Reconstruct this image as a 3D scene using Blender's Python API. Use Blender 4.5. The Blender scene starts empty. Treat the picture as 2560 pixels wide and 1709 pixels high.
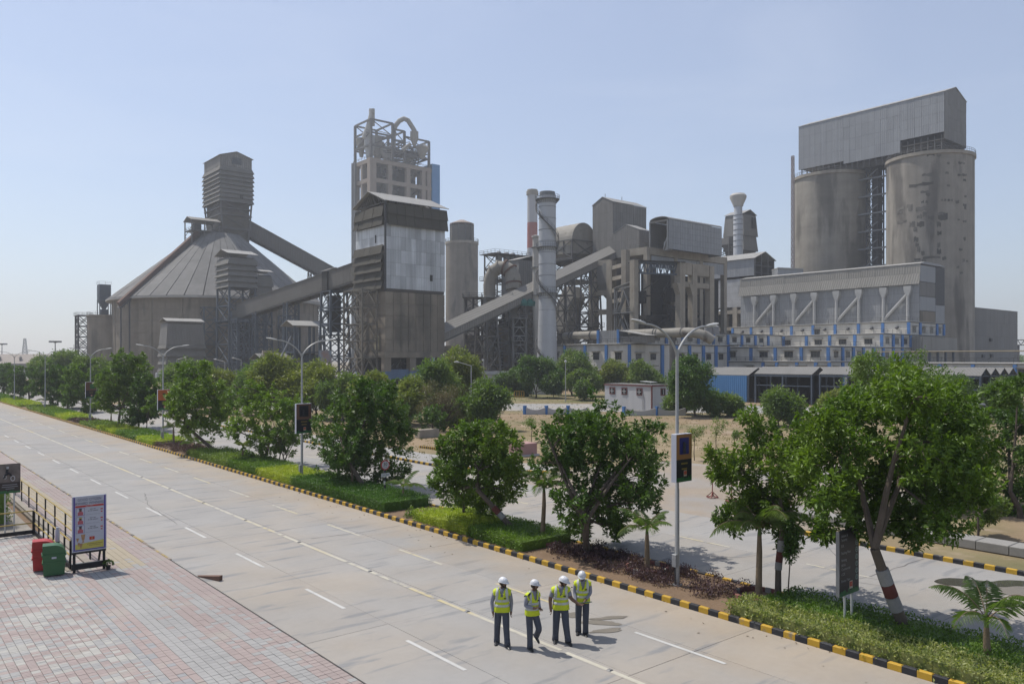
import bpy, bmesh, math, random
import numpy as np
from mathutils import Vector, Matrix
R = math.radians
rnd = random.Random(7)
nr = np.random.RandomState(11)
C = bpy.context.scene.collection
SC = bpy.context.scene

# ------------------------------------------------------------------ camera
# world axes: x runs across the avenue (away to the right), y along it (away to the left)
CAM_H = 7.4
YAW = 39.56
FPX = 1991.1
HOR = 896.0
cam_d = bpy.data.cameras.new('camera')
cam = bpy.data.objects.new('camera', cam_d)
C.objects.link(cam)
cam.location = (0, 0, CAM_H)
cam.rotation_euler = (R(90), 0, R(-YAW))
cam_d.sensor_width = 36
cam_d.lens = 28
cam_d.shift_y = 0.0162
cam_d.clip_start = 0.5
cam_d.clip_end = 9000
SC.camera = cam

# ------------------------------------------------------------------ world, sun, exposure
SUN_EL, SUN_AZ = 62.0, math.degrees(math.atan2(-0.342, 0.939))     # azimuth from +y towards +x
world = bpy.data.worlds.new('World')
SC.world = world
world.use_nodes = True
wn = world.node_tree
bg = wn.nodes['Background']
sky = wn.nodes.new('ShaderNodeTexSky')
sky.sky_type = 'NISHITA'
sky.sun_disc = False
sky.sun_elevation = R(SUN_EL)
sky.sun_rotation = R(SUN_AZ)
sky.altitude = 100
sky.air_density = 1.0
sky.dust_density = 0.8
sky.ozone_density = 0.4
# thin high cirrus: a slight whitening of the sky dome
tc = wn.nodes.new('ShaderNodeTexCoord')
mpn = wn.nodes.new('ShaderNodeMapping')
mpn.inputs['Scale'].default_value = (1.2, 2.2, 7.0)
mpn.inputs['Rotation'].default_value = (0.1, 0.25, 0.5)
wn.links.new(tc.outputs['Generated'], mpn.inputs['Vector'])
cn = wn.nodes.new('ShaderNodeTexNoise')
cn.inputs['Scale'].default_value = 1.6
cn.inputs['Detail'].default_value = 8
cn.inputs['Distortion'].default_value = 0.6
wn.links.new(mpn.outputs[0], cn.inputs['Vector'])
cr_ = wn.nodes.new('ShaderNodeValToRGB')
cr_.color_ramp.elements[0].position = 0.50
cr_.color_ramp.elements[1].position = 0.78
cr_.color_ramp.elements[1].color = (0.13, 0.13, 0.13, 1)
wn.links.new(cn.outputs['Fac'], cr_.inputs[0])
cm = wn.nodes.new('ShaderNodeMix')
cm.data_type = 'RGBA'
wn.links.new(cr_.outputs[0], cm.inputs['Factor'])
wn.links.new(sky.outputs[0], cm.inputs['A'])
cm.inputs['B'].default_value = (6.6, 7.0, 7.6, 1)
# uniform veil of dust over the whole dome
dv = wn.nodes.new('ShaderNodeMix')
dv.data_type = 'RGBA'
dv.inputs['Factor'].default_value = 0.36
wn.links.new(cm.outputs['Result'], dv.inputs['A'])
dv.inputs['B'].default_value = (3.75, 3.95, 5.0, 1)
wn.links.new(dv.outputs['Result'], bg.inputs[0])
bg.inputs[1].default_value = 0.15
sun_d = bpy.data.lights.new('sun', 'SUN')
sun = bpy.data.objects.new('sun', sun_d)
C.objects.link(sun)
sun_d.energy = 4.7
sun_d.angle = R(0.5)
sun_d.color = (1, 0.955, 0.88)
sd = Vector((math.sin(R(SUN_AZ)) * math.cos(R(SUN_EL)), math.cos(R(SUN_AZ)) * math.cos(R(SUN_EL)), math.sin(R(SUN_EL))))
sun.rotation_euler = sd.to_track_quat('Z', 'Y').to_euler()
sun.location = sd * 300
SC.view_settings.view_transform = 'Standard'
SC.view_settings.look = 'None'
SC.view_settings.exposure = 0.03
SC.view_settings.gamma = 1
SC.view_settings.use_curve_mapping = False
cy = SC.cycles
cy.use_denoising = True
cy.max_bounces = 6
cy.diffuse_bounces = 3
cy.glossy_bounces = 2
cy.transmission_bounces = 4
cy.transparent_max_bounces = 4
cy.volume_bounces = 0
cy.use_adaptive_sampling = True
cy.adaptive_threshold = 0.015
cy.sample_clamp_indirect = 5

# ------------------------------------------------------------------ surveying helpers
FW = Vector((math.sin(R(YAW)), math.cos(R(YAW)), 0))
RT = Vector((math.cos(R(YAW)), -math.sin(R(YAW)), 0))


def at(px, py, D):
 """world point seen at photo pixel (2560 wide) at depth D"""
 return FW * D + RT * ((px - 1280) / FPX * D) + Vector((0, 0, CAM_H + (HOR - py) / FPX * D))


def xy(px, D):
 p = at(px, HOR, D)
 return p.x, p.y


def zz(py, D):
 return CAM_H + (HOR - py) / FPX * D


def gr(px, py, z=0.0):
 D = FPX * (CAM_H - z) / (py - HOR)
 p = at(px, py, D)
 return Vector((p.x, p.y, z))


def depth(x, y):
 return x * FW.x + y * FW.y


def run_x(x, y, px):
 """length along +x from (x, y) until photo column px"""
 a = (px - 1280) / FPX
 lat, D = x * RT.x + y * RT.y, depth(x, y)
 return (a * D - lat) / (RT.x - a * FW.x)


def run_y(x, y, px):
 a = (px - 1280) / FPX
 lat, D = x * RT.x + y * RT.y, depth(x, y)
 return (a * D - lat) / (RT.y - a * FW.y)


def ZA(x, y): return 180 + x / 2.529, 340 + y / 2.529
def ZB(x, y): return 780 + x / 2.178, 240 + y / 2.178
def ZC(x, y): return 1200 + x / 3.015, 440 + y / 3.015
def ZD(x, y): return 1760 + x / 2.064, 200 + y / 2.064
def ZP(x, y): return 860 + x / 6.03, 260 + y / 6.03
def ZE(x, y): return 1380 + x / 5.226, 600 + y / 5.226
def OV(x, y): return x * 1.0898, y * 1.0898
def Z1(x, y): return x / 3.356, 820 + y / 3.356
def Z2(x, y): return 640 + x / 3.136, 820 + y / 3.136
def Z3(x, y): return 1300 + x / 3.136, 820 + y / 3.136
def Z7(x, y): return 1000 + x / 2.936, 1200 + y / 2.936
def Z8(x, y): return 1760 + x / 2.936, 1200 + y / 2.936


# ------------------------------------------------------------------ materials
MATS = {}
ALB = 0.66          # one reflectance scale for every base colour below


def M(name, col, rough=0.85, metal=0.0, n=(0.5, 0.15), streak=0.0, streak_s=0.6, rand=0.0, bump=0.0, bump_s=8.0,
  edge=None, corr=0.0, corr_k=6.0, bands=0.0, band_h=1.6, spec=0.3, col2=None, n2=(0.08, 0.5), trans=0.0, spots=None, coat=0.0):
 m = bpy.data.materials.new(name)
 m.use_nodes = True
 nt = m.node_tree
 N, L = nt.nodes, nt.links
 bs = N['Principled BSDF']
 bs.inputs['Roughness'].default_value = rough
 bs.inputs['Metallic'].default_value = metal
 bs.inputs['Specular IOR Level'].default_value = spec
 bs.inputs['Coat Weight'].default_value = coat
 geo = N.new('ShaderNodeNewGeometry')
 pos = geo.outputs['Position']

 def math_(op, a, b=None, c=None):
  q = N.new('ShaderNodeMath')
  q.operation = op
  for i, v in enumerate((a, b, c)):
   if v is None:
    continue
   if hasattr(v, 'links'):
    L.new(v, q.inputs[i])
   else:
    q.inputs[i].default_value = v
  return q.outputs[0]

 def noise(scale, vec=pos, det=5.0, stretch=None):
  if stretch:
   v = N.new('ShaderNodeVectorMath')
   v.operation = 'MULTIPLY'
   v.inputs[1].default_value = stretch
   L.new(vec, v.inputs[0])
   vec = v.outputs[0]
  t = N.new('ShaderNodeTexNoise')
  t.inputs['Scale'].default_value = scale
  t.inputs['Detail'].default_value = det
  L.new(vec, t.inputs['Vector'])
  return t.outputs['Fac']

 fac = math_('MULTIPLY_ADD', math_('SUBTRACT', noise(n[0]), 0.5), n[1] * 4, 1.0)
 fine = math_('MULTIPLY_ADD', math_('SUBTRACT', noise(n[0] * 9), 0.5), n[1] * 1.6, 1.0)
 fac = math_('MULTIPLY', fac, fine)
 if streak:
  s = math_('MULTIPLY_ADD', math_('SUBTRACT', noise(streak_s, stretch=(1, 1, 0.05)), 0.5), streak * 4, 1.0)
  fac = math_('MULTIPLY', fac, s)
 if bands:
  sx = N.new('ShaderNodeSeparateXYZ')
  L.new(pos, sx.inputs[0])
  b1 = noise(1.0 / band_h, stretch=(0.04, 0.04, 1), det=3)
  s = math_('MULTIPLY_ADD', math_('SUBTRACT', b1, 0.5), bands * 4, 1.0)
  fac = math_('MULTIPLY', fac, s)
 if rand:
  oi = N.new('ShaderNodeObjectInfo')
  s = math_('MULTIPLY_ADD', math_('SUBTRACT', oi.outputs['Random'], 0.5), rand * 2, 1.0)
  fac = math_('MULTIPLY', fac, s)
 fac = math_('MULTIPLY', math_('MAXIMUM', fac, 0.25), ALB)
 base = N.new('ShaderNodeRGB')
 base.outputs[0].default_value = (*col, 1)
 cur = base.outputs[0]
 if col2:
  mx = N.new('ShaderNodeMix')
  mx.data_type = 'RGBA'
  ramp = N.new('ShaderNodeValToRGB')
  ramp.color_ramp.elements[0].position = n2[1] - 0.07
  ramp.color_ramp.elements[1].position = n2[1] + 0.12
  L.new(noise(n2[0], det=7), ramp.inputs[0])
  L.new(ramp.outputs[0], mx.inputs['Factor'])
  L.new(cur, mx.inputs['A'])
  mx.inputs['B'].default_value = (*col2, 1)
  cur = mx.outputs['Result']
 if spots:   # (colour, scale, threshold, stretch)
  mx = N.new('ShaderNodeMix')
  mx.data_type = 'RGBA'
  ramp = N.new('ShaderNodeValToRGB')
  ramp.color_ramp.elements[0].position = spots[2]
  ramp.color_ramp.elements[1].position = spots[2] + 0.08
  L.new(noise(spots[1], stretch=spots[3], det=6), ramp.inputs[0])
  L.new(ramp.outputs[0], mx.inputs['Factor'])
  L.new(cur, mx.inputs['A'])
  mx.inputs['B'].default_value = (*spots[0], 1)
  cur = mx.outputs['Result']
 if edge:    # (x, width, colour, amount): dust that settles along the line x
  sx = N.new('ShaderNodeSeparateXYZ')
  L.new(pos, sx.inputs[0])
  d = math_('ABSOLUTE', math_('SUBTRACT', sx.outputs[0], edge[0]))
  d = math_('ADD', math_('DIVIDE', d, edge[1]), math_('MULTIPLY_ADD', noise(0.45, det=6), 2.2, -1.1))
  f_ = math_('MULTIPLY', math_('SUBTRACT', 1.0, math_('MINIMUM', math_('MAXIMUM', d, 0.0), 1.0)), edge[3])
  mx = N.new('ShaderNodeMix')
  mx.data_type = 'RGBA'
  L.new(f_, mx.inputs['Factor'])
  L.new(cur, mx.inputs['A'])
  mx.inputs['B'].default_value = (*edge[2], 1)
  cur = mx.outputs['Result']
 vm = N.new('ShaderNodeVectorMath')
 vm.operation = 'SCALE'
 L.new(cur, vm.inputs[0])
 L.new(fac, vm.inputs['Scale'])
 L.new(vm.outputs[0], bs.inputs['Base Color'])
 hgt = None
 if bump:
  hgt = math_('MULTIPLY', noise(bump_s), bump)
 if corr:
  sx = N.new('ShaderNodeSeparateXYZ')
  L.new(pos, sx.inputs[0])
  w = math_('SINE', math_('MULTIPLY', math_('ADD', sx.outputs[0], sx.outputs[1]), corr_k))
  w = math_('MULTIPLY', w, corr)
  hgt = w if hgt is None else math_('ADD', hgt, w)
 if hgt is not None:
  b = N.new('ShaderNodeBump')
  b.inputs['Strength'].default_value = 1.0
  b.inputs['Distance'].default_value = 1.0
  L.new(hgt, b.inputs['Height'])
  L.new(b.outputs[0], bs.inputs['Normal'])
 if trans:
  tr = N.new('ShaderNodeBsdfTranslucent')
  ms = N.new('ShaderNodeMixShader')
  ms.inputs[0].default_value = trans
  vb = N.new('ShaderNodeVectorMath')
  vb.operation = 'MULTIPLY'
  vb.inputs[1].default_value = (1.5, 1.7, 0.5)
  L.new(vm.outputs[0], vb.inputs[0])
  L.new(vb.outputs[0], tr.inputs['Color'])
  L.new(bs.outputs[0], ms.inputs[1])
  L.new(tr.outputs[0], ms.inputs[2])
  L.new(ms.outputs[0], N['Material Output'].inputs['Surface'])
 MATS[name] = m
 return m


# ------------------------------------------------------------------ object helpers
def tag(o, label=None, cat=None, group=None, kind=None):
 if label: o['label'] = label
 if cat: o['category'] = cat
 if group: o['group'] = group
 if kind: o['kind'] = kind
 return o


def thing(name, label, cat, loc=(0, 0, 0), group=None, rz=0.0):
 o = bpy.data.objects.new(name, None)
 o.empty_display_size = 0.5
 o.location = loc
 o.rotation_euler = (0, 0, rz)
 C.objects.link(o)
 return tag(o, label, cat, group)


def wloc(o):
 p = Vector(o.location)
 while o.parent:
  o = o.parent
  p = p + Vector(o.location)
 return p


def link(name, me, parent=None, loc=(0, 0, 0)):
 o = bpy.data.objects.new(name, me)
 o.location = loc
 o.parent = parent
 C.objects.link(o)
 return o


def copy_tree(o, parent=None):
 c = o.copy()
 C.objects.link(c)
 c.parent = parent
 for ch in list(o.children):
  copy_tree(ch, c)
 return c


class MB:
 """collects shapes; build() links them as one mesh object"""

 def __init__(s):
  s.v, s.f, s.mi, s.k = [], [], [], 0

 def add(s, vs, fs, mi=None):
  b = len(s.v)
  s.v += [tuple(p) for p in vs]
  s.f += [tuple(b + i for i in f) for f in fs]
  s.mi += [s.k if mi is None else mi] * len(fs)
  return s

 def box(s, x0, x1, y0, y1, z0, z1, mi=None):
  vs = [(x0, y0, z0), (x1, y0, z0), (x1, y1, z0), (x0, y1, z0), (x0, y0, z1), (x1, y0, z1), (x1, y1, z1), (x0, y1, z1)]
  return s.add(vs, [(3, 2, 1, 0), (4, 5, 6, 7), (0, 1, 5, 4), (1, 2, 6, 5), (2, 3, 7, 6), (3, 0, 4, 7)], mi)

 def bevbox(s, x0, x1, y0, y1, z0, z1, b, mi=None):
  """box with the top edges chamfered"""
  lo = [(x0, y0, z0), (x1, y0, z0), (x1, y1, z0), (x0, y1, z0)]
  mid = [(x, y, z1 - b) for x, y, _ in lo]
  up = [(x0 + b, y0 + b, z1), (x1 - b, y0 + b, z1), (x1 - b, y1 - b, z1), (x0 + b, y1 - b, z1)]
  fs = [(3, 2, 1, 0), (8, 9, 10, 11)]
  for i in range(4):
   j = (i + 1) % 4
   fs += [(i, j, 4 + j, 4 + i), (4 + i, 4 + j, 8 + j, 8 + i)]
  return s.add(lo + mid + up, fs, mi)

 def frustum(s, lo, hi, mi=None):
  """lo, hi: equal lists of points (counter-clockwise seen from above)"""
  n = len(lo)
  fs = [tuple(range(n - 1, -1, -1)), tuple(range(n, 2 * n))]
  fs += [(i, (i + 1) % n, n + (i + 1) % n, n + i) for i in range(n)]
  return s.add(list(lo) + list(hi), fs, mi)

 def beam(s, p, q, w, h=None, mi=None, up=(0, 0, 1)):
  p, q = Vector(p), Vector(q)
  h = h or w
  d = (q - p)
  if d.length < 1e-6: return s
  d.normalize()
  u = Vector(up)
  if abs(d.dot(u)) > 0.98: u = Vector((0, 1, 0))
  a = d.cross(u).normalized()
  b = a.cross(d).normalized()
  a, b = a * (w / 2), b * (h / 2)
  vs = [p - a - b, p + a - b, p + a + b, p - a + b, q - a - b, q + a - b, q + a + b, q - a + b]
  return s.add(vs, [(3, 2, 1, 0), (4, 5, 6, 7), (0, 1, 5, 4), (1, 2, 6, 5), (2, 3, 7, 6), (3, 0, 4, 7)], mi)

 def tube(s, pts, r, n=8, mi=None, cap=True):
  pts = [Vector(p) for p in pts]
  rs = r if isinstance(r, (list, tuple)) else [r] * len(pts)
  b = len(s.v)
  ref = Vector((0.31, 0.17, 0.94))
  prev = None
  for i, p in enumerate(pts):
   d = (pts[min(i + 1, len(pts) - 1)] - pts[max(i - 1, 0)])
   d = d.normalized() if d.length > 1e-9 else Vector((0, 0, 1))
   a = (prev if prev is not None else (d.cross(ref) if abs(d.dot(ref)) < 0.95 else d.cross(Vector((1, 0, 0)))))
   a = (a - d * a.dot(d)).normalized()
   prev = a
   c = d.cross(a)
   for k in range(n):
    t = 2 * math.pi * k / n
    s.v.append(tuple(p + (a * math.cos(t) + c * math.sin(t)) * rs[i]))
  m = s.k if mi is None else mi
  for i in range(len(pts) - 1):
   for k in range(n):
    k2 = (k + 1) % n
    s.f.append((b + i * n + k, b + i * n + k2, b + (i + 1) * n + k2, b + (i + 1) * n + k))
    s.mi.append(m)
  if cap:
   s.f.append(tuple(b + k for k in range(n - 1, -1, -1)))
   s.f.append(tuple(b + (len(pts) - 1) * n + k for k in range(n)))
   s.mi += [m, m]
  return s

 def lathe(s, cx, cy, prof, n=24, mi=None, a0=0.0, a1=2 * math.pi, cap=True):
  """prof: list of (radius, z)"""
  b = len(s.v)
  full = abs(a1 - a0 - 2 * math.pi) < 1e-6
  m_ = n if full else n + 1
  for r, z in prof:
   for k in range(m_):
    t = a0 + (a1 - a0) * k / n
    s.v.append((cx + r * math.cos(t), cy + r * math.sin(t), z))
  m = s.k if mi is None else mi
  for i in range(len(prof) - 1):
   for k in range(n):
    k2 = (k + 1) % m_
    s.f.append((b + i * m_ + k, b + i * m_ + k2, b + (i + 1) * m_ + k2, b + (i + 1) * m_ + k))
    s.mi.append(m)
  if full and cap:
   s.f.append(tuple(b + k for k in range(n - 1, -1, -1)))
   s.f.append(tuple(b + (len(prof) - 1) * m_ + k for k in range(n)))
   s.mi += [m, m]
  return s

 def build(s, name, mat, parent=None, local=False, smooth=False, kind=None, label=None):
  off = Vector((0, 0, 0)) if (local or parent is None) else wloc(parent)
  me = bpy.data.meshes.new(name)
  vs = [(x - off.x, y - off.y, z - off.z) for x, y, z in s.v]
  me.from_pydata(vs, [], s.f)
  for m in (mat if isinstance(mat, (list, tuple)) else [mat]):
   me.materials.append(m)
  if any(s.mi):
   me.polygons.foreach_set('material_index', s.mi)
  if smooth:
   me.polygons.foreach_set('use_smooth', [True] * len(me.polygons))
   me.set_sharp_from_angle(angle=R(40))
  me.update()
  o = link(name, me, parent)
  if kind: o['kind'] = kind
  if label: o['label'] = label
  return o


def np_mesh(name, V, F, mat, parent=None, mi=None, kind=None):
 """V n x 3, F m x k arrays"""
 me = bpy.data.meshes.new(name)
 k = F.shape[1]
 me.vertices.add(len(V))
 me.vertices.foreach_set('co', np.asarray(V, np.float32).ravel())
 me.loops.add(F.size)
 me.loops.foreach_set('vertex_index', F.astype(np.int32).ravel())
 me.polygons.add(len(F))
 me.polygons.foreach_set('loop_start', np.arange(0, F.size, k, dtype=np.int32))
 if mi is not None:
  me.polygons.foreach_set('material_index', np.asarray(mi, np.int32))
 for m in (mat if isinstance(mat, (list, tuple)) else [mat]):
  me.materials.append(m)
 me.update(calc_edges=True)
 o = link(name, me, parent)
 if kind: o['kind'] = kind
 return o


def text(body, name, mat, parent, loc, size, rot, align='CENTER', depth_=0.002, squeeze=1.0):
 cu = bpy.data.curves.new('lettering', 'FONT')
 cu.body = body
 cu.size = size
 cu.align_x = align
 cu.align_y = 'CENTER'
 cu.extrude = depth_
 cu.resolution_u = 2
 tmp = bpy.data.objects.new('lettering_source', cu)
 C.objects.link(tmp)
 bpy.context.view_layer.update()
 dg = bpy.context.evaluated_depsgraph_get()
 me = bpy.data.meshes.new_from_object(tmp.evaluated_get(dg))
 C.objects.unlink(tmp)
 bpy.data.objects.remove(tmp)
 me.materials.clear()
 me.materials.append(mat)
 o = link(name, me, parent)
 o.location = loc
 o.rotation_euler = rot
 o.scale = (squeeze, 1, 1)
 return o
# ------------------------------------------------------------------ base materials
road_m = M('road_concrete', (0.40, 0.385, 0.365), 0.9, n=(0.5, 0.075), rand=0.035, edge=(19.2, 3.2, (.47, .385, .29), .75), bump=0.004, bump_s=30, col2=(0.44, 0.395, 0.34), n2=(0.13, 0.53),
   spots=((0.31, 0.305, 0.30), 1.3, 0.57, (0.30, 1.6, 1)))
roadbase_m = M('joint_filler', (0.20, 0.19, 0.18), 0.95)
soil_m = M('tan_soil', (0.335, 0.245, 0.15), 0.95, n=(0.25, 0.12), bump=0.03, bump_s=3, col2=(0.225, 0.20, 0.095), n2=(0.11, 0.50), spots=((0.40, 0.31, 0.215), 0.3, 0.60, (1, 1, 1)))
sand_m = M('pale_sand', (0.385, 0.32, 0.25), 0.95, n=(0.3, 0.09), bump=0.03, bump_s=4, col2=(0.38, 0.355, 0.33), n2=(0.2, 0.5))
medsoil_m = M('bed_soil', (0.24, 0.16, 0.10), 0.95, n=(1.5, 0.15), bump=0.03, bump_s=9)
grass_m = M('dry_grass', (0.20, 0.19, 0.08), 0.95, n=(0.4, 0.15), bump=0.04, bump_s=6, col2=(0.33, 0.26, 0.15), n2=(0.15, 0.52))
yard_m = M('plant_yard', (0.30, 0.28, 0.25), 0.95, n=(0.1, 0.12))
white_m = M('road_paint_white', (0.66, 0.65, 0.62), 0.8, n=(1.2, 0.10), spots=((0.42, 0.40, 0.38), 3.0, 0.60, (1, 1, 1)))
cream_m = M('road_paint_cream', (0.62, 0.58, 0.48), 0.8, n=(0.8, 0.10), spots=((0.42, 0.40, 0.37), 2.2, 0.56, (1, 1, 1)), col2=(0.64, 0.52, 0.24), n2=(0.22, 0.57))
yellow_m = M('kerb_yellow', (0.66, 0.40, 0.045), 0.7, n=(2.5, 0.10), rand=0.10, spots=((0.33, 0.27, 0.17), 2.4, 0.62, (1, 1, 1)))
black_m = M('kerb_black', (0.040, 0.041, 0.047), 0.7, n=(2.5, 0.15), rand=0.2, spots=((0.15, 0.14, 0.13), 2.6, 0.60, (1, 1, 1)))
pav_red = M('paver_red', (0.43, 0.355, 0.33), 0.9, n=(0.5, 0.08), rand=0.06, spots=((0.43, 0.385, 0.345), 0.5, 0.55, (1, 1, 1)))
pav_cream = M('paver_cream', (0.50, 0.48, 0.44), 0.9, n=(0.5, 0.07), rand=0.06)
pav_grey = M('paver_grey', (0.42, 0.41, 0.395), 0.9, n=(0.5, 0.09), rand=0.06)
pav_blue = M('paver_slate', (0.375, 0.375, 0.375), 0.9, n=(0.5, 0.1), rand=0.06)
pav_yel = M('paver_yellow', (0.47, 0.405, 0.30), 0.9, n=(0.5, 0.08), rand=0.05)
wet_m = M('wet_patch', (0.245, 0.215, 0.175), 0.5, n=(0.9, 0.1), spec=0.5)
water_m = M('puddle_water', (0.10, 0.095, 0.08), 0.06, n=(0.9, 0.05), spec=0.6)
stone_m = M('old_masonry', (0.25, 0.22, 0.18), 0.95, n=(0.8, 0.2), bump=0.03, bump_s=6)
steel_dk = M('dark_steel', (0.075, 0.075, 0.078), 0.65, n=(0.5, 0.15))


def sheet(name, poly, z, mat, kind='structure', parent=None):
 me = bpy.data.meshes.new(name)
 me.from_pydata([(p[0], p[1], z) for p in poly], [], [tuple(range(len(poly)))])
 if me.polygons[0].normal.z < 0: me.flip_normals()
 me.materials.append(mat)
 o = link(name, me, parent)
 if kind: o['kind'] = kind
 return o


# ------------------------------------------------------------------ ground
G = 2600
sheet('ground', [(-300, -300), (G, -300), (G, G), (-300, G)], -0.20, soil_m)
YA, YB = -14.0, 330.0
X_PATH, X_ROAD, X_KERB, X_MED, X_FAR = 9.0, 9.0, 19.05, 22.25, 30.7


def slab_road(name, x0, x1, ncol, ya, yb, pitch, y_off):
 base = MB().box(x0, x1, ya, yb, -0.16, -0.018).build(name, roadbase_m, kind='structure')
 w = (x1 - x0) / ncol
 g = 0.006
 meshes = {}
 k0 = math.floor((ya - y_off) / pitch)
 k = k0
 while y_off + k * pitch < yb - 0.5:
  a = max(ya, y_off + k * pitch)
  b = min(yb, y_off + (k + 1) * pitch)
  L_ = round(b - a, 3)
  if L_ > 0.3:
   for c in range(ncol):
    if L_ not in meshes:
     o = MB().bevbox(g, w - g, g, L_ - g, -0.03, 0, 0.004).build('road_slab', road_m, base, local=True)
     meshes[L_] = o.data
    else:
     o = link('road_slab', meshes[L_], base)
    o.location = (x0 + c * w, a, rnd.uniform(-0.003, 0.0015))
  k += 1
 return base


slab_road('road', X_ROAD, X_KERB, 4, YA, 200, 6.75, 12.6)
MB().box(X_ROAD, X_KERB, 200, YB, -0.16, 0).build('road_beyond', road_m, kind='structure')
slab_road('far_carriageway', X_MED, X_FAR, 2, YA, 200, 6.75, 9.6)
MB().box(X_MED, X_FAR, 200, YB, -0.16, 0).build('carriageway_beyond', road_m, kind='structure')

# dirt field, sandy junction, footpath beyond the avenue
sheet('dirt_field', [(X_FAR, YA), (X_FAR, YB), (60, YB), (190, 60), (190, -10), (120, -60), (60, -60)], -0.03, soil_m)
sheet('sandy_junction', [(X_FAR, 19.5), (X_FAR + 2.5, 17.5), (36, 16.5), (47, 17), (55, 22), (54, 30), (46, 37), (38, 38.5), (34.3, 38.3), (31.5, 42.5), (X_FAR, 45)], -0.024, sand_m)
sheet('verge_path', [(31.1, 48), (31.1, 140), (34.5, 140), (34.5, 52), (36.5, 44), (37.5, 40), (34.6, 38.6), (32, 42)], -0.02, road_m)
side = [(36.6, 56.5), (38.8, 52.5), (62, 75), (82, 91), (81, 94.5), (60, 79)]
# access road across the plant front, grass verge behind it
cr = [gr(600, 1012), gr(1000, 1010), gr(1290, 1008), gr(1600, 1010), gr(1900, 1014), gr(2300, 1022), gr(2560, 1024), gr(3000, 1030)]
cf = [gr(600, 1024), gr(1000, 1024), gr(1290, 1026), gr(1600, 1029), gr(1900, 1033), gr(2300, 1042), gr(2560, 1044), gr(3000, 1052)]
sheet('access_road', [(p.x, p.y) for p in cf] + [(p.x, p.y) for p in reversed(cr)], -0.016, road_m)
gv = [gr(950, 985), gr(1290, 983), gr(1600, 985), gr(1760, 990)]
gn = [gr(950, 1006), gr(1290, 1005), gr(1600, 1007), gr(1760, 1010)]
sheet('grass_verge', [(p.x, p.y) for p in gn] + [(p.x, p.y) for p in reversed(gv)], -0.012, grass_m)
g2 = [gr(1300, 1060), gr(1520, 1090), gr(1700, 1080), gr(1990, 1100), gr(1980, 1180), gr(1660, 1150), gr(1450, 1150), gr(1320, 1120)]
sheet('grass_patch', [(p.x, p.y) for p in g2], -0.020, M('thin_grass', (0.30, 0.235, 0.125), 0.95, n=(0.4, 0.14), col2=(0.39, 0.30, 0.195), n2=(0.2, 0.5), bump=0.03, bump_s=5))
sheet('plant_yard', [(45, 135), (80, 102), (106, 78), (126, 48), (150, 20), (420, 20), (420, 520), (45, 520)], -0.035, yard_m)

# ------------------------------------------------------------------ painted lines
lines = []
def dash(x, y0, y1, mat, w=0.11):
 sheet('road_marking', [(x - w / 2, y0), (x + w / 2, y0), (x + w / 2, y1), (x - w / 2, y1)], 0.006, mat)
k = 0
y = -8.0
while y < 190:
 dash(13.83, y, y + 5.5, cream_m, 0.14)
 y += 5.7
for k in range(-4, 24):
 dash(11.2, 15.3 - 6 * 0 + 6.05 * k + 0.0, 15.3 + 6.05 * k + 2.6, white_m)
 dash(16.3, 11.6 + 6.05 * k, 11.6 + 6.05 * k + 2.9, white_m if k < 1 else cream_m)
 dash(26.5, 12.6 + 6.05 * k, 12.6 + 6.05 * k + 2.8, cream_m)
stud_m = M('stud_metal', (0.30, 0.29, 0.28), 0.5, 0.3)
std = MB().frustum([(-0.07, -0.06, 0), (0.07, -0.06, 0), (0.07, 0.06, 0), (-0.07, 0.06, 0)], [(-0.04, -0.045, 0.03), (0.04, -0.045, 0.03), (0.04, 0.045, 0.03), (-0.04, 0.045, 0.03)]).build('road_stud', stud_m)
std.location = (13.83, 13.1, 0.006)
tag(std, 'small grey reflective stud on the centre line, nearest to the four men', 'road stud', 'reflective studs along the centre line')
for k, s in enumerate(['just beyond the leftmost man', 'second beyond the leftmost man', 'third beyond the leftmost man', 'fourth beyond the leftmost man', 'fifth beyond the leftmost man', 'sixth beyond the leftmost man', 'seventh beyond the leftmost man']):
 c = std.copy()
 C.objects.link(c)
 c.location = (13.83, 18.8 + 5.7 * k, 0.006)
 c['label'] = 'small grey reflective stud on the centre line, ' + s
# damp marks and puddles lying on the concrete


def blob(name, cx, cy, rx, ry, rot, z, mat, n=22, j=0.22):
 pts = []
 ph = [rnd.uniform(0, 6.28) for _ in range(3)]
 for i in range(n):
  t = 2 * math.pi * i / n
  q = 1 + j * math.sin(2 * t + ph[0]) + j * 0.6 * math.sin(3 * t + ph[1]) + j * 0.5 * math.sin(5 * t + ph[2])
  a, b = rx * q * math.cos(t), ry * q * math.sin(t)
  pts.append((cx + a * math.cos(rot) - b * math.sin(rot), cy + a * math.sin(rot) + b * math.cos(rot)))
 return sheet(name, pts, z, mat)


for i, (px, py, rx, ry, rot) in enumerate(((1428, 1537, 0.35, 0.20, 0.2), (1500, 1556, 0.52, 0.2, -0.5), (1524, 1544, 0.5, 0.14, -0.35), (1516, 1576, 0.55, 0.13, -0.25))):
 p = gr(px, py)
 blob('damp_patch', p.x, p.y, rx, ry, rot - 0.2, 0.010 + 0.0007 * i, wet_m)
p = gr(2500, 1462); blob('puddle', p.x, p.y, 1.5, 0.75, -1.0, 0.009, water_m, 34, 0.25)
p = gr(2540, 1478); blob('puddle', p.x, p.y, 0.8, 0.5, -0.8, 0.0105, wet_m, 30, 0.3)



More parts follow.
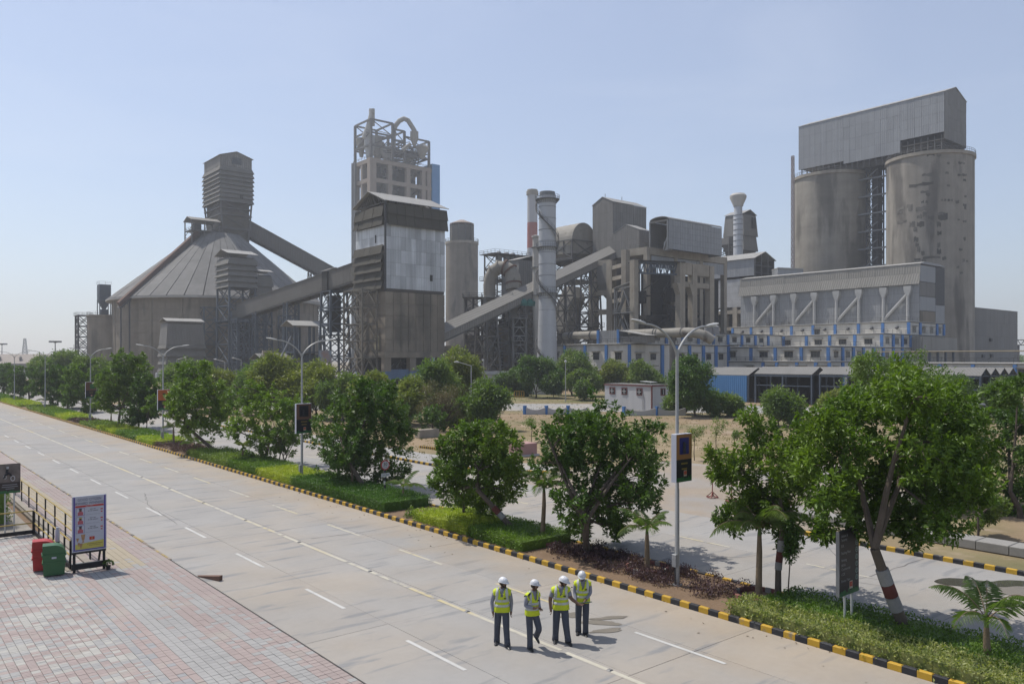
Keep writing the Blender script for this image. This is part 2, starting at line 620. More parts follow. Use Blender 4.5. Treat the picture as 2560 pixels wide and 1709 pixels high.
def crack(pts, w=.02):
 pts = [gr(*p) for p in pts]
 fine = []
 for a, b in zip(pts[:-1], pts[1:]):
  n_ = max(2, int((b - a).length / .5))
  for q in range(n_): fine.append(a.lerp(b, q / n_) + Vector((rnd.uniform(-.06, .06), rnd.uniform(-.06, .06), 0)))
 fine.append(pts[-1])
 vs, fs = [], []
 for i, p in enumerate(fine):
  d = (fine[min(i + 1, len(fine) - 1)] - fine[max(0, i - 1)]).normalized()
  s = Vector((-d.y, d.x, 0)) * w * rnd.uniform(.3, 1)
  vs += [(p.x - s.x, p.y - s.y, .0042), (p.x + s.x, p.y + s.y, .0042)]
 for i in range(len(fine) - 1): fs.append((2 * i, 2 * i + 1, 2 * i + 3, 2 * i + 2))
 MB().add(vs, fs).build('road_crack', MATS.get('crack_fill') or M('crack_fill', (.16, .15, .145), .9), None, kind='structure')


for c_ in (((361, 1232), (372, 1265), (425, 1295), (443, 1310)), ((2020, 1310), (2150, 1455), (2230, 1470)), ((2150, 1447), (2240, 1420), (2310, 1396)), ((1780, 1395), (1860, 1392), (1900, 1385)),
   ((780, 1345), (900, 1330), (1000, 1313)), ((1000, 1240), (1090, 1262))):
 crack(c_)
# ------------------------------------------------------------------ median bed and kerbs
MB().box(X_KERB + 0.13, X_MED - 0.13, YA, YB, -0.16, 0.10).build('median_bed', medsoil_m, kind='structure')


def kerb_line(name, label, pts_fn, count, start, n_parts, step=0.345, h=0.17, w=0.125):
 t = thing(name, label, 'kerb', (0, 0, 0))
 me = {}
 rest = MB()
 for i in range(count):
  a, b = pts_fn(start + i * step), pts_fn(start + (i + 1) * step)
  d = Vector((b[0] - a[0], b[1] - a[1], 0))
  ang = math.atan2(d.y, d.x)
  ln = d.length
  dark = i % 2
  if i < n_parts:
   key = (dark, round(ln, 2))
   if key not in me:
    o = MB().bevbox(0.004, ln - 0.004, -w / 2, w / 2, -0.15, h, 0.022).build('kerb_stone', black_m if dark else yellow_m, t, local=True)
    me[key] = o.data
   else:
    o = link('kerb_stone', me[key], t)
   o.location = (a[0], a[1], rnd.uniform(-0.006, 0.004))
   o.rotation_euler = (0, 0, ang + rnd.uniform(-0.008, 0.008))
  else:
   nv = Vector((-d.y, d.x, 0)).normalized() * (w / 2)
   lo = [Vector((a[0], a[1], -0.15)) - nv, Vector((b[0], b[1], -0.15)) - nv, Vector((b[0], b[1], -0.15)) + nv, Vector((a[0], a[1], -0.15)) + nv]
   rest.frustum(lo, [p + Vector((0, 0, 0.15 + h)) for p in lo], dark)
 if rest.v:
  rest.build('kerb_stone', [yellow_m, black_m], t, kind='stuff')
 return t


kerb_line('median_kerb', 'black and yellow kerb along the near side of the planted median', lambda s: (X_KERB + 0.062, s), 560, -10, 300)
kerb_line('median_kerb', 'black and yellow kerb along the far side of the planted median', lambda s: (X_MED - 0.062, s), 420, -10, 200)


def far_near(s):
 return (X_FAR + 0.06 + 0.5 * max(0, (s - 16.5) / 3) ** 2 * 0.6, s)


kerb_line('verge_kerb', 'black and yellow kerb beside the covered drain, under the trees across the avenue', far_near, 84, -10, 84)


def far_left(s):
 # curves in from the side junction and then follows the avenue
 if s < 8:
  t = s / 8
  return (34.6 + (X_FAR + 0.06 - 34.6) * (1 - (1 - t) ** 2), 38.2 + 8.5 * t)
 return (X_FAR + 0.06, 46.7 + (s - 8))


kerb_line('verge_kerb', 'black and yellow kerb curving away into the sandy junction across the avenue', far_left, 420, 0, 200)
kerb_line('path_kerb', 'dusty kerb at the far edge of the footpath across the avenue', lambda s: (36.3 + 0.9 * s * 0.05, 56 - s * 0.35), 30, 0, 30)

# ------------------------------------------------------------------ forecourt paving
PW, PL, PG = 0.1, 0.2, 0.004
base = MB().box(-6, 6.615, 0, 38.5, -0.16, -0.022).build('forecourt', M('paver_bed', (0.16, 0.15, 0.14), 0.95), kind='structure')
foot = MB().box(6.62, 8.97, 0, 120, -0.16, -0.022).build('footpath', MATS['paver_bed'], kind='structure')
PM = [pav_red, pav_cream, pav_grey, pav_blue, pav_yel]
cells = []          # (x, y, along_y, material)


def vis(x, y):
 D = depth(x, y)
 if D < 5: return False
 px = 1280 + FPX * (x * RT.x + y * RT.y) / D
 py = HOR + FPX * CAM_H / D
 return -60 < px < 2620 and py < 1780


for iy in range(70, 196):
 for ix in range(0, 33):
  x0, y0 = ix * 0.2 + 0.02, iy * 0.2
  if x0 < 0: continue
  if not vis(x0, y0): continue
  q = rnd.random()
  if x0 > 5.35 and y0 < 30.5:     # plain edge bands next to the footpath
   m = 2 if int(x0 / 0.62) % 2 == 0 else 0
   m = 3 if (5.2 < x0 < 5.9 and q < 0.3) else m
   sub = 0
  else:
   blk = random.Random(ix // 3 * 7919 + iy // 2 * 104729).random()
   m = 0 if blk < 0.45 else (1 if blk < 0.66 else 2)
   if q < 0.14: m = 1
   elif q > 0.82: m = 0 if q < .9 else 2
   sub = rnd.random() < 0.62
  if sub:
   for s in (0, 1): cells.append((x0, y0 + s * 0.1, 0, m if s == 0 or rnd.random() < .5 else rnd.choice((0, 1, 2))))
  else:
   cells.append((x0, y0, 2, m))
fcells = []
for iy in range(70, 330):
 for ix in range(0, 11):
  x0, y0 = 6.62 + ix * 0.213, iy * 0.2
  if not vis(x0, y0): continue
  if y0 > 30.4:
   m = 0 if ix < 3 or ix > 6 else 4
   if rnd.random() < .06: m = 2
  else:
   m = 0 if ix in (3, 4, 5, 8, 9, 10) else 2
   if rnd.random() < .12: m = 2 if m == 0 else 0
  fcells.append((x0, y0, 1, m))


def pave(cs, parent, top):
 cs.sort(key=lambda c: depth(c[0], c[1]))
 shapes = {}
 for c in cs[:top]:
  w, l = (PL, PW) if c[2] == 0 else ((PL, PL) if c[2] == 2 else (0.213, PL))
  key = (c[2], c[3])
  if key not in shapes:
   o = MB().bevbox(PG, w - PG, PG, l - PG, -0.05, 0, 0.006).build('paver', PM[c[3]], parent, local=True)
   shapes[key] = o.data
  else:
   o = link('paver', shapes[key], parent)
  o.location = (c[0], c[1], rnd.uniform(-0.004, 0.003))
  o.rotation_euler = (rnd.uniform(-.006, .006), rnd.uniform(-.006, .006), rnd.uniform(-.01, .01))
 mb = MB()
 for c in cs[top:]:
  w, l = (PL, PW) if c[2] == 0 else ((PL, PL) if c[2] == 2 else (0.213, PL))
  z = rnd.uniform(-0.004, 0.003)
  mb.bevbox(c[0] + PG, c[0] + w - PG, c[1] + PG, c[1] + l - PG, -0.05, z, 0.006, c[3])
 mb.build('paver', PM, parent, kind='stuff')


pave(cells, base, 300)
pave(fcells, foot, 300)
MB().box(6.70, 8.95, 66, 118, -0.16, -0.004).build('footpath_beyond', pav_red, kind='structure')
# worn low edging between footpath and road, black-yellow remains
edge_t = thing('path_kerb', 'worn low kerb with flaking paint between footpath and road', 'kerb', (8.98, 16, 0))
edge_mats = [M('worn_kerb', (0.36, 0.30, 0.25), 0.9, n=(2, .2)), M('worn_kerb_yellow', (0.46, 0.36, 0.17), 0.9, n=(2, .2)), M('worn_kerb_dark', (0.22, 0.2, 0.18), 0.9, n=(2, .2))]
for i in range(150):
 yy = 30.6 + i * 0.36
 MBk = MB().bevbox(8.94, 9.03, yy + .01, yy + .35, -0.12, 0.03 + rnd.uniform(-.012, .02), 0.015)
 MBk.build('kerb_stone', edge_mats[rnd.choice((0, 0, 1, 2))], edge_t)

# drainage trench beside the forecourt: two low masonry walls
tr = thing('drain_wall', 'grey masonry drain edge under the black and yellow railing', 'wall', (6.2, 38, 0))
MB().box(6.42, 6.66, 31.2, 66, -0.6, 0.05).build('coping', M('drain_coping', (0.37, 0.33, 0.28), .95, n=(1, .15)), tr)
MB().box(5.70, 5.98, 31.2, 38.55, -0.6, 0.03).build('coping', MATS['drain_coping'], tr)
MB().box(6.42 - 0.12, 6.42, 31.2, 66, -0.8, -0.02).build('wall', stone_m, tr)
sheet('drain_bed', [(5.98, 31.2), (6.3, 31.2), (6.3, 66), (5.98, 66)], -0.15, medsoil_m)
sheet('planting_bed', [(-10, 38.7), (6.0, 38.7), (6.0, 75), (-10, 75)], -0.06, M('bed_floor', (0.33, 0.30, 0.26), .95, n=(1, .15)))
# ------------------------------------------------------------------ plant materials
conc_m = M('silo_concrete', (0.37, 0.335, 0.28), 0.92, n=(0.25, 0.14), streak=0.17, streak_s=0.45, bands=0.10, band_h=2.2, bump=0.02, bump_s=2, spots=((0.21, 0.19, 0.16), 0.16, 0.54, (1, 1, 0.22)))
conc_stain = M('stained_concrete', (0.36, 0.325, 0.275), 0.92, n=(0.25, 0.14), streak=0.22, streak_s=0.4, bump=0.02, bump_s=2, spots=((0.20, 0.18, 0.155), 0.18, 0.55, (1, 1, 0.18)))
patch_m = M('damp_concrete', (0.16, 0.147, 0.128), 0.9, n=(0.5, 0.3), streak=0.2, rand=.4)
conc_dk = M('dusty_concrete', (0.29, 0.25, 0.20), 0.92, n=(0.3, 0.14), streak=0.20, streak_s=0.5, rand=0.07, bump=0.02, bump_s=2, spots=((0.185, 0.165, 0.135), 0.2, 0.55, (1, 1, 0.3)))
conc_fr = M('frame_concrete', (0.40, 0.355, 0.29), 0.92, n=(0.4, 0.16), streak=0.16, streak_s=0.8)
conc_pre = M('tower_concrete', (0.40, 0.325, 0.26), 0.92, n=(0.3, 0.10), streak=0.08)
dome_m = M('dome_roof', (0.215, 0.208, 0.198), 0.85, n=(0.25, 0.12), rand=0.09, streak=.1)
rib_m = M('dome_rib', (0.52, 0.50, 0.47), 0.85, n=(0.3, 0.1))
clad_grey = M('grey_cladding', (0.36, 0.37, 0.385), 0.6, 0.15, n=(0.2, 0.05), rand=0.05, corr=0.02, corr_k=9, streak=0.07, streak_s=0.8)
clad_dust_shade = M('dust_and_shade_cladding', (0.25, 0.24, 0.225), 0.8, 0.05, n=(0.2, 0.08), rand=0.06, corr=0.02, corr_k=8, streak=0.09, streak_s=0.8)  # dusty sheet; its darker tone also paints shade on the silo gallery's end
clad_silver = M('galvanised_sheet', (0.62, 0.64, 0.665), 0.5, 0.2, n=(0.3, 0.10), rand=0.20, corr=0.015, corr_k=10, streak=0.26, streak_s=1.1)
clad_brown = M('brown_louvre', (0.15, 0.135, 0.108), 0.85, n=(0.3, 0.10), rand=0.08, streak=0.07)
clad_beige = M('beige_cladding', (0.33, 0.315, 0.285), 0.75, n=(0.2, 0.06), rand=0.05, corr=0.03, corr_k=9)
louv_m = M('grey_louvre', (0.21, 0.20, 0.18), 0.85, n=(0.3, 0.08), rand=0.07, streak=.06)
roof_lt = M('dusty_roof', (0.40, 0.39, 0.37), 0.8, n=(0.3, 0.08), corr=0.03, corr_k=9)
roof_shed = M('shed_roof', (0.25, 0.243, 0.23), 0.85, n=(0.4, 0.1), corr=0.02, corr_k=14)
steel_bl = M('blue_grey_steel', (0.105, 0.13, 0.165), 0.6, 0.1, n=(0.6, 0.15))
steel_lt = M('grey_steel', (0.26, 0.265, 0.27), 0.55, 0.2, n=(0.6, 0.12))
steel_md = M('dusty_steel', (0.15, 0.145, 0.14), 0.7, n=(0.6, 0.15))
dark_m = M('dark_parts_and_shade', (0.055, 0.052, 0.05), 0.85, n=(0.4, 0.2))  # near-black parts; also puts interior shade into openings, inner and back walls
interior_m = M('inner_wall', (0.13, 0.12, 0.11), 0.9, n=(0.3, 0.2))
gall_m = M('gallery_cladding', (0.31, 0.295, 0.27), 0.8, n=(0.2, 0.05), rand=0.04, corr=0.03, corr_k=9)
gall_dk = M('dark_gallery_cladding', (0.165, 0.157, 0.145), 0.8, n=(0.2, 0.06), rand=0.05, corr=0.03, corr_k=9)
stack_m = M('stack_paint', (0.60, 0.615, 0.64), 0.55, 0.1, n=(0.3, 0.04), streak=0.05, streak_s=1.2)
stackw_m = M('cream_paint', (0.60, 0.57, 0.52), 0.7, n=(0.3, 0.05))
chim_w = M('chimney_white', (0.55, 0.54, 0.54), 0.8, n=(0.2, 0.05), streak=0.05)
chim_r = M('chimney_red', (0.42, 0.13, 0.10), 0.8, n=(0.2, 0.06), streak=0.05)
wall_w = M('grimy_white_wall', (0.72, 0.69, 0.63), 0.9, n=(0.3, 0.09), streak=0.14, streak_s=0.9)
blue_p = M('blue_pilaster', (0.085, 0.235, 0.56), 0.7, n=(0.5, 0.10), streak=0.08)
blue_s = M('blue_sheet', (0.09, 0.24, 0.50), 0.65, n=(0.4, 0.08), corr=0.02, corr_k=16)
blue_t = M('blue_stair_cladding', (0.11, 0.32, 0.62), 0.65, n=(0.2, 0.05))
trim_m = M('parapet_trim', (0.17, 0.165, 0.155), 0.9, n=(0.5, 0.15))
frame_w = M('window_frame', (0.16, 0.16, 0.16), 0.6)
pane_m = M('window_glass', (0.035, 0.038, 0.042), 0.12, spec=0.6)
shade_m = M('sunshade_slab', (0.30, 0.29, 0.27), 0.9, n=(1, .15))
duct_m = M('dusty_duct', (0.36, 0.335, 0.29), 0.8, n=(0.4, 0.14), streak=0.08, spots=((0.16, 0.13, 0.11), 0.35, 0.62, (1, 1, 1)))
pale_m = M('pale_duct', (0.50, 0.50, 0.49), 0.7, n=(0.4, 0.08))
white_paint = M('white_wash', (0.52, 0.52, 0.52), 0.9, n=(0.35, 0.17), streak=0.1, streak_s=0.7)
teal_m = M('teal_paint', (0.07, 0.27, 0.24), 0.6)
rust_m = M('rusty_pipe', (0.17, 0.10, 0.075), 0.85, n=(0.5, 0.2))


def sheets(parent, axis, a0, a1, c, z0, z1, na, nz, mat, skip=None, th=0.06, name='cladding_sheet', g=0.02):
 """rows of cladding sheets; axis 'x': wall along x facing -y at y=c, axis 'y': wall along y facing -x at x=c"""
 w, h = (a1 - a0) / na, (z1 - z0) / nz
 o0 = None
 for i in range(na):
  for k in range(nz):
   if skip and skip(i, k): continue
   if o0 is None:
    b = MB().box(g, w - g, 0, th, g, h - g) if axis == 'x' else MB().box(0, th, g, w - g, g, h - g)
    o = b.build(name, mat, parent, local=True)
    o0 = o.data
   else:
    o = link(name, o0, parent)
   j = rnd.uniform(0, 0.035)
   p = Vector((a0 + i * w, c - th - j, z0 + k * h)) if axis == 'x' else Vector((c - th - j, a0 + i * w, z0 + k * h))
   o.location = p - wloc(parent)


def roof(parent, x0, x1, y0, y1, ze, rise, axis, over, mat, th=0.12, name='roof'):
 """gable roof; axis = direction of the ridge"""
 x0, x1, y0, y1 = x0 - over, x1 + over, y0 - over, y1 + over
 mb = MB()
 if axis == 'x':
  ym = (y0 + y1) / 2
  for s in (y0, y1):
   lo = [(x0, s, ze), (x1, s, ze), (x1, ym, ze + rise), (x0, ym, ze + rise)]
   if s == y1: lo = lo[::-1]
   mb.frustum(lo, [(a, b, c + th) for a, b, c in lo])
 else:
  xm = (x0 + x1) / 2
  for s in (x0, x1):
   lo = [(s, y1, ze), (s, y0, ze), (xm, y0, ze + rise), (xm, y1, ze + rise)]
   if s == x1: lo = lo[::-1]
   mb.frustum(lo, [(a, b, c + th) for a, b, c in lo])
 return mb.build(name, mat, parent)


def gable(mb, axis, a0, a1, c, ze, rise, th=0.1):
 """triangle that closes a gable: axis = direction the gable runs along"""
 am = (a0 + a1) / 2
 if axis == 'y':
  lo = [(c, a0, ze), (c, a1, ze), (c, am, ze + rise)]
  hi = [(c + th, p[1], p[2]) for p in lo]
 else:
  lo = [(a0, c, ze), (a1, c, ze), (am, c, ze + rise)]
  hi = [(p[0], c + th, p[2]) for p in lo]
 mb.add(lo + hi, [(0, 1, 2), (5, 4, 3), (0, 3, 4, 1), (1, 4, 5, 2), (2, 5, 3, 0)])


def louvres(parent, x0, x1, y0, y1, z0, z1, n, flare, mat, name='louvre_band', th=0.12):
 """bands flared outwards at their foot, one part each"""
 h = (z1 - z0) / n
 for k in range(n):
  za, zb = z0 + k * h - .22 * h, z0 + (k + 1) * h - .05 * h
  f = flare * rnd.uniform(0.9, 1.1)
  lo = [(x0 - f, y0 - f, za), (x1 + f, y0 - f, za), (x1 + f, y1 + f, za), (x0 - f, y1 + f, za)]
  hi = [(x0, y0, zb), (x1, y0, zb), (x1, y1, zb), (x0, y1, zb)]
  mb = MB()
  ilo = [(x0 - f + th, y0 - f + th, za), (x1 + f - th, y0 - f + th, za), (x1 + f - th, y1 + f - th, za), (x0 - f + th, y1 + f - th, za)]
  ihi = [(x0 + th, y0 + th, zb), (x1 - th, y0 + th, zb), (x1 - th, y1 - th, zb), (x0 + th, y1 - th, zb)]
  fs = []
  for i in range(4):
   j = (i + 1) % 4
   fs += [(i, j, 4 + j, 4 + i), (8 + j, 8 + i, 12 + i, 12 + j), (j, i, 8 + i, 8 + j), (4 + i, 4 + j, 12 + j, 12 + i)]
  mb.add(lo + hi + ilo + ihi, fs)
  mb.build(name, mat, parent)


def lattice(name, label, cat, lo, hi, nlev, leg, br, mat, group=None, plats=(), parent=None, cross=True, rails=True):
 """four-legged braced steel tower: lo, hi are four corner points each"""
 c = sum((Vector(p) for p in lo), Vector()) / 4
 t = parent or thing(name, label, cat, c, group)
 lo, hi = [Vector(p) for p in lo], [Vector(p) for p in hi]
 for a, b in zip(lo, hi):
  MB().beam(a, b, leg, leg, up=(0, 1, 0.01)).build('leg', mat, t)
 mb = MB()
 for k in range(nlev + 1):
  f = k / nlev
  ring = [a.lerp(b, f) for a, b in zip(lo, hi)]
  for i in range(4):
   if k > 0: mb.beam(ring[i], ring[(i + 1) % 4], br * 1.2, br * 1.5)
   if k < nlev:
    up_ = [a.lerp(b, (k + 1) / nlev) for a, b in zip(lo, hi)]
    if cross:
     mb.beam(ring[i], up_[(i + 1) % 4], br)
     mb.beam(ring[(i + 1) % 4], up_[i], br)
    else:
     m_ = (up_[i] + up_[(i + 1) % 4]) / 2
     mb.beam(ring[i], m_, br)
     mb.beam(ring[(i + 1) % 4], m_, br)
 mb.build('bracing', mat, t, kind='stuff')
 for f in plats:
  ring = [a.lerp(b, f) for a, b in zip(lo, hi)]
  cc = sum(ring, Vector()) / 4
  ring = [cc + (p - cc) * 1.25 for p in ring]
  pb = MB()
  pb.frustum([p - Vector((0, 0, .12)) for p in ring], [p + Vector((0, 0, .06)) for p in ring])
  pb.build('platform', mat, t)
  if rails:
   rb = MB()
   for i in range(4):
    a, b = ring[i], ring[(i + 1) % 4]
    for h in (0.55, 1.1): rb.beam(a + Vector((0, 0, h)), b + Vector((0, 0, h)), 0.06)
    n_ = max(2, int((b - a).length / 1.6))
    for q in range(n_): rb.beam(a.lerp(b, q / n_), a.lerp(b, q / n_) + Vector((0, 0, 1.1)), 0.06)
   rb.build('guard_rail', mat, t, kind='stuff')
 return t


def rect4(x0, x1, y0, y1, z):
 return [(x0, y0, z), (x1, y0, z), (x1, y1, z), (x0, y1, z)]


def railing(parent, pts, mat, h=1.1, step=1.6, w=0.06, name='guard_rail'):
 rb = MB()
 for a, b in zip(pts[:-1], pts[1:]):
  a, b = Vector(a), Vector(b)
  for q in (h * .5, h): rb.beam(a + Vector((0, 0, q)), b + Vector((0, 0, q)), w)
  n_ = max(1, int((b - a).length / step))
  for q in range(n_ + 1): rb.beam(a.lerp(b, q / n_), a.lerp(b, q / n_) + Vector((0, 0, h)), w)
 return rb.build(name, mat, parent, kind='stuff')


def gallery(name, label, p, q, w, h, mat, roof_mat, nseg, group=None, under=steel_md, steep=0.16):
 """inclined conveyor gallery from p to q (centre of the floor)"""
 p, q = Vector(p), Vector(q)
 t = thing(name, label, 'conveyor', (p + q) / 2, group)
 d = q - p
 hd = Vector((d.x, d.y, 0)).normalized()
 sd_ = Vector((hd.y, -hd.x, 0)) * (w / 2)
 up = Vector((0, 0, h))
 MB().frustum([p - sd_, p + sd_, q + sd_, q - sd_], [v + Vector((0, 0, .2)) for v in (p - sd_, p + sd_, q + sd_, q - sd_)]).build('floor', under, t)
 for s in (-1, 1):
  for k in range(nseg):
   a, b = p.lerp(q, (k + .004) / nseg), p.lerp(q, (k + .996) / nseg)
   o_ = sd_ * s
   o2 = sd_ * s * (1 + .08 / (w / 2))
   mb = MB()
   zl, zu = Vector((0, 0, -.25 + rnd.uniform(-.03, .03))), up
   vs = [a + o_ + zl, b + o_ + zl, b + o_ + zu, a + o_ + zu, a + o2 + zl, b + o2 + zl, b + o2 + zu, a + o2 + zu]
   mb.add(vs, [(3, 2, 1, 0), (4, 5, 6, 7), (0, 1, 5, 4), (1, 2, 6, 5), (2, 3, 7, 6), (3, 0, 4, 7)])
   mb.build('side_panel', mat, t)
 o2 = sd_ * 1.15
 r_ = MB()
 rid = Vector((0, 0, w * steep))
 for s in (-1, 1):
  lo = [p + o2 * s + up, q + o2 * s + up, q + up + rid, p + up + rid]
  r_.frustum(lo, [v + Vector((0, 0, .12)) for v in lo])
 r_.build('roof', roof_mat, t)
 n_ = max(3, int(d.length / 2.5))
 ub = MB()
 for k in range(n_ + 1):
  c = p.lerp(q, k / n_) - Vector((0, 0, .35))
  ub.beam(c - sd_, c + sd_, .22, .3)
 for s in (-1, 1): ub.beam(p + sd_ * s * .9 - Vector((0, 0, .4)), q + sd_ * s * .9 - Vector((0, 0, .4)), .25, .5)
 ub.build('floor_beam', under, t, kind='stuff')
 return t


# ================================================================== 1 twin silos and gallery on top
D0 = 250.0
gx, gy = xy(2360.8, D0)
GW, GL = 16.7, 50.0
SR = 12.9
cxs = gx + GW / 2
SIL = [(cxs, gy + 8.0), (cxs, gy + 42.0)]
SZ = 72.6
labs = ['tall right hand concrete silo with scattered dark patches under the roof gallery', 'tall concrete silo without patches, left one of the pair under the roof gallery']
for i, (sx, sy) in enumerate(SIL):
 t = thing('concrete_silo', labs[i], 'silo', (sx, sy, 0), 'twin concrete silos')
 MB().lathe(sx, sy, [(SR, 0), (SR, SZ - 1.2)], 72).build('shell', conc_stain if i == 0 else conc_m, t, smooth=True)
 MB().lathe(sx, sy, [(SR + .05, SZ - 1.2), (SR + .45, SZ - 1.0), (SR + .45, SZ), (SR - 1, SZ)], 72).build('rim', conc_fr, t, smooth=True)
 rb = MB()
 for zz_ in (0.6, 1.2):
  rb.tube([(sx + (SR + .3) * math.cos(a / 36 * math.pi), sy + (SR + .3) * math.sin(a / 36 * math.pi), SZ + zz_) for a in range(73)], 0.05, 4)
 for a in range(72):
  x_, y_ = sx + (SR + .3) * math.cos(a / 36 * math.pi), sy + (SR + .3) * math.sin(a / 36 * math.pi)
  rb.beam((x_, y_, SZ), (x_, y_, SZ + 1.2), 0.06)
 rb.build('guard_rail', steel_md, t, kind='stuff')
 if i == 0:
  # dark repair patches, thin plates following the shell: (zoom x, y, w, h)
  P = [(1170, 375, 30, 26), (1130, 380, 70, 14), (1255, 480, 14, 12), (1150, 490, 40, 14), (1212, 390, 18, 14), (1155, 535, 44, 16), (1110, 540, 80, 14),
    (1140, 578, 40, 14), (1155, 590, 18, 16), (1262, 545, 14, 8), (1228, 620, 8, 10), (1245, 620, 8, 10), (1262, 620, 8, 10), (1278, 620, 8, 10),
    (1308, 628, 14, 14), (1345, 645, 14, 12), (1120, 665, 44, 20), (1060, 650, 22, 16), (1065, 665, 18, 20), (1015, 665, 30, 14), (1010, 685, 22, 10), (1140, 690, 20, 24),
    (1112, 705, 22, 20), (1172, 710, 22, 18), (1225, 690, 30, 14), (1232, 705, 36, 26), (1118, 745, 30, 22), (1075, 745, 22, 22), (1020, 730, 40, 12), (1175, 740, 14, 16),
    (1212, 745, 18, 22), (1095, 820, 18, 24), (1100, 850, 14, 18), (1108, 870, 12, 30), (1130, 895, 14, 20), (1215, 790, 16, 16), (1212, 850, 12, 20), (1213, 885, 16, 26),
    (1175, 915, 70, 10), (1100, 925, 28, 10), (1135, 935, 16, 20), (1240, 920, 16, 14), (1315, 490, 10, 10), (1328, 490, 10, 10), (1340, 490, 10, 10), (1350, 490, 8, 10),
    (1345, 518, 10, 10), (1320, 428, 10, 10), (1332, 428, 8, 8), (1340, 430, 8, 8), (1315, 720, 10, 8), (1345, 728, 14, 10), (1345, 820, 8, 14), (1325, 875, 12, 10),
    (1310, 965, 10, 10), (1328, 995, 12, 12), (1340, 930, 8, 14), (1358, 935, 8, 8), (1350, 600, 8, 12), (1348, 660, 8, 16), (1260, 430, 10, 10), (1090, 770, 14, 16), (1150, 630, 10, 16), (1128, 630, 10, 14)]
  camv = Vector((-RT.y, RT.x, 0))
  Dc = depth(sx, sy)
  latc = sx * RT.x + sy * RT.y
  for (u, v, w, h) in P:
   a = (ZD(u, v)[0] - 1280) / FPX
   # intersect the viewing ray (in plan) with the shell
   dirv = (FW + RT * a).normalized()
   oc = Vector((sx, sy, 0))
   b_ = oc.dot(dirv)
   disc = SR * SR - (oc.length_squared - b_ * b_)
   if disc <= 0: continue
   hit = dirv * (b_ - math.sqrt(disc))
   th0 = math.atan2(hit.y - sy, hit.x - sx)
   z0 = zz(ZD(u, v)[1], depth(hit.x, hit.y))
   face = max(0.25, -dirv.dot((hit - oc).normalized()))
   wa = w / 2.064 / FPX * hit.length / face / SR
   hh = h / 2.064 / FPX * hit.length
   mb = MB()
   nn = 4
   vs = []
   for q in range(nn + 1):
    tq = th0 - wa / 2 + wa * q / nn + rnd.uniform(-.06, .06) * wa
    j1, j2 = rnd.uniform(-.2, .3) * hh, rnd.uniform(-.3, .2) * hh
    for zq in (z0 - hh / 2 + j1, z0 + hh / 2 + j2):
     for rr in (SR - .02, SR + .06): vs.append((sx + rr * math.cos(tq), sy + rr * math.sin(tq), zq))
   fs = []
   for q in range(nn):
    b0, b1 = q * 4, q * 4 + 4
    fs += [(b0 + 1, b1 + 1, b1 + 3, b0 + 3), (b0, b0 + 2, b1 + 2, b1), (b0 + 2, b0 + 3, b1 + 3, b1 + 2), (b0 + 1, b0, b1, b1 + 1)]
   fs += [(0, 1, 3, 2), (nn * 4 + 1, nn * 4, nn * 4 + 2, nn * 4 + 3)]
   mb.add(vs, fs)
   mb.build('patch', patch_m, t)
t = thing('silo_gallery', 'long grey clad gallery spanning the tops of the two tall silos', 'building', (gx + GW / 2, gy + GL / 2, SZ))
zt, rise = zz(229, D0), 3.0
zb_m = 77.3
# clad long face: lower hem differs along its length
ends = [(0, 13.6, 78.6), (13.6, 33.0, 74.6), (33.0, GL, 75.6)]
for (a, b, zb) in ends:
 n_ = max(3, round((b - a) / 2.2))
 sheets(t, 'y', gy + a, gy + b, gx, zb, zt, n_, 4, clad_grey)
MB().box(gx, gx + .2, gy, gy + GL, 78.6, zt).box(gx + GW - .2, gx + GW, gy, gy + GL, 76, zt).box(gx, gx + GW, gy + GL - .2, gy + GL, 76, zt).box(gx + .2, gx + GW - .2, gy + .2, gy + GL - .2, 76.4, 76.7).build('inner_wall', interior_m, t)
sheets(t, 'x', gx, gx + GW, gy, 76.5, zt, 7, 4, clad_dust_shade)  # end sheets darker than the long face: shade put into their colour
MB().box(gx + .02, gx + GW, gy + .02, gy + .2, 76.5, zt).build('end_wall', interior_m, t)
mb = MB(); gable(mb, 'x', gx, gx + GW, gy - .04, zt, rise); gable(mb, 'x', gx, gx + GW, gy + GL - .1, zt, rise); mb.build('gable', clad_dust_shade, t)
roof(t, gx, gx + GW, gy, gy + GL, zt, rise + .1, 'y', 0.25, roof_lt)
fb = MB()
for k in range(24):
 yy = gy + 1 + k * (GL - 2) / 23
 fb.beam((gx + .5, yy, SZ - .2), (gx + .5, yy, 78), .3)
 fb.beam((gx + GW - .5, yy, SZ - .2), (gx + GW - .5, yy, 78), .3)
for z_ in (73.8, 74.7, 75.6, 76.4):
 fb.beam((gx + .4, gy, z_), (gx + .4, gy + 13.6, z_), .12)
 fb.beam((gx + .4, gy + 35, z_), (gx + .4, gy + GL, z_), .12)
 fb.beam((gx + .2, gy + .3, z_), (gx + GW, gy + .3, z_), .12)
fb.build('support_post', steel_md, t, kind='stuff')
for s in (-1, 1):
 MB().box(cxs + s * 4 - .4, cxs + s * 4 + .4, gy + 8, gy + 42, 72.9, 75.0).build('bridge_girder', steel_md, t)
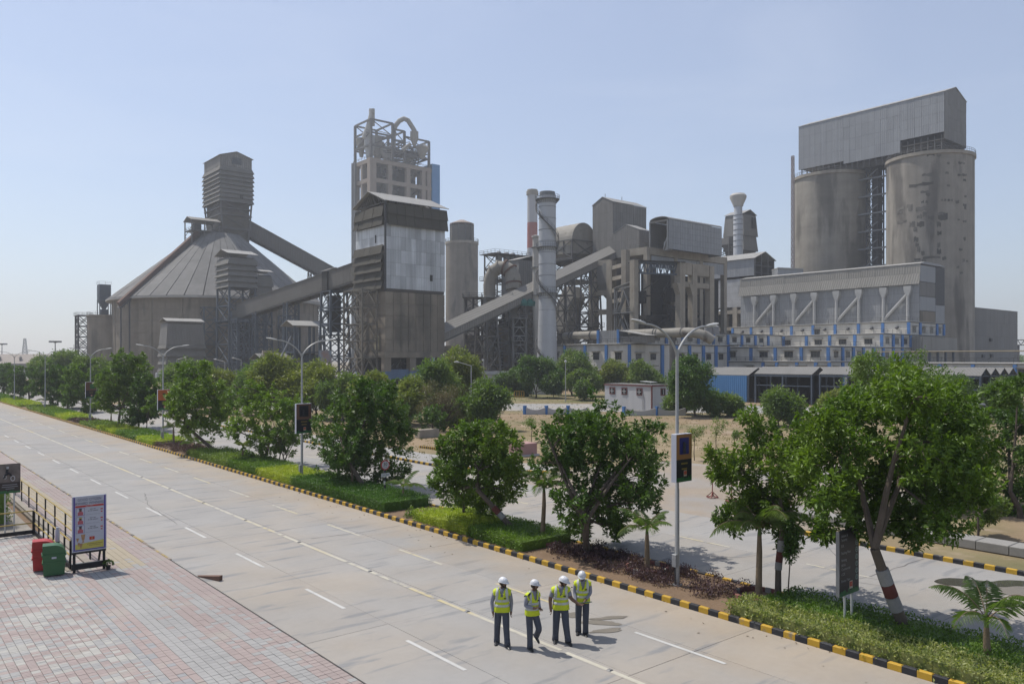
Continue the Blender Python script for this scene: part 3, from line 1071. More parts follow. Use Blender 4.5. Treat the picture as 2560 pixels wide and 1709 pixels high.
# lift shaft and walkways between the silos
ym = gy + 25
t = lattice('stair_shaft', 'dark steel lift and stair shaft rising between the two tall silos', 'tower', rect4(cxs - 3.0, cxs + 1.5, ym - 1.2, ym + 2.6, 0), rect4(cxs - 3.0, cxs + 1.5, ym - 1.2, ym + 2.6, 74), 12, .4, .18, steel_dk)
MB().box(cxs - 2.2, cxs + 1, ym - 1.0, ym + .6, 0, 75).build('shaft', dark_m, t)
for k in range(9):
 z_ = 21 + k * 6
 MB().box(cxs - 4.5, cxs - 3.6, gy + 8 + SR - 1.5, gy + 42 - SR + 1.5, z_ - .25, z_ + .2).build('walkway', steel_lt, t)
 MB().beam((cxs - 3.2, ym + 2.8, z_), (cxs - 3.2, ym - 1.4, z_ + 3), .5, .35).build('stair', steel_lt, t)
# slender ladder mast beside the left silo
mx, my = xy(ZD(458, 0)[0], 265)
mtop = zz(ZD(0, 393)[1], 265)
lattice('lattice_mast', 'slender pale lattice mast standing beside the left silo of the pair', 'mast', rect4(mx - .45, mx + .45, my - .45, my + .45, 0), rect4(mx - .35, mx + .35, my - .35, my + .35, mtop), 40, .14, .09, M('mast_paint', (.42, .36, .35), .7))

# ================================================================== 2 grey building at the far right
bx, by = 291.0, 109.7
t = thing('clad_building', 'plain dark grey clad building to the right of the tall silos', 'building', (bx + 20, by + 8, 0))
w = run_x(bx, by, 2543.4)
zt2 = zz(767, 270)
MB().box(bx, bx + w, by, by + 16, 0, zt2).build('wall', interior_m, t)
sheets(t, 'x', bx, bx + w, by, 0.5, zt2, 14, 5, clad_dust_shade)
sheets(t, 'y', by, by + 16, bx, .5, zt2, 5, 5, clad_dust_shade)
roof(t, bx, bx + w, by, by + 16, zt2, .9, 'x', .2, roof_lt)
for (u, v) in ((1520, 1340), (1535, 1422), (1390, 1425)):
 p = at(*ZD(u, v), 280);
 MB().box(p.x - .9, p.x + .9, by - .6, by, p.z - .5, p.z + .6).build('vent_hood', steel_dk, t)

# ================================================================== 3 packing plant with the stepped white and blue offices
px0, py0 = xy(2299, 216)
PLn, PWd = 56.5, 15.7
t = thing('packing_plant', 'long filter building with beige eaves and eight funnel topped ducts below the silos', 'building', (px0 + 7, py0 + 28, 0))
MB().box(px0 + .05, px0 + PWd, py0 + .05, py0 + PLn, 0, 33.0).build('wall', interior_m, t)
sheets(t, 'y', py0, py0 + PLn, px0, 17.4, 27.8, 16, 4, clad_grey)
for k, (za, zb, f0, f1) in enumerate(((30.4, 33.2, .25, .1), (27.6, 30.5, 1.0, .45))):
 nseg = 14
 for i in range(nseg):
  a, b = py0 - .3 + i * (PLn + .6) / nseg + .02, py0 - .3 + (i + 1) * (PLn + .6) / nseg - .02
  j = rnd.uniform(-.04, .04)
  lo = [(px0 - f0 + j, a, za), (px0 - f0 + .1 + j, a, za), (px0 - f0 + .1 + j, b, za), (px0 - f0 + j, b, za)]
  hi = [(px0 - f1 + j, a, zb), (px0 - f1 + .1 + j, a, zb), (px0 - f1 + .1 + j, b, zb), (px0 - f1 + j, b, zb)]
  MB().frustum(lo, hi).build('eave_panel', clad_beige, t)
MB().frustum([(px0 - .3, py0 - .3, 33.2), (px0 + PWd, py0 - .3, 33.2), (px0 + PWd, py0 + PLn, 33.2), (px0 - .3, py0 + PLn, 33.2)],
    [(px0 + 3, py0, 33.9), (px0 + PWd - 3, py0, 33.9), (px0 + PWd - 3, py0 + PLn, 33.9), (px0 + 3, py0 + PLn, 33.9)]).build('roof', roof_lt, t)
# near end wall: mixed sheets and openings
for (u0, u1, za, zb, m_) in ((0.0, .62, 28.4, 32.8, clad_grey), (.62, 1.0, 22.5, 33, steel_dk), (0, .62, 24.5, 28.2, clad_dust_shade), (0, .62, 20.5, 24.3, clad_grey), (.62, 1, 17.4, 22.3, clad_grey), (0, .62, 17.4, 20.3, conc_dk)):
 MB().box(px0 + u0 * PWd + .06, px0 + u1 * PWd - .06, py0 - .12, py0 + .05, za, zb).build('cladding_sheet', m_, t)
duct_y = []
for k, u in enumerate((258, 357, 462, 568, 682, 798, 925, 1050)):
 yy = py0 + run_y(px0 - 1, py0, ZD(u, 0)[0])
 duct_y.append(yy)
 q = px0 - .8
 mb = MB()
 mb.tube([(q, yy, 17.6), (q, yy, 24.6)], .42, 10)
 mb.build('duct', pale_m, t, smooth=True)
 MB().frustum([(q - .4, yy - .42, 24.5), (q + .42, yy - .42, 24.5), (q + .42, yy + .42, 24.5), (q - .4, yy + .42, 24.5)],
     [(q - .5, yy - 1.0, 26.2), (q + .75, yy - 1.0, 26.2), (q + .75, yy + 1.0, 26.2), (q - .5, yy + 1.0, 26.2)]).box(q - .5, q + .75, yy - 1.0, yy + 1.0, 26.2, 27.2).build('duct_head', pale_m, t)
for k in range(0, 8, 2):
 MB().tube([(px0 - .7, duct_y[k], 18.2), (px0 - .7, duct_y[k + 1], 25.2)], .4, 8).build('diagonal_duct', pale_m, t, smooth=True)
for u in (330, 405, 430):
 yy = py0 + run_y(px0 - .5, py0, ZD(u, 0)[0])
 MB().box(px0 - 1, px0 - .3, yy - .7, yy + .7, 18.2, 18.4).beam((px0 - .9, yy - .7, 18.4), (px0 - .9, yy - .7, 19.6), .08).beam((px0 - .9, yy + .7, 18.4), (px0 - .9, yy + .7, 19.6), .08).beam((px0 - .9, yy - .7, 19.6), (px0 - .9, yy + .7, 19.6), .08).build('ladder_cage', steel_lt, t)

WIN = {}


def window(parent, axis, a, c, z, w, h, shade=True):
 """window on a wall facing -x (axis 'y', at x=c) or -y (axis 'x', at y=c), centred at a, sill z"""
 key = (axis, round(w, 2), round(h, 2))
 if key not in WIN:
  fb, pb, sb = MB(), MB(), MB()

  def bx_(mb, a0, a1, d0, d1, z0, z1):
   if axis == 'y': mb.box(d0, d1, a0, a1, z0, z1)
   else: mb.box(a0, a1, d0, d1, z0, z1)
  f = .09
  bx_(fb, -w / 2, w / 2, -.10, .05, 0, f); bx_(fb, -w / 2, w / 2, -.10, .05, h - f, h)
  bx_(fb, -w / 2, -w / 2 + f, -.10, .05, f, h - f); bx_(fb, w / 2 - f, w / 2, -.10, .05, f, h - f)
  for q in (-1, 1): bx_(fb, q * w / 6 - .04, q * w / 6 + .04, -.09, .05, f, h - f)
  bx_(fb, -w / 2 + f, w / 2 - f, -.085, .05, h * .62, h * .62 + .07)
  bx_(pb, -w / 2 + f, w / 2 - f, -.05, -.02, f, h - f)
  bx_(sb, -w / 2 - .45, w / 2 + .45, -.75, .02, h + .22, h + .36)
  fo = fb.build('window', frame_w, parent, local=True)
  po = pb.build('pane', pane_m, fo, local=True)
  so = sb.build('sunshade', shade_m, fo, local=True)
  WIN[key] = (fo.data, po.data, so.data)
  if not shade: bpy.data.objects.remove(so)
 else:
  fo = link('window', WIN[key][0], parent)
  link('pane', WIN[key][1], fo)
  if shade: link('sunshade', WIN[key][2], fo)
 p = Vector((c, a, z)) if axis == 'y' else Vector((a, c, z))
 fo.location = p - wloc(parent)
 return fo


def pilaster(parent, axis, a, c, z0, z1, w=.7, d=.35, mat=blue_p):
 if axis == 'y': MB().box(c - d, c - .003, a - w / 2, a + w / 2, z0, z1).build('pilaster', mat, parent)
 else: MB().box(a - w / 2, a + w / 2, c - d, c - .003, z0, z1).build('pilaster', mat, parent)


def office(name, label, x, y0, y1, x1, z0, z1, pil_px, win_px, wz, ww=1.9, wh=1.25, sides=(), side_win=(), vents=(), doorless=True):
 """one storey of the stepped offices: long face at x facing -x from y0 to y1, end face at y0 back to x1"""
 t = thing(name, label, 'building', (x, y0, z0))
 MB().box(x, x1, y0, y1, z0, z1 - .35).build('wall', wall_w, t)
 MB().box(x - .28, x1, y0 - .28, y1, z1 - .35, z1 - .12).build('cornice', trim_m, t)
 MB().box(x - .10, x1, y0 - .10, y1, z1 - .118, z1 + .05).build('parapet', wall_w, t)
 railing(t, [(x1 - 1, y0 + .02, z1 + .05), (x + .02, y0 + .02, z1 + .05), (x + .02, y1 - .1, z1 + .05)], steel_md, 1.0, 2.4, .07)
 for p in pil_px:
  pilaster(t, 'y', y0 + run_y(x, y0, p) if p else y0 + .4, x, z0 + .02, z1 - .36, .75)
 for p in win_px:
  window(t, 'y', y0 + run_y(x, y0, p), x, z0 + wz, ww, wh)
 for p in sides: pilaster(t, 'x', x + run_x(x, y0, p), y0, z0 + .02, z1 - .36, 1.0)
 for p in side_win: window(t, 'x', x + run_x(x, y0, p), y0, z0 + wz, 1.9, 1.45)
 for p in vents:
  yy = y0 + run_y(x, y0, p)
  MB().tube([(x + .05, yy, z0 + 1.9), (x - .55, yy, z0 + 1.9), (x - .75, yy, z0 + 1.55)], [.32, .32, .42], 10).build('exhaust_fan', steel_dk, t, smooth=True)
 return t


T1, T2, T3 = 216.0, 202.0, 175.6
BX = px0 + PWd
oy = py0
S = lambda *us: [1740 + u / 3.559 for u in us]
office('office_tier', 'top white office storey with a row of round exhaust fans under the grey ducts', T1, oy, oy + run_y(T1, oy, 1830), BX, 13.9, 17.4,
  S(328, 492, 672, 852, 1043, 1240, 1448, 1664, 1895), S(1080), .5, 1.6, 1.5, S(1990, 2140, 2200), S(1940, 2025, 2095, 2165), S(420, 590, 768, 955, 1152, 1358, 1570, 1795))
office('office_tier', 'second white office storey from the top, with wide shaded windows and blue piers', T2, oy, oy + run_y(T2, oy, 1700), BX, 10.4, 13.9,
  S(222, 402, 588, 782, 985, 1192, 1416, 1655), S(142, 316, 496, 685, 812, 1088, 1305, 1534), .75, 2.1, 1.35, S(1750, 1830, 1905), S(1702, 1786, 1863))
office('office_tier', 'third white office storey from the top, with big shaded windows above the parking sheds', T3, oy, oy + run_y(T3, oy, 1823), BX, 6.8, 10.4,
  S(492, 708, 940, 1180), S(602, 825, 1062, 322), .85, 2.3, 1.5, S(1300, 1395, 1485, 1575, 1660, 1750, 1830), S(1245, 1350, 1450, 1615, 1700, 1785, 1865))
office('office_tier', 'ground floor white office storey directly behind the parking sheds', T3 - .6, oy - .6, oy + run_y(T3, oy, 1823), BX, 0, 6.8,
  S(600, 722, 900, 1070, 1190), S(480, 660, 775, 940, 1125), 4.0, 2.0, 1.5, S(1300, 1540, 1750, 1900), S(1240, 1440, 1600, 1820))
# grey clad bridge room under the packing plant's near end
t = thing('hopper_room', 'grey clad loading room on stilts at the near end of the stepped offices', 'building', (BX - 6, oy - 3, 8))
xa = T2 + run_x(T2, oy, ZD(1065, 0)[0]);
MB().box(xa, BX + 1, oy - 3, oy - .4, 9.2, 13.2).build('wall', interior_m, t)
sheets(t, 'x', xa, BX + 1, oy - 3, 9.2, 13.2, 8, 1, clad_beige)
sheets(t, 'y', oy - 3, oy - .4, xa, 9.2, 13.2, 2, 1, clad_beige)
for i in range(5):
 q = xa + .4 + i * (BX - xa) / 4.2
 MB().box(q - .25, q + .25, oy - 2.9, oy - 2.4, 0, 9.2).build('leg', steel_bl, t)
# wing that steps forward at the left
wy = oy + run_y(T3, oy, 1823)
wx = 137.7
wy1 = wy + run_y(wx, wy, 1362)
Zc = lambda *us: [1200 + u / 3.015 for u in us]
t = office('office_wing', 'white office wing with tall blue piers and deep window shades, left of the lamp post', wx, wy, wy1, T3 - .7, 0, 10.95,
   Zc(500, 642, 795, 955, 1130), Zc(572, 722, 876, 1043), 7.1, 2.0, 1.75, Zc(1370, 1475, 1575, 1680, 1775, 1870), Zc(1305, 1520, 1622, 1722, 1815, 1900))
for p in Zc(572, 722, 876, 1043): window(t, 'y', wy + run_y(wx, wy, p), wx, 2.6, 2.0, 1.6)
for p in Zc(1195,): window(t, 'x', wx + run_x(wx, wy, p), wy, 7.1, 1.9, 1.45)
MB().box(wx + 3, wx + 5.2, wy - .35, wy - .01, 0.2, 5.2).build('blue_door', blue_p, t)
MB().box(wx - 1.0, wx + 8, wy - 1.6, wy - .05, 5.6, 5.85).build('canopy', shade_m, t)
t = thing('roof_block', 'small blue edged roof room with a sloping pale lean-to on the office wing', 'building', (wx + 2, wy + 6, 11))
ya, yb = wy + run_y(wx + .8, wy, Zc(1045)[0]), wy + run_y(wx + .8, wy, Zc(893)[0])
MB().box(wx + .8, wx + 4, ya, yb, 11.0, 14.1).build('wall', clad_grey, t)
for q in (ya, yb): MB().box(wx + .5, wx + .79, q - .35, q + .35, 11.0, 14.2).build('pilaster', blue_p, t)
y2 = wy + run_y(wx + .8, wy, Zc(1250)[0])
MB().box(wx + .9, wx + 4, y2, ya - .4, 11.0, 12.6).build('lean_to', clad_dust_shade, t)
MB().frustum([(wx + .4, y2 - .3, 12.62), (wx + 4.4, y2 - .3, 12.62), (wx + 4.4, ya - .4, 13.9), (wx + .4, ya - .4, 13.9)],
    [(wx + .4, y2 - .3, 12.74), (wx + 4.4, y2 - .3, 12.74), (wx + 4.4, ya - .4, 14.02), (wx + .4, ya - .4, 14.02)]).build('lean_to_roof', roof_lt, t)
t = thing('roof_block', 'long low white roof storey with blue piers along the office wing, right of the lean-to', 'building', (wx + 12, wy + 1, 11))
MB().box(wx + 5, T2 - 1, wy + .6, wy + 5, 11.0, 13.7).build('wall', wall_w, t)
for q in range(9): pilaster(t, 'x', wx + 7 + q * 6.2, wy + .6, 11.0, 13.6, .8)
for q in range(8): window(t, 'x', wx + 10 + q * 6.2, wy + .6, 11.7, 1.9, 1.25)
MB().box(wx + 4.8, T2 - .8, wy + .3, wy + 5, 13.7, 13.95).build('cornice', trim_m, t)
for u in (1700, 1752):
 p = at(*ZC(u + 20, 1195), 190)
 MB().lathe(p.x, p.y, [(.05, p.z + 2.4), (.4, p.z + 2.3), (1.0, p.z + 1.9), (1.05, p.z), (0, p.z)], 18, cap=False).build('water_tank', M('tank', (.30, .30, .31), .6), None)
tanks = [o for o in C.objects if o.name.startswith('water_tank')]
tag(tanks[0], 'left of the two round grey water tanks on the office roof', 'water tank', 'roof water tanks')
tag(tanks[1], 'right of the two round grey water tanks on the office roof', 'water tank', 'roof water tanks')
# low annex at the far right
ax_ = 190.0
t = office('office_annex', 'low white annex with blue piers at the right edge, behind the parking sheds', ax_, 26, 92, ax_ + 14, 0, 6.45, [2433, 2538, 2600, 2350], [2346, 2400, 2455, 2490, 2560, 2590], 3.6, 2.2, 1.6)
MB().tube([(ax_ - .3, 26, 9.0), (ax_ - .3, 92, 9.0)], .13, 8).build('pipe', M('ochre_pipe', (.36, .30, .2), .7), t)
# ================================================================== 4 central clad hopper building
bx, by, bw, bl = 90.0, 152.6, 15.8, 13.3
Dn = depth(bx, by)
zB = lambda v: zz(ZB(0, v)[1], Dn)
t = thing('hopper_building', 'tall hopper building of silver sheets over bare concrete, with dark brown eaves, in the centre', 'building', (bx + bw / 2, by + bl / 2, 0))
cx0, cx1, cy0, cy1 = bx, bx + bw, by, by + bl
MB().box(cx0 + .1, cx1 - .1, cy0 + .1, cy1 - .1, zB(1060), zB(590)).build('inner_wall', interior_m, t)
# concrete lower body cast in lifts, each cast panel its own block
zc0, zc1 = zB(1392), zB(1062)
MB().box(cx0 + .15, cx1 - .15, cy0 + .15, cy1 - .15, zc0 - 1, zc1).build('concrete_core', conc_dk, t)
sheets(t, 'x', cx0, cx1, cy0 + .15, zc0, zc1, 8, 5, conc_dk, name='concrete_panel', th=.15, g=.05)
sheets(t, 'y', cy0, cy1, cx0 + .15, zc0, zc1, 7, 5, conc_dk, name='concrete_panel', th=.15, g=.05)
MB().box(cx0 - .3, cx1 + .3, cy0 - .3, cy1 + .3, zB(1424), zc0 - .02).build('ring_beam', conc_dk, t)
for (qx, qy) in ((cx0 + .6, cy0 + .6), (cx0 + bw * .45, cy0 + .6), (cx1 - 1, cy0 + .6), (cx0 + .6, cy1 - 1), (cx1 - 1, cy1 - 1)):
 MB().box(qx - .8, qx + .8, qy - .7, qy + .9, 4.6, zB(1424) - .01).build('column', conc_dk, t)
 MB().box(qx - .82, qx + .82, qy - .72, qy + .92, 0, 4.59).build('painted_column_foot', M('blue_grey_paint', (.15, .23, .36), .8, n=(.4, .15)) if 'blue_grey_paint' not in MATS else MATS['blue_grey_paint'], t)
MB().box(cx0 + 1.4, cx1 - 1.9, cy0 + .5, cy0 + .8, 2.9, 5.0).build('blue_wall', MATS['blue_grey_paint'], t)
MB().box(cx0 + 1.4, cx1 - 1.9, cy1 - 2, cy1 - 1.5, 0, zB(1424)).build('back_wall', dark_m, t)
hp = MB()
for q in (cx0 + 4, cx0 + 11):
 hp.frustum(rect4(q - 1, q + 1, cy0 + 5, cy0 + 7, 3.4), rect4(q - 3, q + 3, cy0 + 3, cy0 + 9, zB(1424)))
hp.build('hopper_chute', dark_m, t, kind='stuff')
pb = MB()
for q in range(7): pb.beam((cx0 + 2 + q * 2, cy0 + 2, 4.5 + (q % 3) * .9), (cx0 + 3.4 + q * 2, cy0 + 2.4, 6.2 + (q % 2)), .2)
pb.build('pipework', steel_lt, t, kind='stuff')
# silver sheets
z0s, z1s = zB(1046), zB(690)
sheets(t, 'x', cx0, cx1, cy0, z0s, z1s, 12, 5, clad_silver, th=.08)
sheets(t, 'y', cy0, cy1, cx0, zB(812), zB(700), 8, 2, clad_silver, th=.08)
MB().box(cx0 - .12, cx0 - .02, cy0 + bl * .28, cy0 + bl * .33, zB(790), zB(745)).build('opening', dark_m, t)
MB().box(cx0 + bw * .735, cx0 + bw * .78, cy0 - .17, cy0 - .1, zB(990), zB(955)).build('opening', dark_m, t)
MB().box(cx0 - .28, cx0 + .05, cy0 - .32, cy0 + .05, zc1, zB(575)).build('corner_post', steel_dk, t)


brown_dk = M('brown_eave_sheet', (0.085, 0.077, 0.06), 0.85, n=(0.3, 0.12), rand=0.10, streak=0.08)


def flap(axis, a0, a1, c, z0, z1, f0, f1, n=6, mat=None):
 mat = mat or brown_dk
 """sloping eave flap made of separate sheets"""
 for i in range(n):
  u0, u1 = a0 + (a1 - a0) * i / n + .02, a0 + (a1 - a0) * (i + 1) / n - .02
  j = rnd.uniform(-.05, .05)
  if axis == 'x':
   lo = [(u0, c - f0 + j, z0), (u1, c - f0 + j, z0), (u1, c - f0 + j + .1, z0), (u0, c - f0 + j + .1, z0)]
   hi = [(u0, c - f1 + j, z1), (u1, c - f1 + j, z1), (u1, c - f1 + j + .1, z1), (u0, c - f1 + j + .1, z1)]
  else:
   lo = [(c - f0 + j, u0, z0), (c - f0 + j + .1, u0, z0), (c - f0 + j + .1, u1, z0), (c - f0 + j, u1, z0)]
   hi = [(c - f1 + j, u0, z1), (c - f1 + j + .1, u0, z1), (c - f1 + j + .1, u1, z1), (c - f1 + j, u1, z1)]
  MB().frustum(lo, hi).build('eave_sheet', mat, t)


flap('x', cx0 + .3, cx1 + .5, cy0, zB(640), zB(578), .75, .2, 7)
flap('x', cx0 + .3, cx1 + .5, cy0, zB(700), zB(634), .85, .35, 7)
flap('y', cy0 + .3, cy1, cx0, zB(652), zB(590), .75, .2, 6)
flap('y', cy0 + .3, cy1, cx0, zB(700), zB(646), .8, .35, 6)
for k in range(5):
 flap('y', cy0 + .5, cy1 + .2, cx0, zB(856 + 48 * k), zB(806 + 48 * k), 1.0, .35, 5)
zt_ = zB(572)
roof(t, cx0, cx1, cy0, cy1, zt_, 3.0, 'x', .7, roof_lt, .15)
tb = MB()
for xx in (cx0 + .2, cx0 + 4, cx0 + 8, cx0 + 12):
 ym_ = (cy0 + cy1) / 2
 tb.beam((xx, cy0, zt_ - .1), (xx, ym_, zt_ + 2.9), .18); tb.beam((xx, cy1, zt_ - .1), (xx, ym_, zt_ + 2.9), .18); tb.beam((xx, cy0, zt_ - .1), (xx, cy1, zt_ - .1), .18)
 for q in range(1, 6):
  yq = cy0 + bl * q / 6
  tb.beam((xx, yq, zt_ - .1), (xx, yq + (bl / 6 if q < 3 else -bl / 6 if q > 3 else 0), zt_ + 2.9 * (1 - abs(min(max(q + (1 if q < 3 else -1 if q > 3 else 0), 0), 6) - 3) / 3)), .12)
tb.build('roof_truss', steel_md, t, kind='stuff')
MB().box(cx0 + 1, cx1 - 1, cy0 + 1, cy1 - 1, zt_ - 1.2, zt_ - .6).build('top_floor', interior_m, t)
# stair tower against its left face
st = lattice('stair_tower', 'open steel stair tower against the left side of the central hopper building', 'stairs', rect4(cx0 - 4.6, cx0 - 1, cy0 + 2, cy0 + 10.5, 0), rect4(cx0 - 4.6, cx0 - 1, cy0 + 2, cy0 + 10.5, 22.5), 6, .3, .16, M('stair_steel', (.17, .155, .13), .8, n=(.5, .2)), cross=False)
for k in range(6):
 za, zb_ = k * 3.7 + .2, (k + 1) * 3.7
 ya_, yb_ = (cy0 + 2.6, cy0 + 9.8) if k % 2 == 0 else (cy0 + 9.8, cy0 + 2.6)
 mb = MB()
 for s in (-4.2, -3.0):
  mb.beam((cx0 + s, ya_, za), (cx0 + s, yb_, zb_), .12, .3)
  mb.beam((cx0 + s, ya_, za + 1), (cx0 + s, yb_, zb_ + 1), .08)
 for q in range(12):
  f = q / 11
  mb.box(cx0 - 4.2, cx0 - 3.0, ya_ + (yb_ - ya_) * f - .12, ya_ + (yb_ - ya_) * f + .12, za + (zb_ - za) * f, za + (zb_ - za) * f + .06)
 mb.build('stair_flight', MATS['stair_steel'], st)
MB().box(cx0 - .35, cx0 - .1, cy0 + 2.4, cy0 + 4.2, 9.4, 12.4).build('notice_board', M('notice', (.42, .38, .26), .8, n=(1.5, .2)), st)

# ================================================================== 5 conveyor from the hopper building to the louvred tower
t = gallery('conveyor_gallery', 'dark clad conveyor gallery rising to the central hopper building from the louvred tower', (91.9, 245, 19.9), (91.9, cy1 + .05, 26.0), 3.3, 3.9, gall_dk, gall_dk, 24, 'clad conveyor galleries')
jy = 181.5
t = thing('junction_cabin', 'small dark hooded cabin where the two clad conveyors cross', 'cabin', (92, jy, 25))
MB().box(89.7, 94.1, jy - 1.4, jy + 1.4, 24.0, 28.9).build('wall', dark_m, t)
roof(t, 89.7, 94.1, jy - 1.6, jy + 1.6, 28.95, .9, 'y', .3, gall_dk)
railing(t, [(89.5, jy - 1.6, 24), (89.5, jy + 1.6, 24)], steel_md)
lattice('conveyor_trestle', 'tall blue grey lattice trestle under the crossing of the clad conveyors', 'trestle', rect4(89.2, 95, jy - 4.2, jy + 2.4, 0), rect4(89.8, 94.2, jy - 3.2, jy + 1.6, 24), 6, .45, .2, steel_bl, 'conveyor trestles', plats=(.55, .8))
mb = MB()
mb.box(90.8, 93.2, jy - 2, jy + .6, 14, 23)
mb.build('transfer_chute', dark_m, [o for o in C.objects if o.name == 'conveyor_trestle'][0])
for i, (yq, lab) in enumerate(((206, 'slim lattice trestle halfway along the dark conveyor'), (228, 'slim lattice trestle near the foot of the dark conveyor, beside the louvred tower'))):
 zq = 26.0 - (yq - cy1) * .077
 lattice('conveyor_trestle', lab, 'trestle', rect4(90, 94, yq - 1.5, yq + 1.5, 0), rect4(90.4, 93.6, yq - 1.2, yq + 1.2, zq), 6, .35, .16, steel_bl, 'conveyor trestles')

# louvred tower at the conveyor's foot
tx, ty, tw, tl = 88.2, 242.0, 8.0, 10.3
t = thing('louvred_tower', 'louvred conveyor tower with a pale gable roof on blue grey legs, before the domed silo', 'tower', (tx + 4, ty + 5, 0))
MB().box(tx + .3, tx + tw - .3, ty + .3, ty + tl - .3, 29.5, 38.6).build('inner_wall', dark_m, t)
louvres(t, tx, tx + tw, ty, ty + tl, 29.6, 38.4, 5, .8, louv_m)
roof(t, tx, tx + tw, ty, ty + tl, 39.4, 1.7, 'x', .8, roof_lt)
railing(t, [(tx, ty, 38.4), (tx, ty + tl, 38.4)], steel_md, 1.0)
lattice('', '', '', rect4(tx - .2, tx + tw + .2, ty - .2, ty + tl + .2, 0), rect4(tx, tx + tw, ty, ty + tl, 29.6), 5, .5, .22, steel_bl, parent=t, plats=(.64,))
MB().box(tx + 2, tx + 4.5, ty + 3, ty + 6, 4, 22).build('chute', steel_bl, t)
MB().box(tx + 5, tx + 7.5, ty + 2, ty + 5, 0, 18).build('casing', dark_m, t)
t = thing('louvred_annex', 'low louvred annex stuck to the right side of the louvred conveyor tower', 'building', (tx + 11, ty + 3, 0))
MB().box(tx + tw + 1, tx + tw + 5.4, ty + .8, ty + 5.6, 27.8, 33.6).build('inner_wall', dark_m, t)
louvres(t, tx + tw + .9, tx + tw + 5.6, ty + .6, ty + 5.8, 27.8, 33.4, 2, .5, louv_m)
roof(t, tx + tw + .9, tx + tw + 5.6, ty + .6, ty + 5.8, 34.6, .8, 'x', .5, roof_lt)
lattice('', '', '', rect4(tx + tw + .8, tx + tw + 5.8, ty, ty + 6, 0), rect4(tx + tw + 1, tx + tw + 5.5, ty + .7, ty + 5.7, 27.8), 5, .4, .18, steel_bl, parent=t, plats=(.3, .65))
lattice('steel_tower', 'narrow blue grey lattice tower left of the louvred conveyor tower', 'tower', rect4(tx - 1, tx + 3, ty + 20, ty + 26, 0), rect4(tx - 1, tx + 3, ty + 20, ty + 26, 24), 6, .4, .18, steel_bl, plats=(.5,))
lattice('steel_tower', 'blue grey lattice tower right of the louvred annex, behind the dark conveyor', 'tower', rect4(tx + 16, tx + 20, ty - 4, ty + 1, 0), rect4(tx + 16, tx + 20, ty - 4, ty + 1, 21), 6, .4, .18, steel_bl, plats=(.45, .8))
lattice('steel_tower', 'dark lattice tower directly below the foot of the dark conveyor', 'tower', rect4(tx - 2, tx + 1.5, ty - 12, ty - 8, 0), rect4(tx - 2, tx + 1.5, ty - 12, ty - 8, 19), 6, .4, .18, steel_bl, plats=(.4, .95))

# ================================================================== 6 domed clinker silo
dx, dy = 104.3, 296.5
RW, RE, RTOP, ZE_, ZT_ = 35.5, 37.4, 7.6, 27.6, 52.6
t = thing('domed_silo', 'huge round concrete silo with a wide conical panelled roof at the left', 'silo', (dx, dy, 0))
MB().lathe(dx, dy, [(RW - .25, 0), (RW - .25, ZE_)], 96).build('shell', conc_dk, t, smooth=True)
nseg, nrow = 42, 7
h = ZE_ / nrow
o0 = None
for r_ in range(nrow):
 for k in range(nseg):
  if o0 is None:
   da = 2 * math.pi / nseg
   mb = MB()
   mb.lathe(0, 0, [(RW - .3, .06), (RW, .06), (RW, h - .06), (RW - .3, h - .06)], 3, a0=.002, a1=da - .002)
   o = mb.build('wall_panel', conc_dk, t, local=True)
   o0 = o.data
  else:
   o = link('wall_panel', o0, t)
  o.location = (0, 0, r_ * h)
  o.rotation_euler = (0, 0, k * 2 * math.pi / nseg)
for k in range(21):
 a = 2 * math.pi * (k + .5) / 21
 MB().box(-.0, .22, -.5, .5, 0, ZE_).build('wall_rib', conc_dk, t, local=True)
 o = t.children[-1]
 o.location = (math.cos(a) * RW, math.sin(a) * RW, 0)
 o.rotation_euler = (0, 0, a)
nseg, nrow = 40, 6
for r_ in range(nrow):
 f0, f1 = r_ / nrow, (r_ + 1) / nrow
 ra, rb_ = RE + (RTOP - RE) * f0, RE + (RTOP - RE) * f1
 za, zb_ = ZE_ + (ZT_ - ZE_) * f0, ZE_ + (ZT_ - ZE_) * f1
 da = 2 * math.pi / nseg
 o0 = None
 for k in range(nseg):
  if o0 is None:
   vs = []
   g = .0045
   for (rr, z_) in ((ra - .03, za), (rb_ + .03, zb_)):
    for a in (g, da - g): vs.append((rr * math.cos(a), rr * math.sin(a), z_ + .02))
   up = [(x, y, z + .3) for x, y, z in vs]
   mb = MB().add(vs + up, [(1, 0, 2, 3), (4, 5, 7, 6), (0, 1, 5, 4), (1, 3, 7, 5), (3, 2, 6, 7), (2, 0, 4, 6)])
   o = mb.build('roof_panel', dome_m, t, local=True)
   o0 = o.data
  else:
   o = link('roof_panel', o0, t)
  o.rotation_euler = (0, 0, k * da)
  o.location = (0, 0, rnd.uniform(0, .06))
MB().lathe(dx, dy, [(RE - .3, ZE_ - .1), (RTOP, ZT_ - .1)], 80, cap=False).build('roof_deck', interior_m, t)
MB().lathe(dx, dy, [(RE - 2.5, ZE_ - .4), (RE + .25, ZE_ - .4), (RE + .25, ZE_ + .1), (RE - .5, ZE_ + .2)], 80, cap=False).build('eave_ring', rib_m, t)
for k in range(20):
 a = 2 * math.pi * k / 20
 MB().beam((RE, 0, ZE_ + .4), (RTOP, 0, ZT_ + .4), .5, .25).build('roof_rib', rib_m, t, local=True)
 t.children[-1].rotation_euler = (0, 0, a)
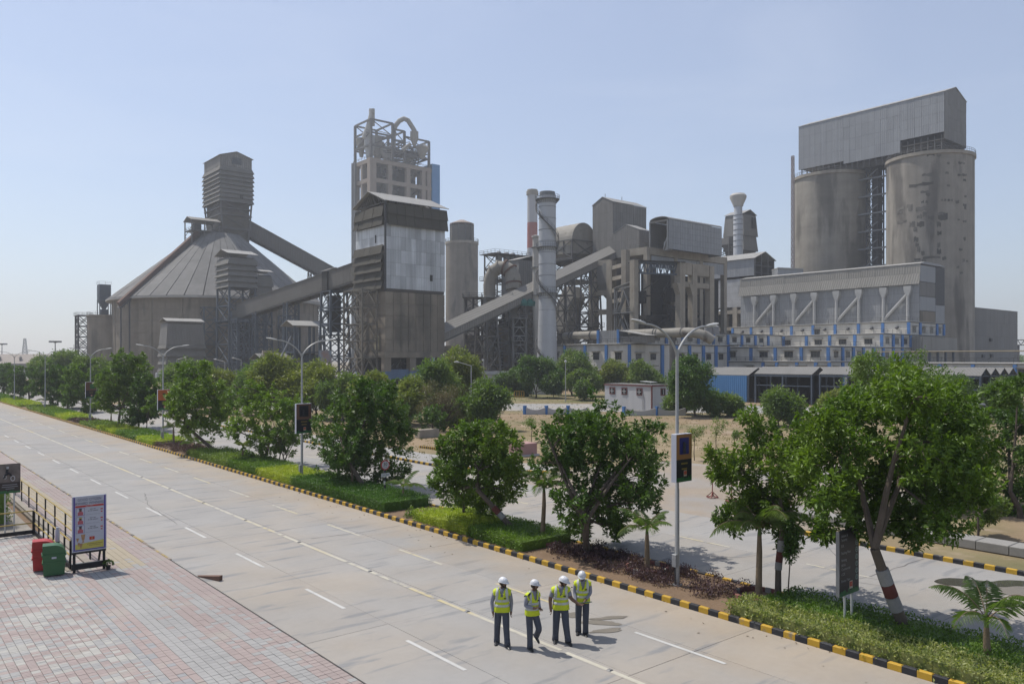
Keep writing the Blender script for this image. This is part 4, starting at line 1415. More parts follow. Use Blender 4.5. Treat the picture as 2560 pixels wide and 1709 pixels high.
# head house
hx, hy, hw, hl = 102.9, 291.2, 11.6, 17.4
t = thing('head_tower', 'tall louvred tower with a gable roof standing on top of the domed silo', 'tower', (hx + 6, hy + 9, 52))
MB().box(hx + .6, hx + hw - .6, hy + 1, hy + hl - 1, 48, 66).build('lower_wall', interior_m, t)
sheets(t, 'x', hx + .6, hx + hw - .6, hy + 1, 50.5, 61.5, 5, 3, clad_brown)
sheets(t, 'y', hy + 1, hy + hl - 1, hx + .6, 50.5, 60, 6, 3, clad_brown)
for z_ in (55.5, 60.2, 62.8): MB().box(hx - .2, hx + hw + .2, hy + .2, hy + hl, z_ - .25, z_ + .15).build('deck', steel_md, t)
lattice('', '', '', rect4(hx + 1.2, hx + hw - 1.2, hy + .4, hy + hl - 2, 50), rect4(hx, hx + hw, hy, hy + hl, 65.4), 3, .5, .25, steel_md, parent=t, cross=True)
railing(t, [(hx, hy + hl, 62.9), (hx, hy, 62.9), (hx + hw, hy, 62.9)], steel_md)
MB().box(hx + .3, hx + hw - .3, hy + .3, hy + hl - .3, 65, 81).build('inner_wall', dark_m, t)
louvres(t, hx, hx + hw, hy, hy + hl, 65.2, 78.0, 8, .75, louv_m)
sheets(t, 'x', hx, hx + hw, hy, 77.8, 81.6, 5, 1, clad_dust_shade)
sheets(t, 'y', hy, hy + hl, hx, 77.8, 81.6, 6, 1, clad_dust_shade)
gm = MB(); gable(gm, 'x', hx, hx + hw, hy - .1, 81.6, 1.9); gm.build('gable', clad_dust_shade, t)
roof(t, hx, hx + hw, hy, hy + hl, 81.5, 2.0, 'y', .5, gall_m)
MB().box(hx + hw * .35, hx + hw * .66, hy - .25, hy - .15, 78.9, 81.2).build('window', pane_m, t)
MB().box(hx + hw * .6, hx + hw * .69, hy - .9, hy - .8, 66.4, 67.8).build('opening', dark_m, t)
gallery('conveyor_gallery', 'clad conveyor gallery running down to the right from the top of the domed silo', (hx + hw - .3, hy + 6, 54.4), (188, hy + 6, 22.5), 4.2, 5.4, gall_dk, gall_dk, 30, 'clad conveyor galleries')
lattice('conveyor_trestle', 'lattice trestle holding up the conveyor that runs down from the domed silo', 'trestle', rect4(140, 145, hy + 4, hy + 8, 0), rect4(140.5, 144, hy + 4.6, hy + 7.4, 42), 9, .4, .18, steel_md, 'conveyor trestles')
# roofed platform on the left shoulder of the dome and the sloping pipe conveyor
pa, pb_ = at(*ZA(745, 600), 293), at(*ZA(880, 600), 283)
t = thing('roofed_platform', 'open steel platform under a small pale roof on the shoulder of the domed silo', 'platform', (pa + pb_) / 2)
pxm, pym = (pa.x + pb_.x) / 2, (pa.y + pb_.y) / 2
zp0, zp1, zp2 = zz(ZA(0, 690)[1], 288), zz(ZA(0, 605)[1], 288), zz(ZA(0, 545)[1], 288)
X0, X1, Y0, Y1 = pxm - 4.2, pxm + 5.5, pym - 3.8, pym + 3.8
MB().box(X0, X1, Y0, Y1, zp1 - .2, zp1 + .15).build('deck', steel_md, t)
for (a, b) in ((X0, Y0), (X0, Y1), (X1, Y0), (X1, Y1), (X0 + 4.5, Y0)): MB().box(a - .18, a + .18, b - .18, b + .18, zp0 - 8, zp2).build('post', steel_md, t)
roof(t, X0, X1, Y0, Y1, zp2, 1.5, 'x', .5, gall_m)
bb = MB()
for i in range(3): bb.beam((X0, Y0, zp0 - 3 + i * 3), (X0, Y1, zp0 + i * 3), .14).beam((X0, Y1, zp0 - 3 + i * 3), (X0, Y0, zp0 + i * 3), .14)
bb.build('bracing', steel_md, t, kind='stuff')
railing(t, [(X1, Y0, zp1), (X0, Y0, zp1), (X0, Y1, zp1)], steel_md)
MB().box(X0 + 1.5, X0 + 4, Y0 + 2, Y0 + 5, zp1 + .2, zp1 + 2.6).build('motor', steel_dk, t)
dv_ = -RT * math.cos(R(62)) - FW * math.sin(R(62))
pL, pR = Vector((dx, dy, 25.0)) + dv_ * 41, Vector((dx, dy, 53.0)) + dv_ * 9.3
t = thing('pipe_conveyor', 'rusty covered conveyor sloping up the left side of the domed silo roof', 'conveyor', (pL + pR) / 2)
MB().beam(pL, pR, 1.3, 1.6).build('casing', rust_m, t)
MB().beam(pL + Vector((0, 0, -1.2)), pR + Vector((0, 0, -1.2)), 2.2, .25).build('walkway', steel_dk, t)
tr_ = MB()
for k in range(26):
 c = pL.lerp(pR, (k + .5) / 26)
 tr_.beam(c + Vector((0, 0, -1.2)), c + Vector((0, 0, -2.6)), .2); tr_.beam(c + RT * 1.1 + Vector((0, 0, -1.1)), c + RT * 1.1 + Vector((0, 0, .2)), .09)
tr_.beam(pL + RT * 1.1 + Vector((0, 0, .2)), pR + RT * 1.1 + Vector((0, 0, .2)), .1)
tr_.build('support', steel_dk, t, kind='stuff')
for f in (.02, .12): MB().beam(pL.lerp(pR, f) - Vector((0, 0, 1)), Vector((pL.lerp(pR, f).x, pL.lerp(pR, f).y, 0)), .4).build('post', steel_dk, t)

# ================================================================== 7 small things around the dome
sx, sy = xy(282, 285)
t = thing('round_tank', 'squat round concrete silo at the left foot of the domed silo', 'silo', (sx, sy, 0))
zs = 22.0
MB().lathe(sx, sy, [(8.2, 0), (8.2, zs)], 48).build('shell', conc_dk, t, smooth=True)
MB().lathe(sx, sy, [(8.25, zs + .01), (8.5, zs + .1), (8.5, zs + .7), (7, zs + .7), (0.1, zs + .7)], 48, cap=False).build('rim', conc_dk, t)
railing(t, [(sx + 8.3 * math.cos(a / 20 * 2 * math.pi), sy + 8.3 * math.sin(a / 20 * 2 * math.pi), zs + .7) for a in range(21)], steel_md)
lx, ly = xy(208, 283)
lattice('lattice_tower', 'dark square lattice stair tower at the far left of the plant', 'tower', rect4(lx - 2, lx + 2, ly - 2.2, ly + 2.2, 0), rect4(lx - 2, lx + 2, ly - 2.2, ly + 2.2, 22.6), 6, .5, .25, steel_dk, plats=(.5, 1.0))
fx, fy = xy(260, 290)
t = thing('filter_hopper', 'small blue dust filter on legs above the squat round silo', 'filter', (fx, fy, 22))
zA_ = lambda v: zz(ZA(0, v)[1], 290)
MB().box(fx - 1.9, fx + 1.9, fy - 1.9, fy + 1.9, zA_(1040), zA_(940)).build('casing', steel_bl, t)
rb = MB()
for k in range(7): rb.box(fx - 2.0, fx + 2.0, fy - 2.0, fy + 2.0, zA_(1036) + k * .78, zA_(1036) + k * .78 + .12)
rb.build('stiffener', steel_bl, t, kind='stuff')
MB().frustum(rect4(fx - .5, fx + .5, fy - .5, fy + .5, zA_(1095)), rect4(fx - 1.9, fx + 1.9, fy - 1.9, fy + 1.9, zA_(1041))).box(fx - 1.2, fx + 1.2, fy - 1.2, fy + 1.2, zA_(1135), zA_(1096)).build('hopper', steel_bl, t)
for a in (-1.8, 1.8):
 for b in (-1.8, 1.8): MB().box(fx + a - .15, fx + a + .15, fy + b - .15, fy + b + .15, 22.5, zA_(1040)).build('leg', steel_bl, t)
railing(t, [(fx - 2, fy + 2, zA_(940)), (fx - 2, fy - 2, zA_(940)), (fx + 2, fy - 2, zA_(940))], steel_md)
# low louvred shed in front of the dome
qx, qy = xy(419, 235)
qw, ql = 10.2, 6.6
t = thing('louvred_shed', 'low louvred shed with a pale roof in front of the domed silo wall', 'building', (qx + 5, qy + 3, 0))
MB().box(qx + .3, qx + qw - .3, qy + .3, qy + ql - .3, 0, 18).build('inner_wall', dark_m, t)
louvres(t, qx, qx + qw, qy, qy + ql, 1.5, 13.2, 5, .9, louv_m)
louvres(t, qx, qx + qw, qy, qy + ql, 12.8, 18.0, 1, .5, clad_dust_shade, 'wall_sheet')
roof(t, qx, qx + qw, qy, qy + ql, 18.4, 1.0, 'x', .5, roof_lt)
# pale roofed steel shelter under the dark conveyor
kx, ky = xy(ZA(1470, 0)[0], 205)
zk = zz(ZA(0, 1205)[1], 205)
t = thing('steel_shelter', 'pale roofed blue grey steel shelter below the dark conveyor', 'shelter', (kx, ky, 0))
for a in (-4, 0, 4):
 for b in (-3, 3): MB().box(kx + a - .25, kx + a + .25, ky + b - .25, ky + b + .25, 0, zk).build('post', steel_bl, t)
roof(t, kx - 4.4, kx + 4.4, ky - 3.4, ky + 3.4, zk, 1.4, 'x', .5, roof_lt)
for z_ in (4.5, 9.0): MB().box(kx - 4.3, kx + 4.3, ky - 3.3, ky + 3.3, z_ - .15, z_ + .15).build('deck', steel_bl, t)
MB().box(kx - 1, kx + 3.6, ky - 2, ky + 2, .2, 8.4).build('silo_box', steel_bl, t)
MB().tube([(kx - 7, ky - 1, 7), (kx - 4, ky - 1, 13)], .3, 6).tube([(kx + 4, ky, zk + 1), (kx + 7, ky - 1, zk + 5)], .35, 6).build('chute', steel_lt, t)
p = at(650, 900, 200)
t = thing('clad_shed', 'small dusty clad shed with a pale roof low between the trestles', 'building', (p.x, p.y, 0))
MB().box(p.x - 1, p.x + 14, p.y - 4, p.y + 3, 0, 7.2).build('wall', clad_dust_shade, t)
roof(t, p.x - 1, p.x + 14, p.y - 4, p.y + 3, 7.2, 1.4, 'x', .5, roof_shed)
p = at(668, 905, 196)
t = tag(MB().box(p.x - 1.2, p.x + 1.2, p.y - .4, p.y + .4, 0, 9.4).build('concrete_pier', conc_fr), 'pale blank concrete pier in front of the blue grey trestles', 'pier')
p = at(814, 893, 190)
t = thing('billboard', 'pale blue and pink painted board at the foot of the conveyor trestle', 'sign', (p.x, p.y, 0))
MB().box(p.x - 1.5, p.x + 1.5, p.y - .1, p.y + .1, 6.3, 9.4).build('panel', M('billboard_print', (.36, .47, .60), .7, n=(.9, .1), col2=(.52, .38, .36), n2=(.35, .5)), t)
for q in (-1.2, 1.2): MB().box(p.x + q - .1, p.x + q + .1, p.y - .08, p.y + .08, 0, 6.3).build('post', steel_md, t)

# ================================================================== 8 preheater tower far behind
hx, hy = xy(926, 430)
HL, HW = run_y(hx, hy, 883), run_x(hx, hy, 1080)
Dp = 430
zp = lambda v: zz(ZP(0, v)[1], Dp)
t = thing('preheater_tower', 'very tall concrete and steel preheater tower with open floors and pipes, far behind', 'tower', (hx + HW / 2, hy + HL / 2, 0))
ZC_ = zp(800)
fl = [0]
z_ = ZC_
floors = []
while z_ > 8: floors.append(z_); z_ -= 10.6
colx = [hx + 1.6 + (HW - 3.2) * f for f in (0, .30, .62, .90, 1.0)]
coly = [hy + 1.4, hy + HL * .55, hy + HL - 1.4]
for i, qx in enumerate(colx):
 for j, qy in enumerate(coly):
  if i in (1, 2, 3) and j == 1: continue
  w = 2.0 if (i == 0 and j == 0) else 1.25
  MB().box(qx - w, qx + w, qy - w * .8, qy + w * .8, 0, ZC_).build('column', conc_pre, t)
for z_ in floors:
 MB().box(hx + .4, hx + HW - .4, hy + .5, hy + HL - .3, z_ - .5, z_).build('floor_slab', conc_pre, t)
 for yq in (hy + .9, hy + HL - .9): MB().box(hx + .2, hx + HW - .2, yq - .7, yq + .7, z_ - 2.3, z_ - .51).build('beam', conc_pre, t)
 for xq in (hx + .9, hx + HW - .9): MB().box(xq - .7, xq + .7, hy + 1.62, hy + HL - 1.62, z_ - 2.3, z_ - .515).build('beam', conc_pre, t)
for i, z_ in enumerate(floors[0:5]):
 for q in (.40, .75):
  c = (hx + HW * q, hy + HL * .5)
  MB().lathe(c[0], c[1], [(.4, z_ + .01), (1.2, z_ + 2), (3.6, z_ + 6.5), (3.6, z_ + 9.6)], 16).build('cyclone', duct_m if i != 0 else pale_m, t, smooth=True)
 MB().box(hx + 3, hx + HW - 7, hy + HL * .7, hy + HL * .74, z_ - 10.5, z_ - 1).box(hx + HW * .6, hx + HW * .64, hy + 3, hy + HL * .68, z_ - 10.5, z_ - 1).box(hx + 3, hx + 3.6, hy + 3, hy + HL * .6, z_ - 10.5, z_ - 4).build('inner_wall', interior_m, t)  # dark panels added to paint shade into the open floors
 qb = MB()
 for k in range(26):
  a, b_, c_ = rnd.uniform(hx + 3, hx + HW - 6), rnd.uniform(hy + 2, hy + HL * .65), z_ - rnd.uniform(3, 10)
  qb.box(a, a + rnd.uniform(.5, 4), b_, b_ + rnd.uniform(.5, 3), c_, c_ + rnd.uniform(.4, 3))
 qb.build('equipment', interior_m, t, kind='stuff')
# steel top
lo_z, hi_z = ZC_, zp(215)
xs = [hx + .8, hx + HW * .36, hx + HW * .55, hx + HW * .96]
tops = [hi_z, hi_z, hi_z - 3, zp(380)]
for i, qx in enumerate(xs):
 for qy in (hy + .8, hy + HL - .8): MB().box(qx - .6, qx + .6, qy - .6, qy + .6, ZC_ + .01, tops[i]).build('steel_column', steel_md, t)
sb = MB()
for qy in (hy + .8, hy + HL - .8):
 for i in range(3):
  za_, zb2 = tops[i], min(tops[i], tops[i + 1])
  for f in (1.0, .66, .33):
   zz_ = ZC_ + (zb2 - ZC_) * f
   sb.beam((xs[i], qy, zz_), (xs[i + 1], qy, zz_), .7, .9)
  sb.beam((xs[i], qy, ZC_ + (zb2 - ZC_) * .33), (xs[i + 1], qy, ZC_ + (zb2 - ZC_) * .66), .4)
  sb.beam((xs[i + 1], qy, ZC_ + (zb2 - ZC_) * .66), (xs[i], qy, zb2), .4)
for i, qx in enumerate(xs):
 for f in (1.0, .7, .35):
  zz_ = ZC_ + (tops[i] - ZC_) * f
  sb.beam((qx, hy + .8, zz_), (qx, hy + HL - .8, zz_), .7, .9)
 sb.beam((qx, hy + .8, ZC_ + (tops[i] - ZC_) * .7), (qx, hy + HL - .8, tops[i]), .4)
 sb.beam((qx, hy + HL - .8, ZC_ + (tops[i] - ZC_) * .35), (qx, hy + .8, ZC_ + (tops[i] - ZC_) * .7), .4)
for k in range(120):
 a = rnd.uniform(.3, .95); b = rnd.uniform(.1, .9)
 zz_ = ZC_ + rnd.uniform(.1, .75) * (tops[3] - ZC_)
 sb.beam((hx + HW * a, hy + HL * b, zz_), (hx + HW * min(.97, a + rnd.uniform(.1, .3)), hy + HL * b, zz_ + rnd.uniform(-.5, 4)), .38)
sb.build('steel_framing', steel_md, t, kind='stuff')
for f, z_ in ((.36, ZC_ + 8),):
 MB().box(hx + HW * .56, hx + HW * .96, hy + 1.5, hy + HL - 1.5, z_ - .3, z_).build('steel_deck', steel_md, t)
railing(t, [(hx + HW, hy, ZC_), (hx, hy, ZC_), (hx, hy + HL, ZC_)], steel_md, 1.3, 3, .12)


def pcyl(u, v0, v1, rpx, dd, prof, mat, nm='cyclone'):
 D = Dp + dd
 p = at(ZP(u, 0)[0], HOR, D)
 k = D / FPX / 6.03
 z0, z1 = zz(ZP(0, v1)[1], D), zz(ZP(0, v0)[1], D)
 MB().lathe(p.x, p.y, [(r * rpx * k, z0 + (z1 - z0) * f) for r, f in prof], 20).build(nm, mat, t, smooth=True)


pcyl(262, 525, 800, 78, 14, [(.35, 0), (.55, .35), (1.0, .72), (1.0, 1)], duct_m)
pcyl(385, 480, 820, 82, 8, [(.6, 0), (.75, .3), (1, .5), (1, 1)], pale_m)
pcyl(505, 490, 820, 70, 18, [(.8, 0), (1, .4), (1, 1)], duct_m)
pcyl(1060, 420, 640, 62, 12, [(.3, 0), (1, .5), (1, 1)], duct_m)
pcyl(1180, 620, 830, 100, 14, [(.25, 0), (1, .8), (.6, 1)], duct_m)
pcyl(440, 75, 330, 24, 5, [(1, 0), (1, 1)], duct_m, 'vent_stack')


def ptube(pts, rpx, dd, mat, nm='pipe', n=14):
 D = Dp + dd
 MB().tube([at(*ZP(u, v), D) for u, v in pts], rpx / 6.03 / FPX * D, n).build(nm, mat, t, smooth=True)


ptube([(300, 520), (330, 430), (365, 340), (395, 240), (412, 160), (412, 80)], 38, 6, stackw_m, 'gas_pipe')
ptube([(395, 470), (390, 330)], 34, 9, duct_m, 'gas_pipe')
ptube([(745, 700), (745, 420), (775, 330), (835, 255), (905, 222), (965, 250), (1010, 320), (1060, 400), (1065, 480)], 36, 12, duct_m, 'riser_duct')
ptube([(640, 800), (600, 690), (545, 600)], 60, 20, duct_m, 'curved_duct')
ptube([(880, 700), (950, 640), (1010, 600)], 26, 4, duct_m, 'gas_pipe')
# blue clad lift shaft on the right end
t = thing('blue_lift_shaft', 'tall blue clad lift shaft on the right end of the preheater tower', 'tower', (hx + HW + 4, hy + 6, 0))
bwid = run_x(hx + HW, hy, 1099.5)
nb = 16
zt_ = zp(727)
MB().box(hx + HW + .1, hx + HW + bwid, hy + .1, hy + 9, 0, zt_).build('wall', blue_t, t)
for k in range(nb):
 MB().box(hx + HW + .1, hx + HW + bwid, hy - .1, hy + .05, zt_ / nb * k + .06, zt_ / nb * (k + 1)).build('cladding_sheet', blue_t, t)
# bare side columns running down the left of the tower
for k in range(3): MB().box(hx - 1.2, hx - .1, hy + HL - 4 + k * 1.7, hy + HL - 3.4 + k * 1.7, 0, ZC_).build('riser_pipe', steel_lt, [o for o in C.objects if o.name == 'preheater_tower'][0])

# ================================================================== 9 stacks and rear silo
cx_, cy_ = xy(ZB(1200, 0)[0], 420)
k = 420 / FPX / 2.178
zf = lambda v: zz(ZB(0, v)[1], 420)
t = thing('striped_chimney', 'tall thin chimney with one broad red band between white bands, far behind', 'chimney', (cx_, cy_, 0))
r0 = 28 * k
MB().lathe(cx_, cy_, [(r0 * 1.06, 0), (r0 * 1.03, zf(829))], 28).build('lower_shaft', chim_w, t, smooth=True)
MB().lathe(cx_, cy_, [(r0 * 1.03, zf(828.9)), (r0 * 1.0, zf(690))], 28).build('red_band', chim_r, t, smooth=True)
MB().lathe(cx_, cy_, [(r0, zf(689.9)), (r0 * .98, zf(528))], 28).build('upper_shaft', chim_w, t, smooth=True)
MB().lathe(cx_, cy_, [(r0 * 1.18, zf(540)), (r0 * 1.18, zf(520)), (r0 * 1.02, zf(519)), (r0 * 1.0, zf(511))], 28).build('top_ring', conc_fr, t)

cx_, cy_ = xy(ZC(507, 0)[0], 192)
zs_ = lambda v: zz(ZC(0, v)[1], 192)
r0 = 65 / 3.015 / FPX * 192
t = thing('flue_stack', 'thick pale grey steel stack with ring platforms and a spiral stair', 'chimney', (cx_, cy_, 0))
zt_ = zs_(150)
nsec = 14
zbase = zs_(1010)
ring_h = (zt_ - zbase) / 10
for k in range(10):
 MB().lathe(cx_, cy_, [(r0, zbase + k * ring_h + .02), (r0, zbase + (k + 1) * ring_h - .02)], 40).build('shell_ring', stack_m, t, smooth=True)
 MB().lathe(cx_, cy_, [(r0 + .012, zbase + (k + 1) * ring_h - .06), (r0 + .06, zbase + (k + 1) * ring_h - .05), (r0 + .06, zbase + (k + 1) * ring_h + .05), (r0 + .012, zbase + (k + 1) * ring_h + .06)], 40, cap=False).build('flange', steel_lt, t)
for k in range(5):
 f0, f1 = k / 5, (k + 1) / 5
 MB().lathe(cx_, cy_, [(r0 * (1.28 - .28 * f0), zbase * f0), (r0 * (1.28 - .28 * f1), zbase * f1 - .03)], 40).build('shell_ring', stack_m, t, smooth=True)
MB().lathe(cx_, cy_, [(r0 * .9, zt_ - .1), (r0 * .9, zt_ + .9), (r0 * .8, zt_ + .9)], 32).build('mouth', steel_lt, t, smooth=True)
for (v, wd) in ((178, 1.42), (538, 1.28), (882, 1.28)):
 z_ = zs_(v)
 a0, a1 = (0, 2 * math.pi) if v != 882 else (math.pi * .75, math.pi * 1.9)
 MB().lathe(cx_, cy_, [(r0 + .02, z_ - .1), (r0 * wd, z_ - .1), (r0 * wd, z_ + .05), (r0 + .02, z_ + .05)], 36, a0=a0, a1=a1, cap=False).build('ring_platform', steel_lt, t)
 br_ = MB()
 for q in range(28):
  a = 2 * math.pi * q / 28
  if not (a0 <= a <= a1): continue
  c_, s_ = math.cos(a), math.sin(a)
  br_.beam((cx_ + r0 * c_, cy_ + r0 * s_, z_ - 1.0), (cx_ + r0 * wd * .97 * c_, cy_ + r0 * wd * .97 * s_, z_ - .1), .1)
  br_.beam((cx_ + r0 * wd * c_, cy_ + r0 * wd * s_, z_), (cx_ + r0 * wd * c_, cy_ + r0 * wd * s_, z_ + 1), .05)
  a2 = a + 2 * math.pi / 28
  for h in (.5, 1): br_.beam((cx_ + r0 * wd * c_, cy_ + r0 * wd * s_, z_ + h), (cx_ + r0 * wd * math.cos(a2), cy_ + r0 * wd * math.sin(a2), z_ + h), .05)
 br_.build('bracket', steel_lt, t, kind='stuff')
sp = MB()
nst = 150
aoff = math.radians(-130)
pv = None
for q in range(nst + 1):
 f = q / nst
 z_ = 6.5 + (zs_(190) - 6.5) * f
 a = aoff - f * 2 * math.pi * 2.35
 c_, s_ = math.cos(a), math.sin(a)
 sp.beam((cx_ + r0 * c_ * 1.0, cy_ + r0 * s_, z_), (cx_ + (r0 + .75) * c_, cy_ + (r0 + .75) * s_, z_), .32, .06)
 cur = [(cx_ + (r0 + .75) * c_, cy_ + (r0 + .75) * s_, z_ + hh) for hh in (-.05, .55, 1.05)]
 if pv:
  for a_, b_, ww in zip(pv, cur, (.22, .05, .05)): sp.beam(a_, b_, .07 if ww > .1 else .05, ww)
 if q % 4 == 0: sp.beam(cur[0], cur[2], .05)
 pv = cur
sp.build('spiral_stair', steel_md, t, kind='stuff')
# slim pale stack beside it
cx2, cy2 = xy(ZC(424, 0)[0], 205)
z2 = lambda v: zz(ZC(0, v)[1], 205)
t = thing('slim_stack', 'slim white stack half hidden behind the thick grey stack', 'chimney', (cx2, cy2, 0))
MB().lathe(cx2, cy2, [(.95, 0), (.95, z2(465))], 20).build('shaft', stackw_m, t, smooth=True)
MB().lathe(cx2, cy2, [(1.2, z2(464)), (1.2, z2(452)), (.8, z2(448))], 20).build('cap', stackw_m, t, smooth=True)
for v in (540, 690, 900): MB().lathe(cx2, cy2, [(.97, z2(v) - .1), (1.35, z2(v) - .1), (1.35, z2(v) + .1), (.97, z2(v) + .1)], 20, cap=False).build('ring_platform', steel_lt, t)
# rear silo with a louvred cabin
cx_, cy_ = xy(ZB(816, 0)[0], 360)
k = 360 / FPX / 2.178
zr = lambda v: zz(ZB(0, v)[1], 360)
t = thing('rear_silo', 'hazy concrete silo with a louvred cabin on top, behind the central hopper building', 'silo', (cx_, cy_, 0))
MB().lathe(cx_, cy_, [(88 * k, 0), (88 * k, zr(812))], 40).build('shell', conc_dk, t, smooth=True)
MB().lathe(cx_, cy_, [(88.5 * k, zr(811.5)), (91 * k, zr(810)), (91 * k, zr(797)), (60 * k, zr(797))], 40).build('rim', conc_fr, t)
ra = 62 * k
for q in range(10):
 a0_, a1_ = 2 * math.pi * q / 10, 2 * math.pi * (q + 1) / 10
 A_, B_ = Vector((cx_ + ra * math.cos(a0_), cy_ + ra * math.sin(a0_), 0)), Vector((cx_ + ra * math.cos(a1_), cy_ + ra * math.sin(a1_), 0))
 MB().beam(A_ + Vector((0, 0, zr(797))), A_ + Vector((0, 0, zr(700))), .45).build('post', steel_md, t)
 lb = MB()
 for h in range(9):
  z_ = zr(790) + (zr(705) - zr(790)) * h / 9
  lb.beam(A_ + Vector((0, 0, z_)), B_ + Vector((0, 0, z_ + .0)), .08, 1.1)
 lb.build('louvre', louv_m, t)
MB().lathe(cx_, cy_, [(ra * .93, zr(797)), (ra * .93, zr(702))], 10).build('inner_wall', dark_m, t)
MB().lathe(cx_, cy_, [(ra * 1.06, zr(700)), (ra * 1.06, zr(696)), (ra * .25, zr(676)), (.05, zr(675))], 20).build('roof', M('pinkish_roof', (.42, .34, .29), .85), t)
railing(t, [(cx_ + 90 * k * math.cos(a / 18 * 2 * math.pi), cy_ + 90 * k * math.sin(a / 18 * 2 * math.pi), zr(797)) for a in range(19)], steel_md, 1.3, 2.5, .1)
# ================================================================== 10 cement mill block in the middle right
ax, ay, aw, al = 165.3, 155.3, 14.1, 8.0
zc = lambda v, D: zz(ZC(0, v)[1], D)
t = thing('clad_tower', 'tall dust grey clad tower with a gable roof, upper end of the pale conveyor', 'building', (ax + 7, ay + 4, 0))
ztop, zbot = zc(195, 225), zc(618, 225)
MB().box(ax + .05, ax + aw, ay + .05, ay + al, zbot, ztop).build('inner_wall', interior_m, t)
sheets(t, 'y', ay, ay + al, ax, zbot, ztop, 7, 6, clad_dust_shade)
sheets(t, 'x', ax, ax + aw, ay, zbot, ztop, 10, 6, clad_dust_shade)
g_ = MB(); gable(g_, 'y', ay, ay + al, ax - .08, ztop, 1.9); g_.build('gable', clad_dust_shade, t)
roof(t, ax, ax + aw, ay, ay + al, ztop, 1.95, 'x', .2, roof_lt)
for q in (ax + 1, ax + 8): MB().beam((q, ay + al / 2, ztop + 1.9), (q, ay + al / 2, ztop + 3.1), .1).build('lightning_rod', steel_dk, t)
by_ = ay - 9.9
bw_ = run_x(ax, by_, ZC(1280, 0)[0])
t = thing('clad_block', 'lower dust grey gabled block against the right side of the tall clad tower', 'building', (ax + 5, by_ + 5, 0))
zb1, zb0 = 42.5, 35.6
MB().box(ax + .05, ax + bw_, by_, ay - .1, zb0, zb1).build('inner_wall', interior_m, t)
sheets(t, 'y', by_, ay - .1, ax, zb0, zb1, 9, 3, clad_dust_shade)
sheets(t, 'x', ax, ax + bw_, by_, zb0, zb1, 4, 3, clad_dust_shade)
g_ = MB(); gable(g_, 'y', by_, ay - .1, ax - .08, zb1, 2.0); g_.build('gable', clad_dust_shade, t)
roof(t, ax, ax + bw_, by_, ay - .1, zb1, 2.05, 'x', .15, roof_lt)
# grey hall with an open end on top of the concrete frame
hx, hy, hl, hw = 160.9, 131.8, 6.1, 22.5
hz0, hz1 = zc(548, 204), zc(325, 204)
t = thing('open_hall', 'light grey clad hall with a dark open end, standing on the concrete mill frame', 'building', (hx + 11, hy + 3, hz0))
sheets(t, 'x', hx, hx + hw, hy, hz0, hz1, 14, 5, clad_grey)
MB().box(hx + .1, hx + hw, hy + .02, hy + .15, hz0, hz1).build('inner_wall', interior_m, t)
MB().box(hx, hx + hw, hy + hl, hy + hl + .15, hz0, hz1).build('rear_wall', clad_dust_shade, t)
MB().box(hx + hw, hx + hw + .15, hy, hy + hl, hz0, hz1).build('far_wall', clad_grey, t)
mb = MB()
n_ = 10
for i in range(n_):
 a0_, a1_ = math.pi * i / n_, math.pi * (i + 1) / n_
 f = lambda a: (hy + hl / 2 - math.cos(a) * (hl / 2 + .1), hz1 + .06 + math.sin(a) * .9)
 (ya_, za_), (yb_, zb_) = f(a0_), f(a1_)
 mb.frustum([(hx - .1, ya_, za_), (hx + hw + .1, ya_, za_), (hx + hw + .1, yb_, zb_), (hx - .1, yb_, zb_)], [(hx - .1, ya_, za_ + .12), (hx + hw + .1, ya_, za_ + .12), (hx + hw + .1, yb_, zb_ + .12), (hx - .1, yb_, zb_ + .12)])
mb.build('roof', roof_lt, t)
for q in (hy + .2, hy + hl - .05): MB().box(hx - .25, hx + .05, q - .2, q + .2, hz0, hz1).build('portal_post', steel_lt, t)
MB().box(hx - .2, hx + .1, hy, hy + hl, hz1 - .4, hz1 + .1).build('portal_beam', steel_md, t)
MB().lathe(hx + 2.5, hy + 2.2, [(1.1, hz0 + .01), (1.1, hz0 + 2.2), (.2, hz0 + 2.8)], 14).build('drum', pale_m, t, smooth=True)
MB().beam((hx + 1.2, hy + 2.6, hz0 + .2), (hx + 1.2, hy + 1.4, hz0 + 3.2), .3).build('pipe', pale_m, t)

# concrete frame A carries the hall
fx_, fy_ = xy(ZE(1240, 0)[0], 206)
fz = zz(ZE(0, 92)[1], 206)
fw = 34.0
fl_ = run_y(fx_, fy_, ZE(965, 0)[0])
t = thing('mill_frame', 'open concrete mill frame full of dark machinery below the light grey hall', 'structure frame', (fx_ + 10, fy_ + 3, 0))
t['category'] = 'mill building'
MB().box(fx_ - .6, fx_ + fw, fy_ - .5, fy_ + fl_ + .5, fz - 1.9, fz).build('ring_beam', conc_fr, t)
sheets(t, 'x', fx_ + 1.2, fx_ + fw, fy_ - .4, fz - 5.2, fz - 2.1, 14, 1, clad_grey, name='apron_sheet')
for qx in (fx_, fx_ + 11, fx_ + 22, fx_ + fw - 1):
 for qy in (fy_, fy_ + fl_):
  MB().box(qx - .65, qx + .65, qy - .65, qy + .65, 0, fz - 1.91).build('column', conc_fr, t)
for z_ in (8, 16.5, 24.5):
 MB().box(fx_ - .5, fx_ + fw, fy_ + fl_ - .4, fy_ + fl_ + .4, z_ - 1.2, z_).build('beam', conc_fr, t)
 MB().box(fx_ - .4, fx_ + .4, fy_ + .66, fy_ + fl_ - .66, z_ - 1.2, z_).build('beam', conc_fr, t)
MB().box(fx_ + 1, fx_ + fw, fy_ + 2.5, fy_ + 2.9, 1, fz - 6).build('back_wall', dark_m, t)  # dark sheet, the frame's inner shade put into its colour
mb = MB()
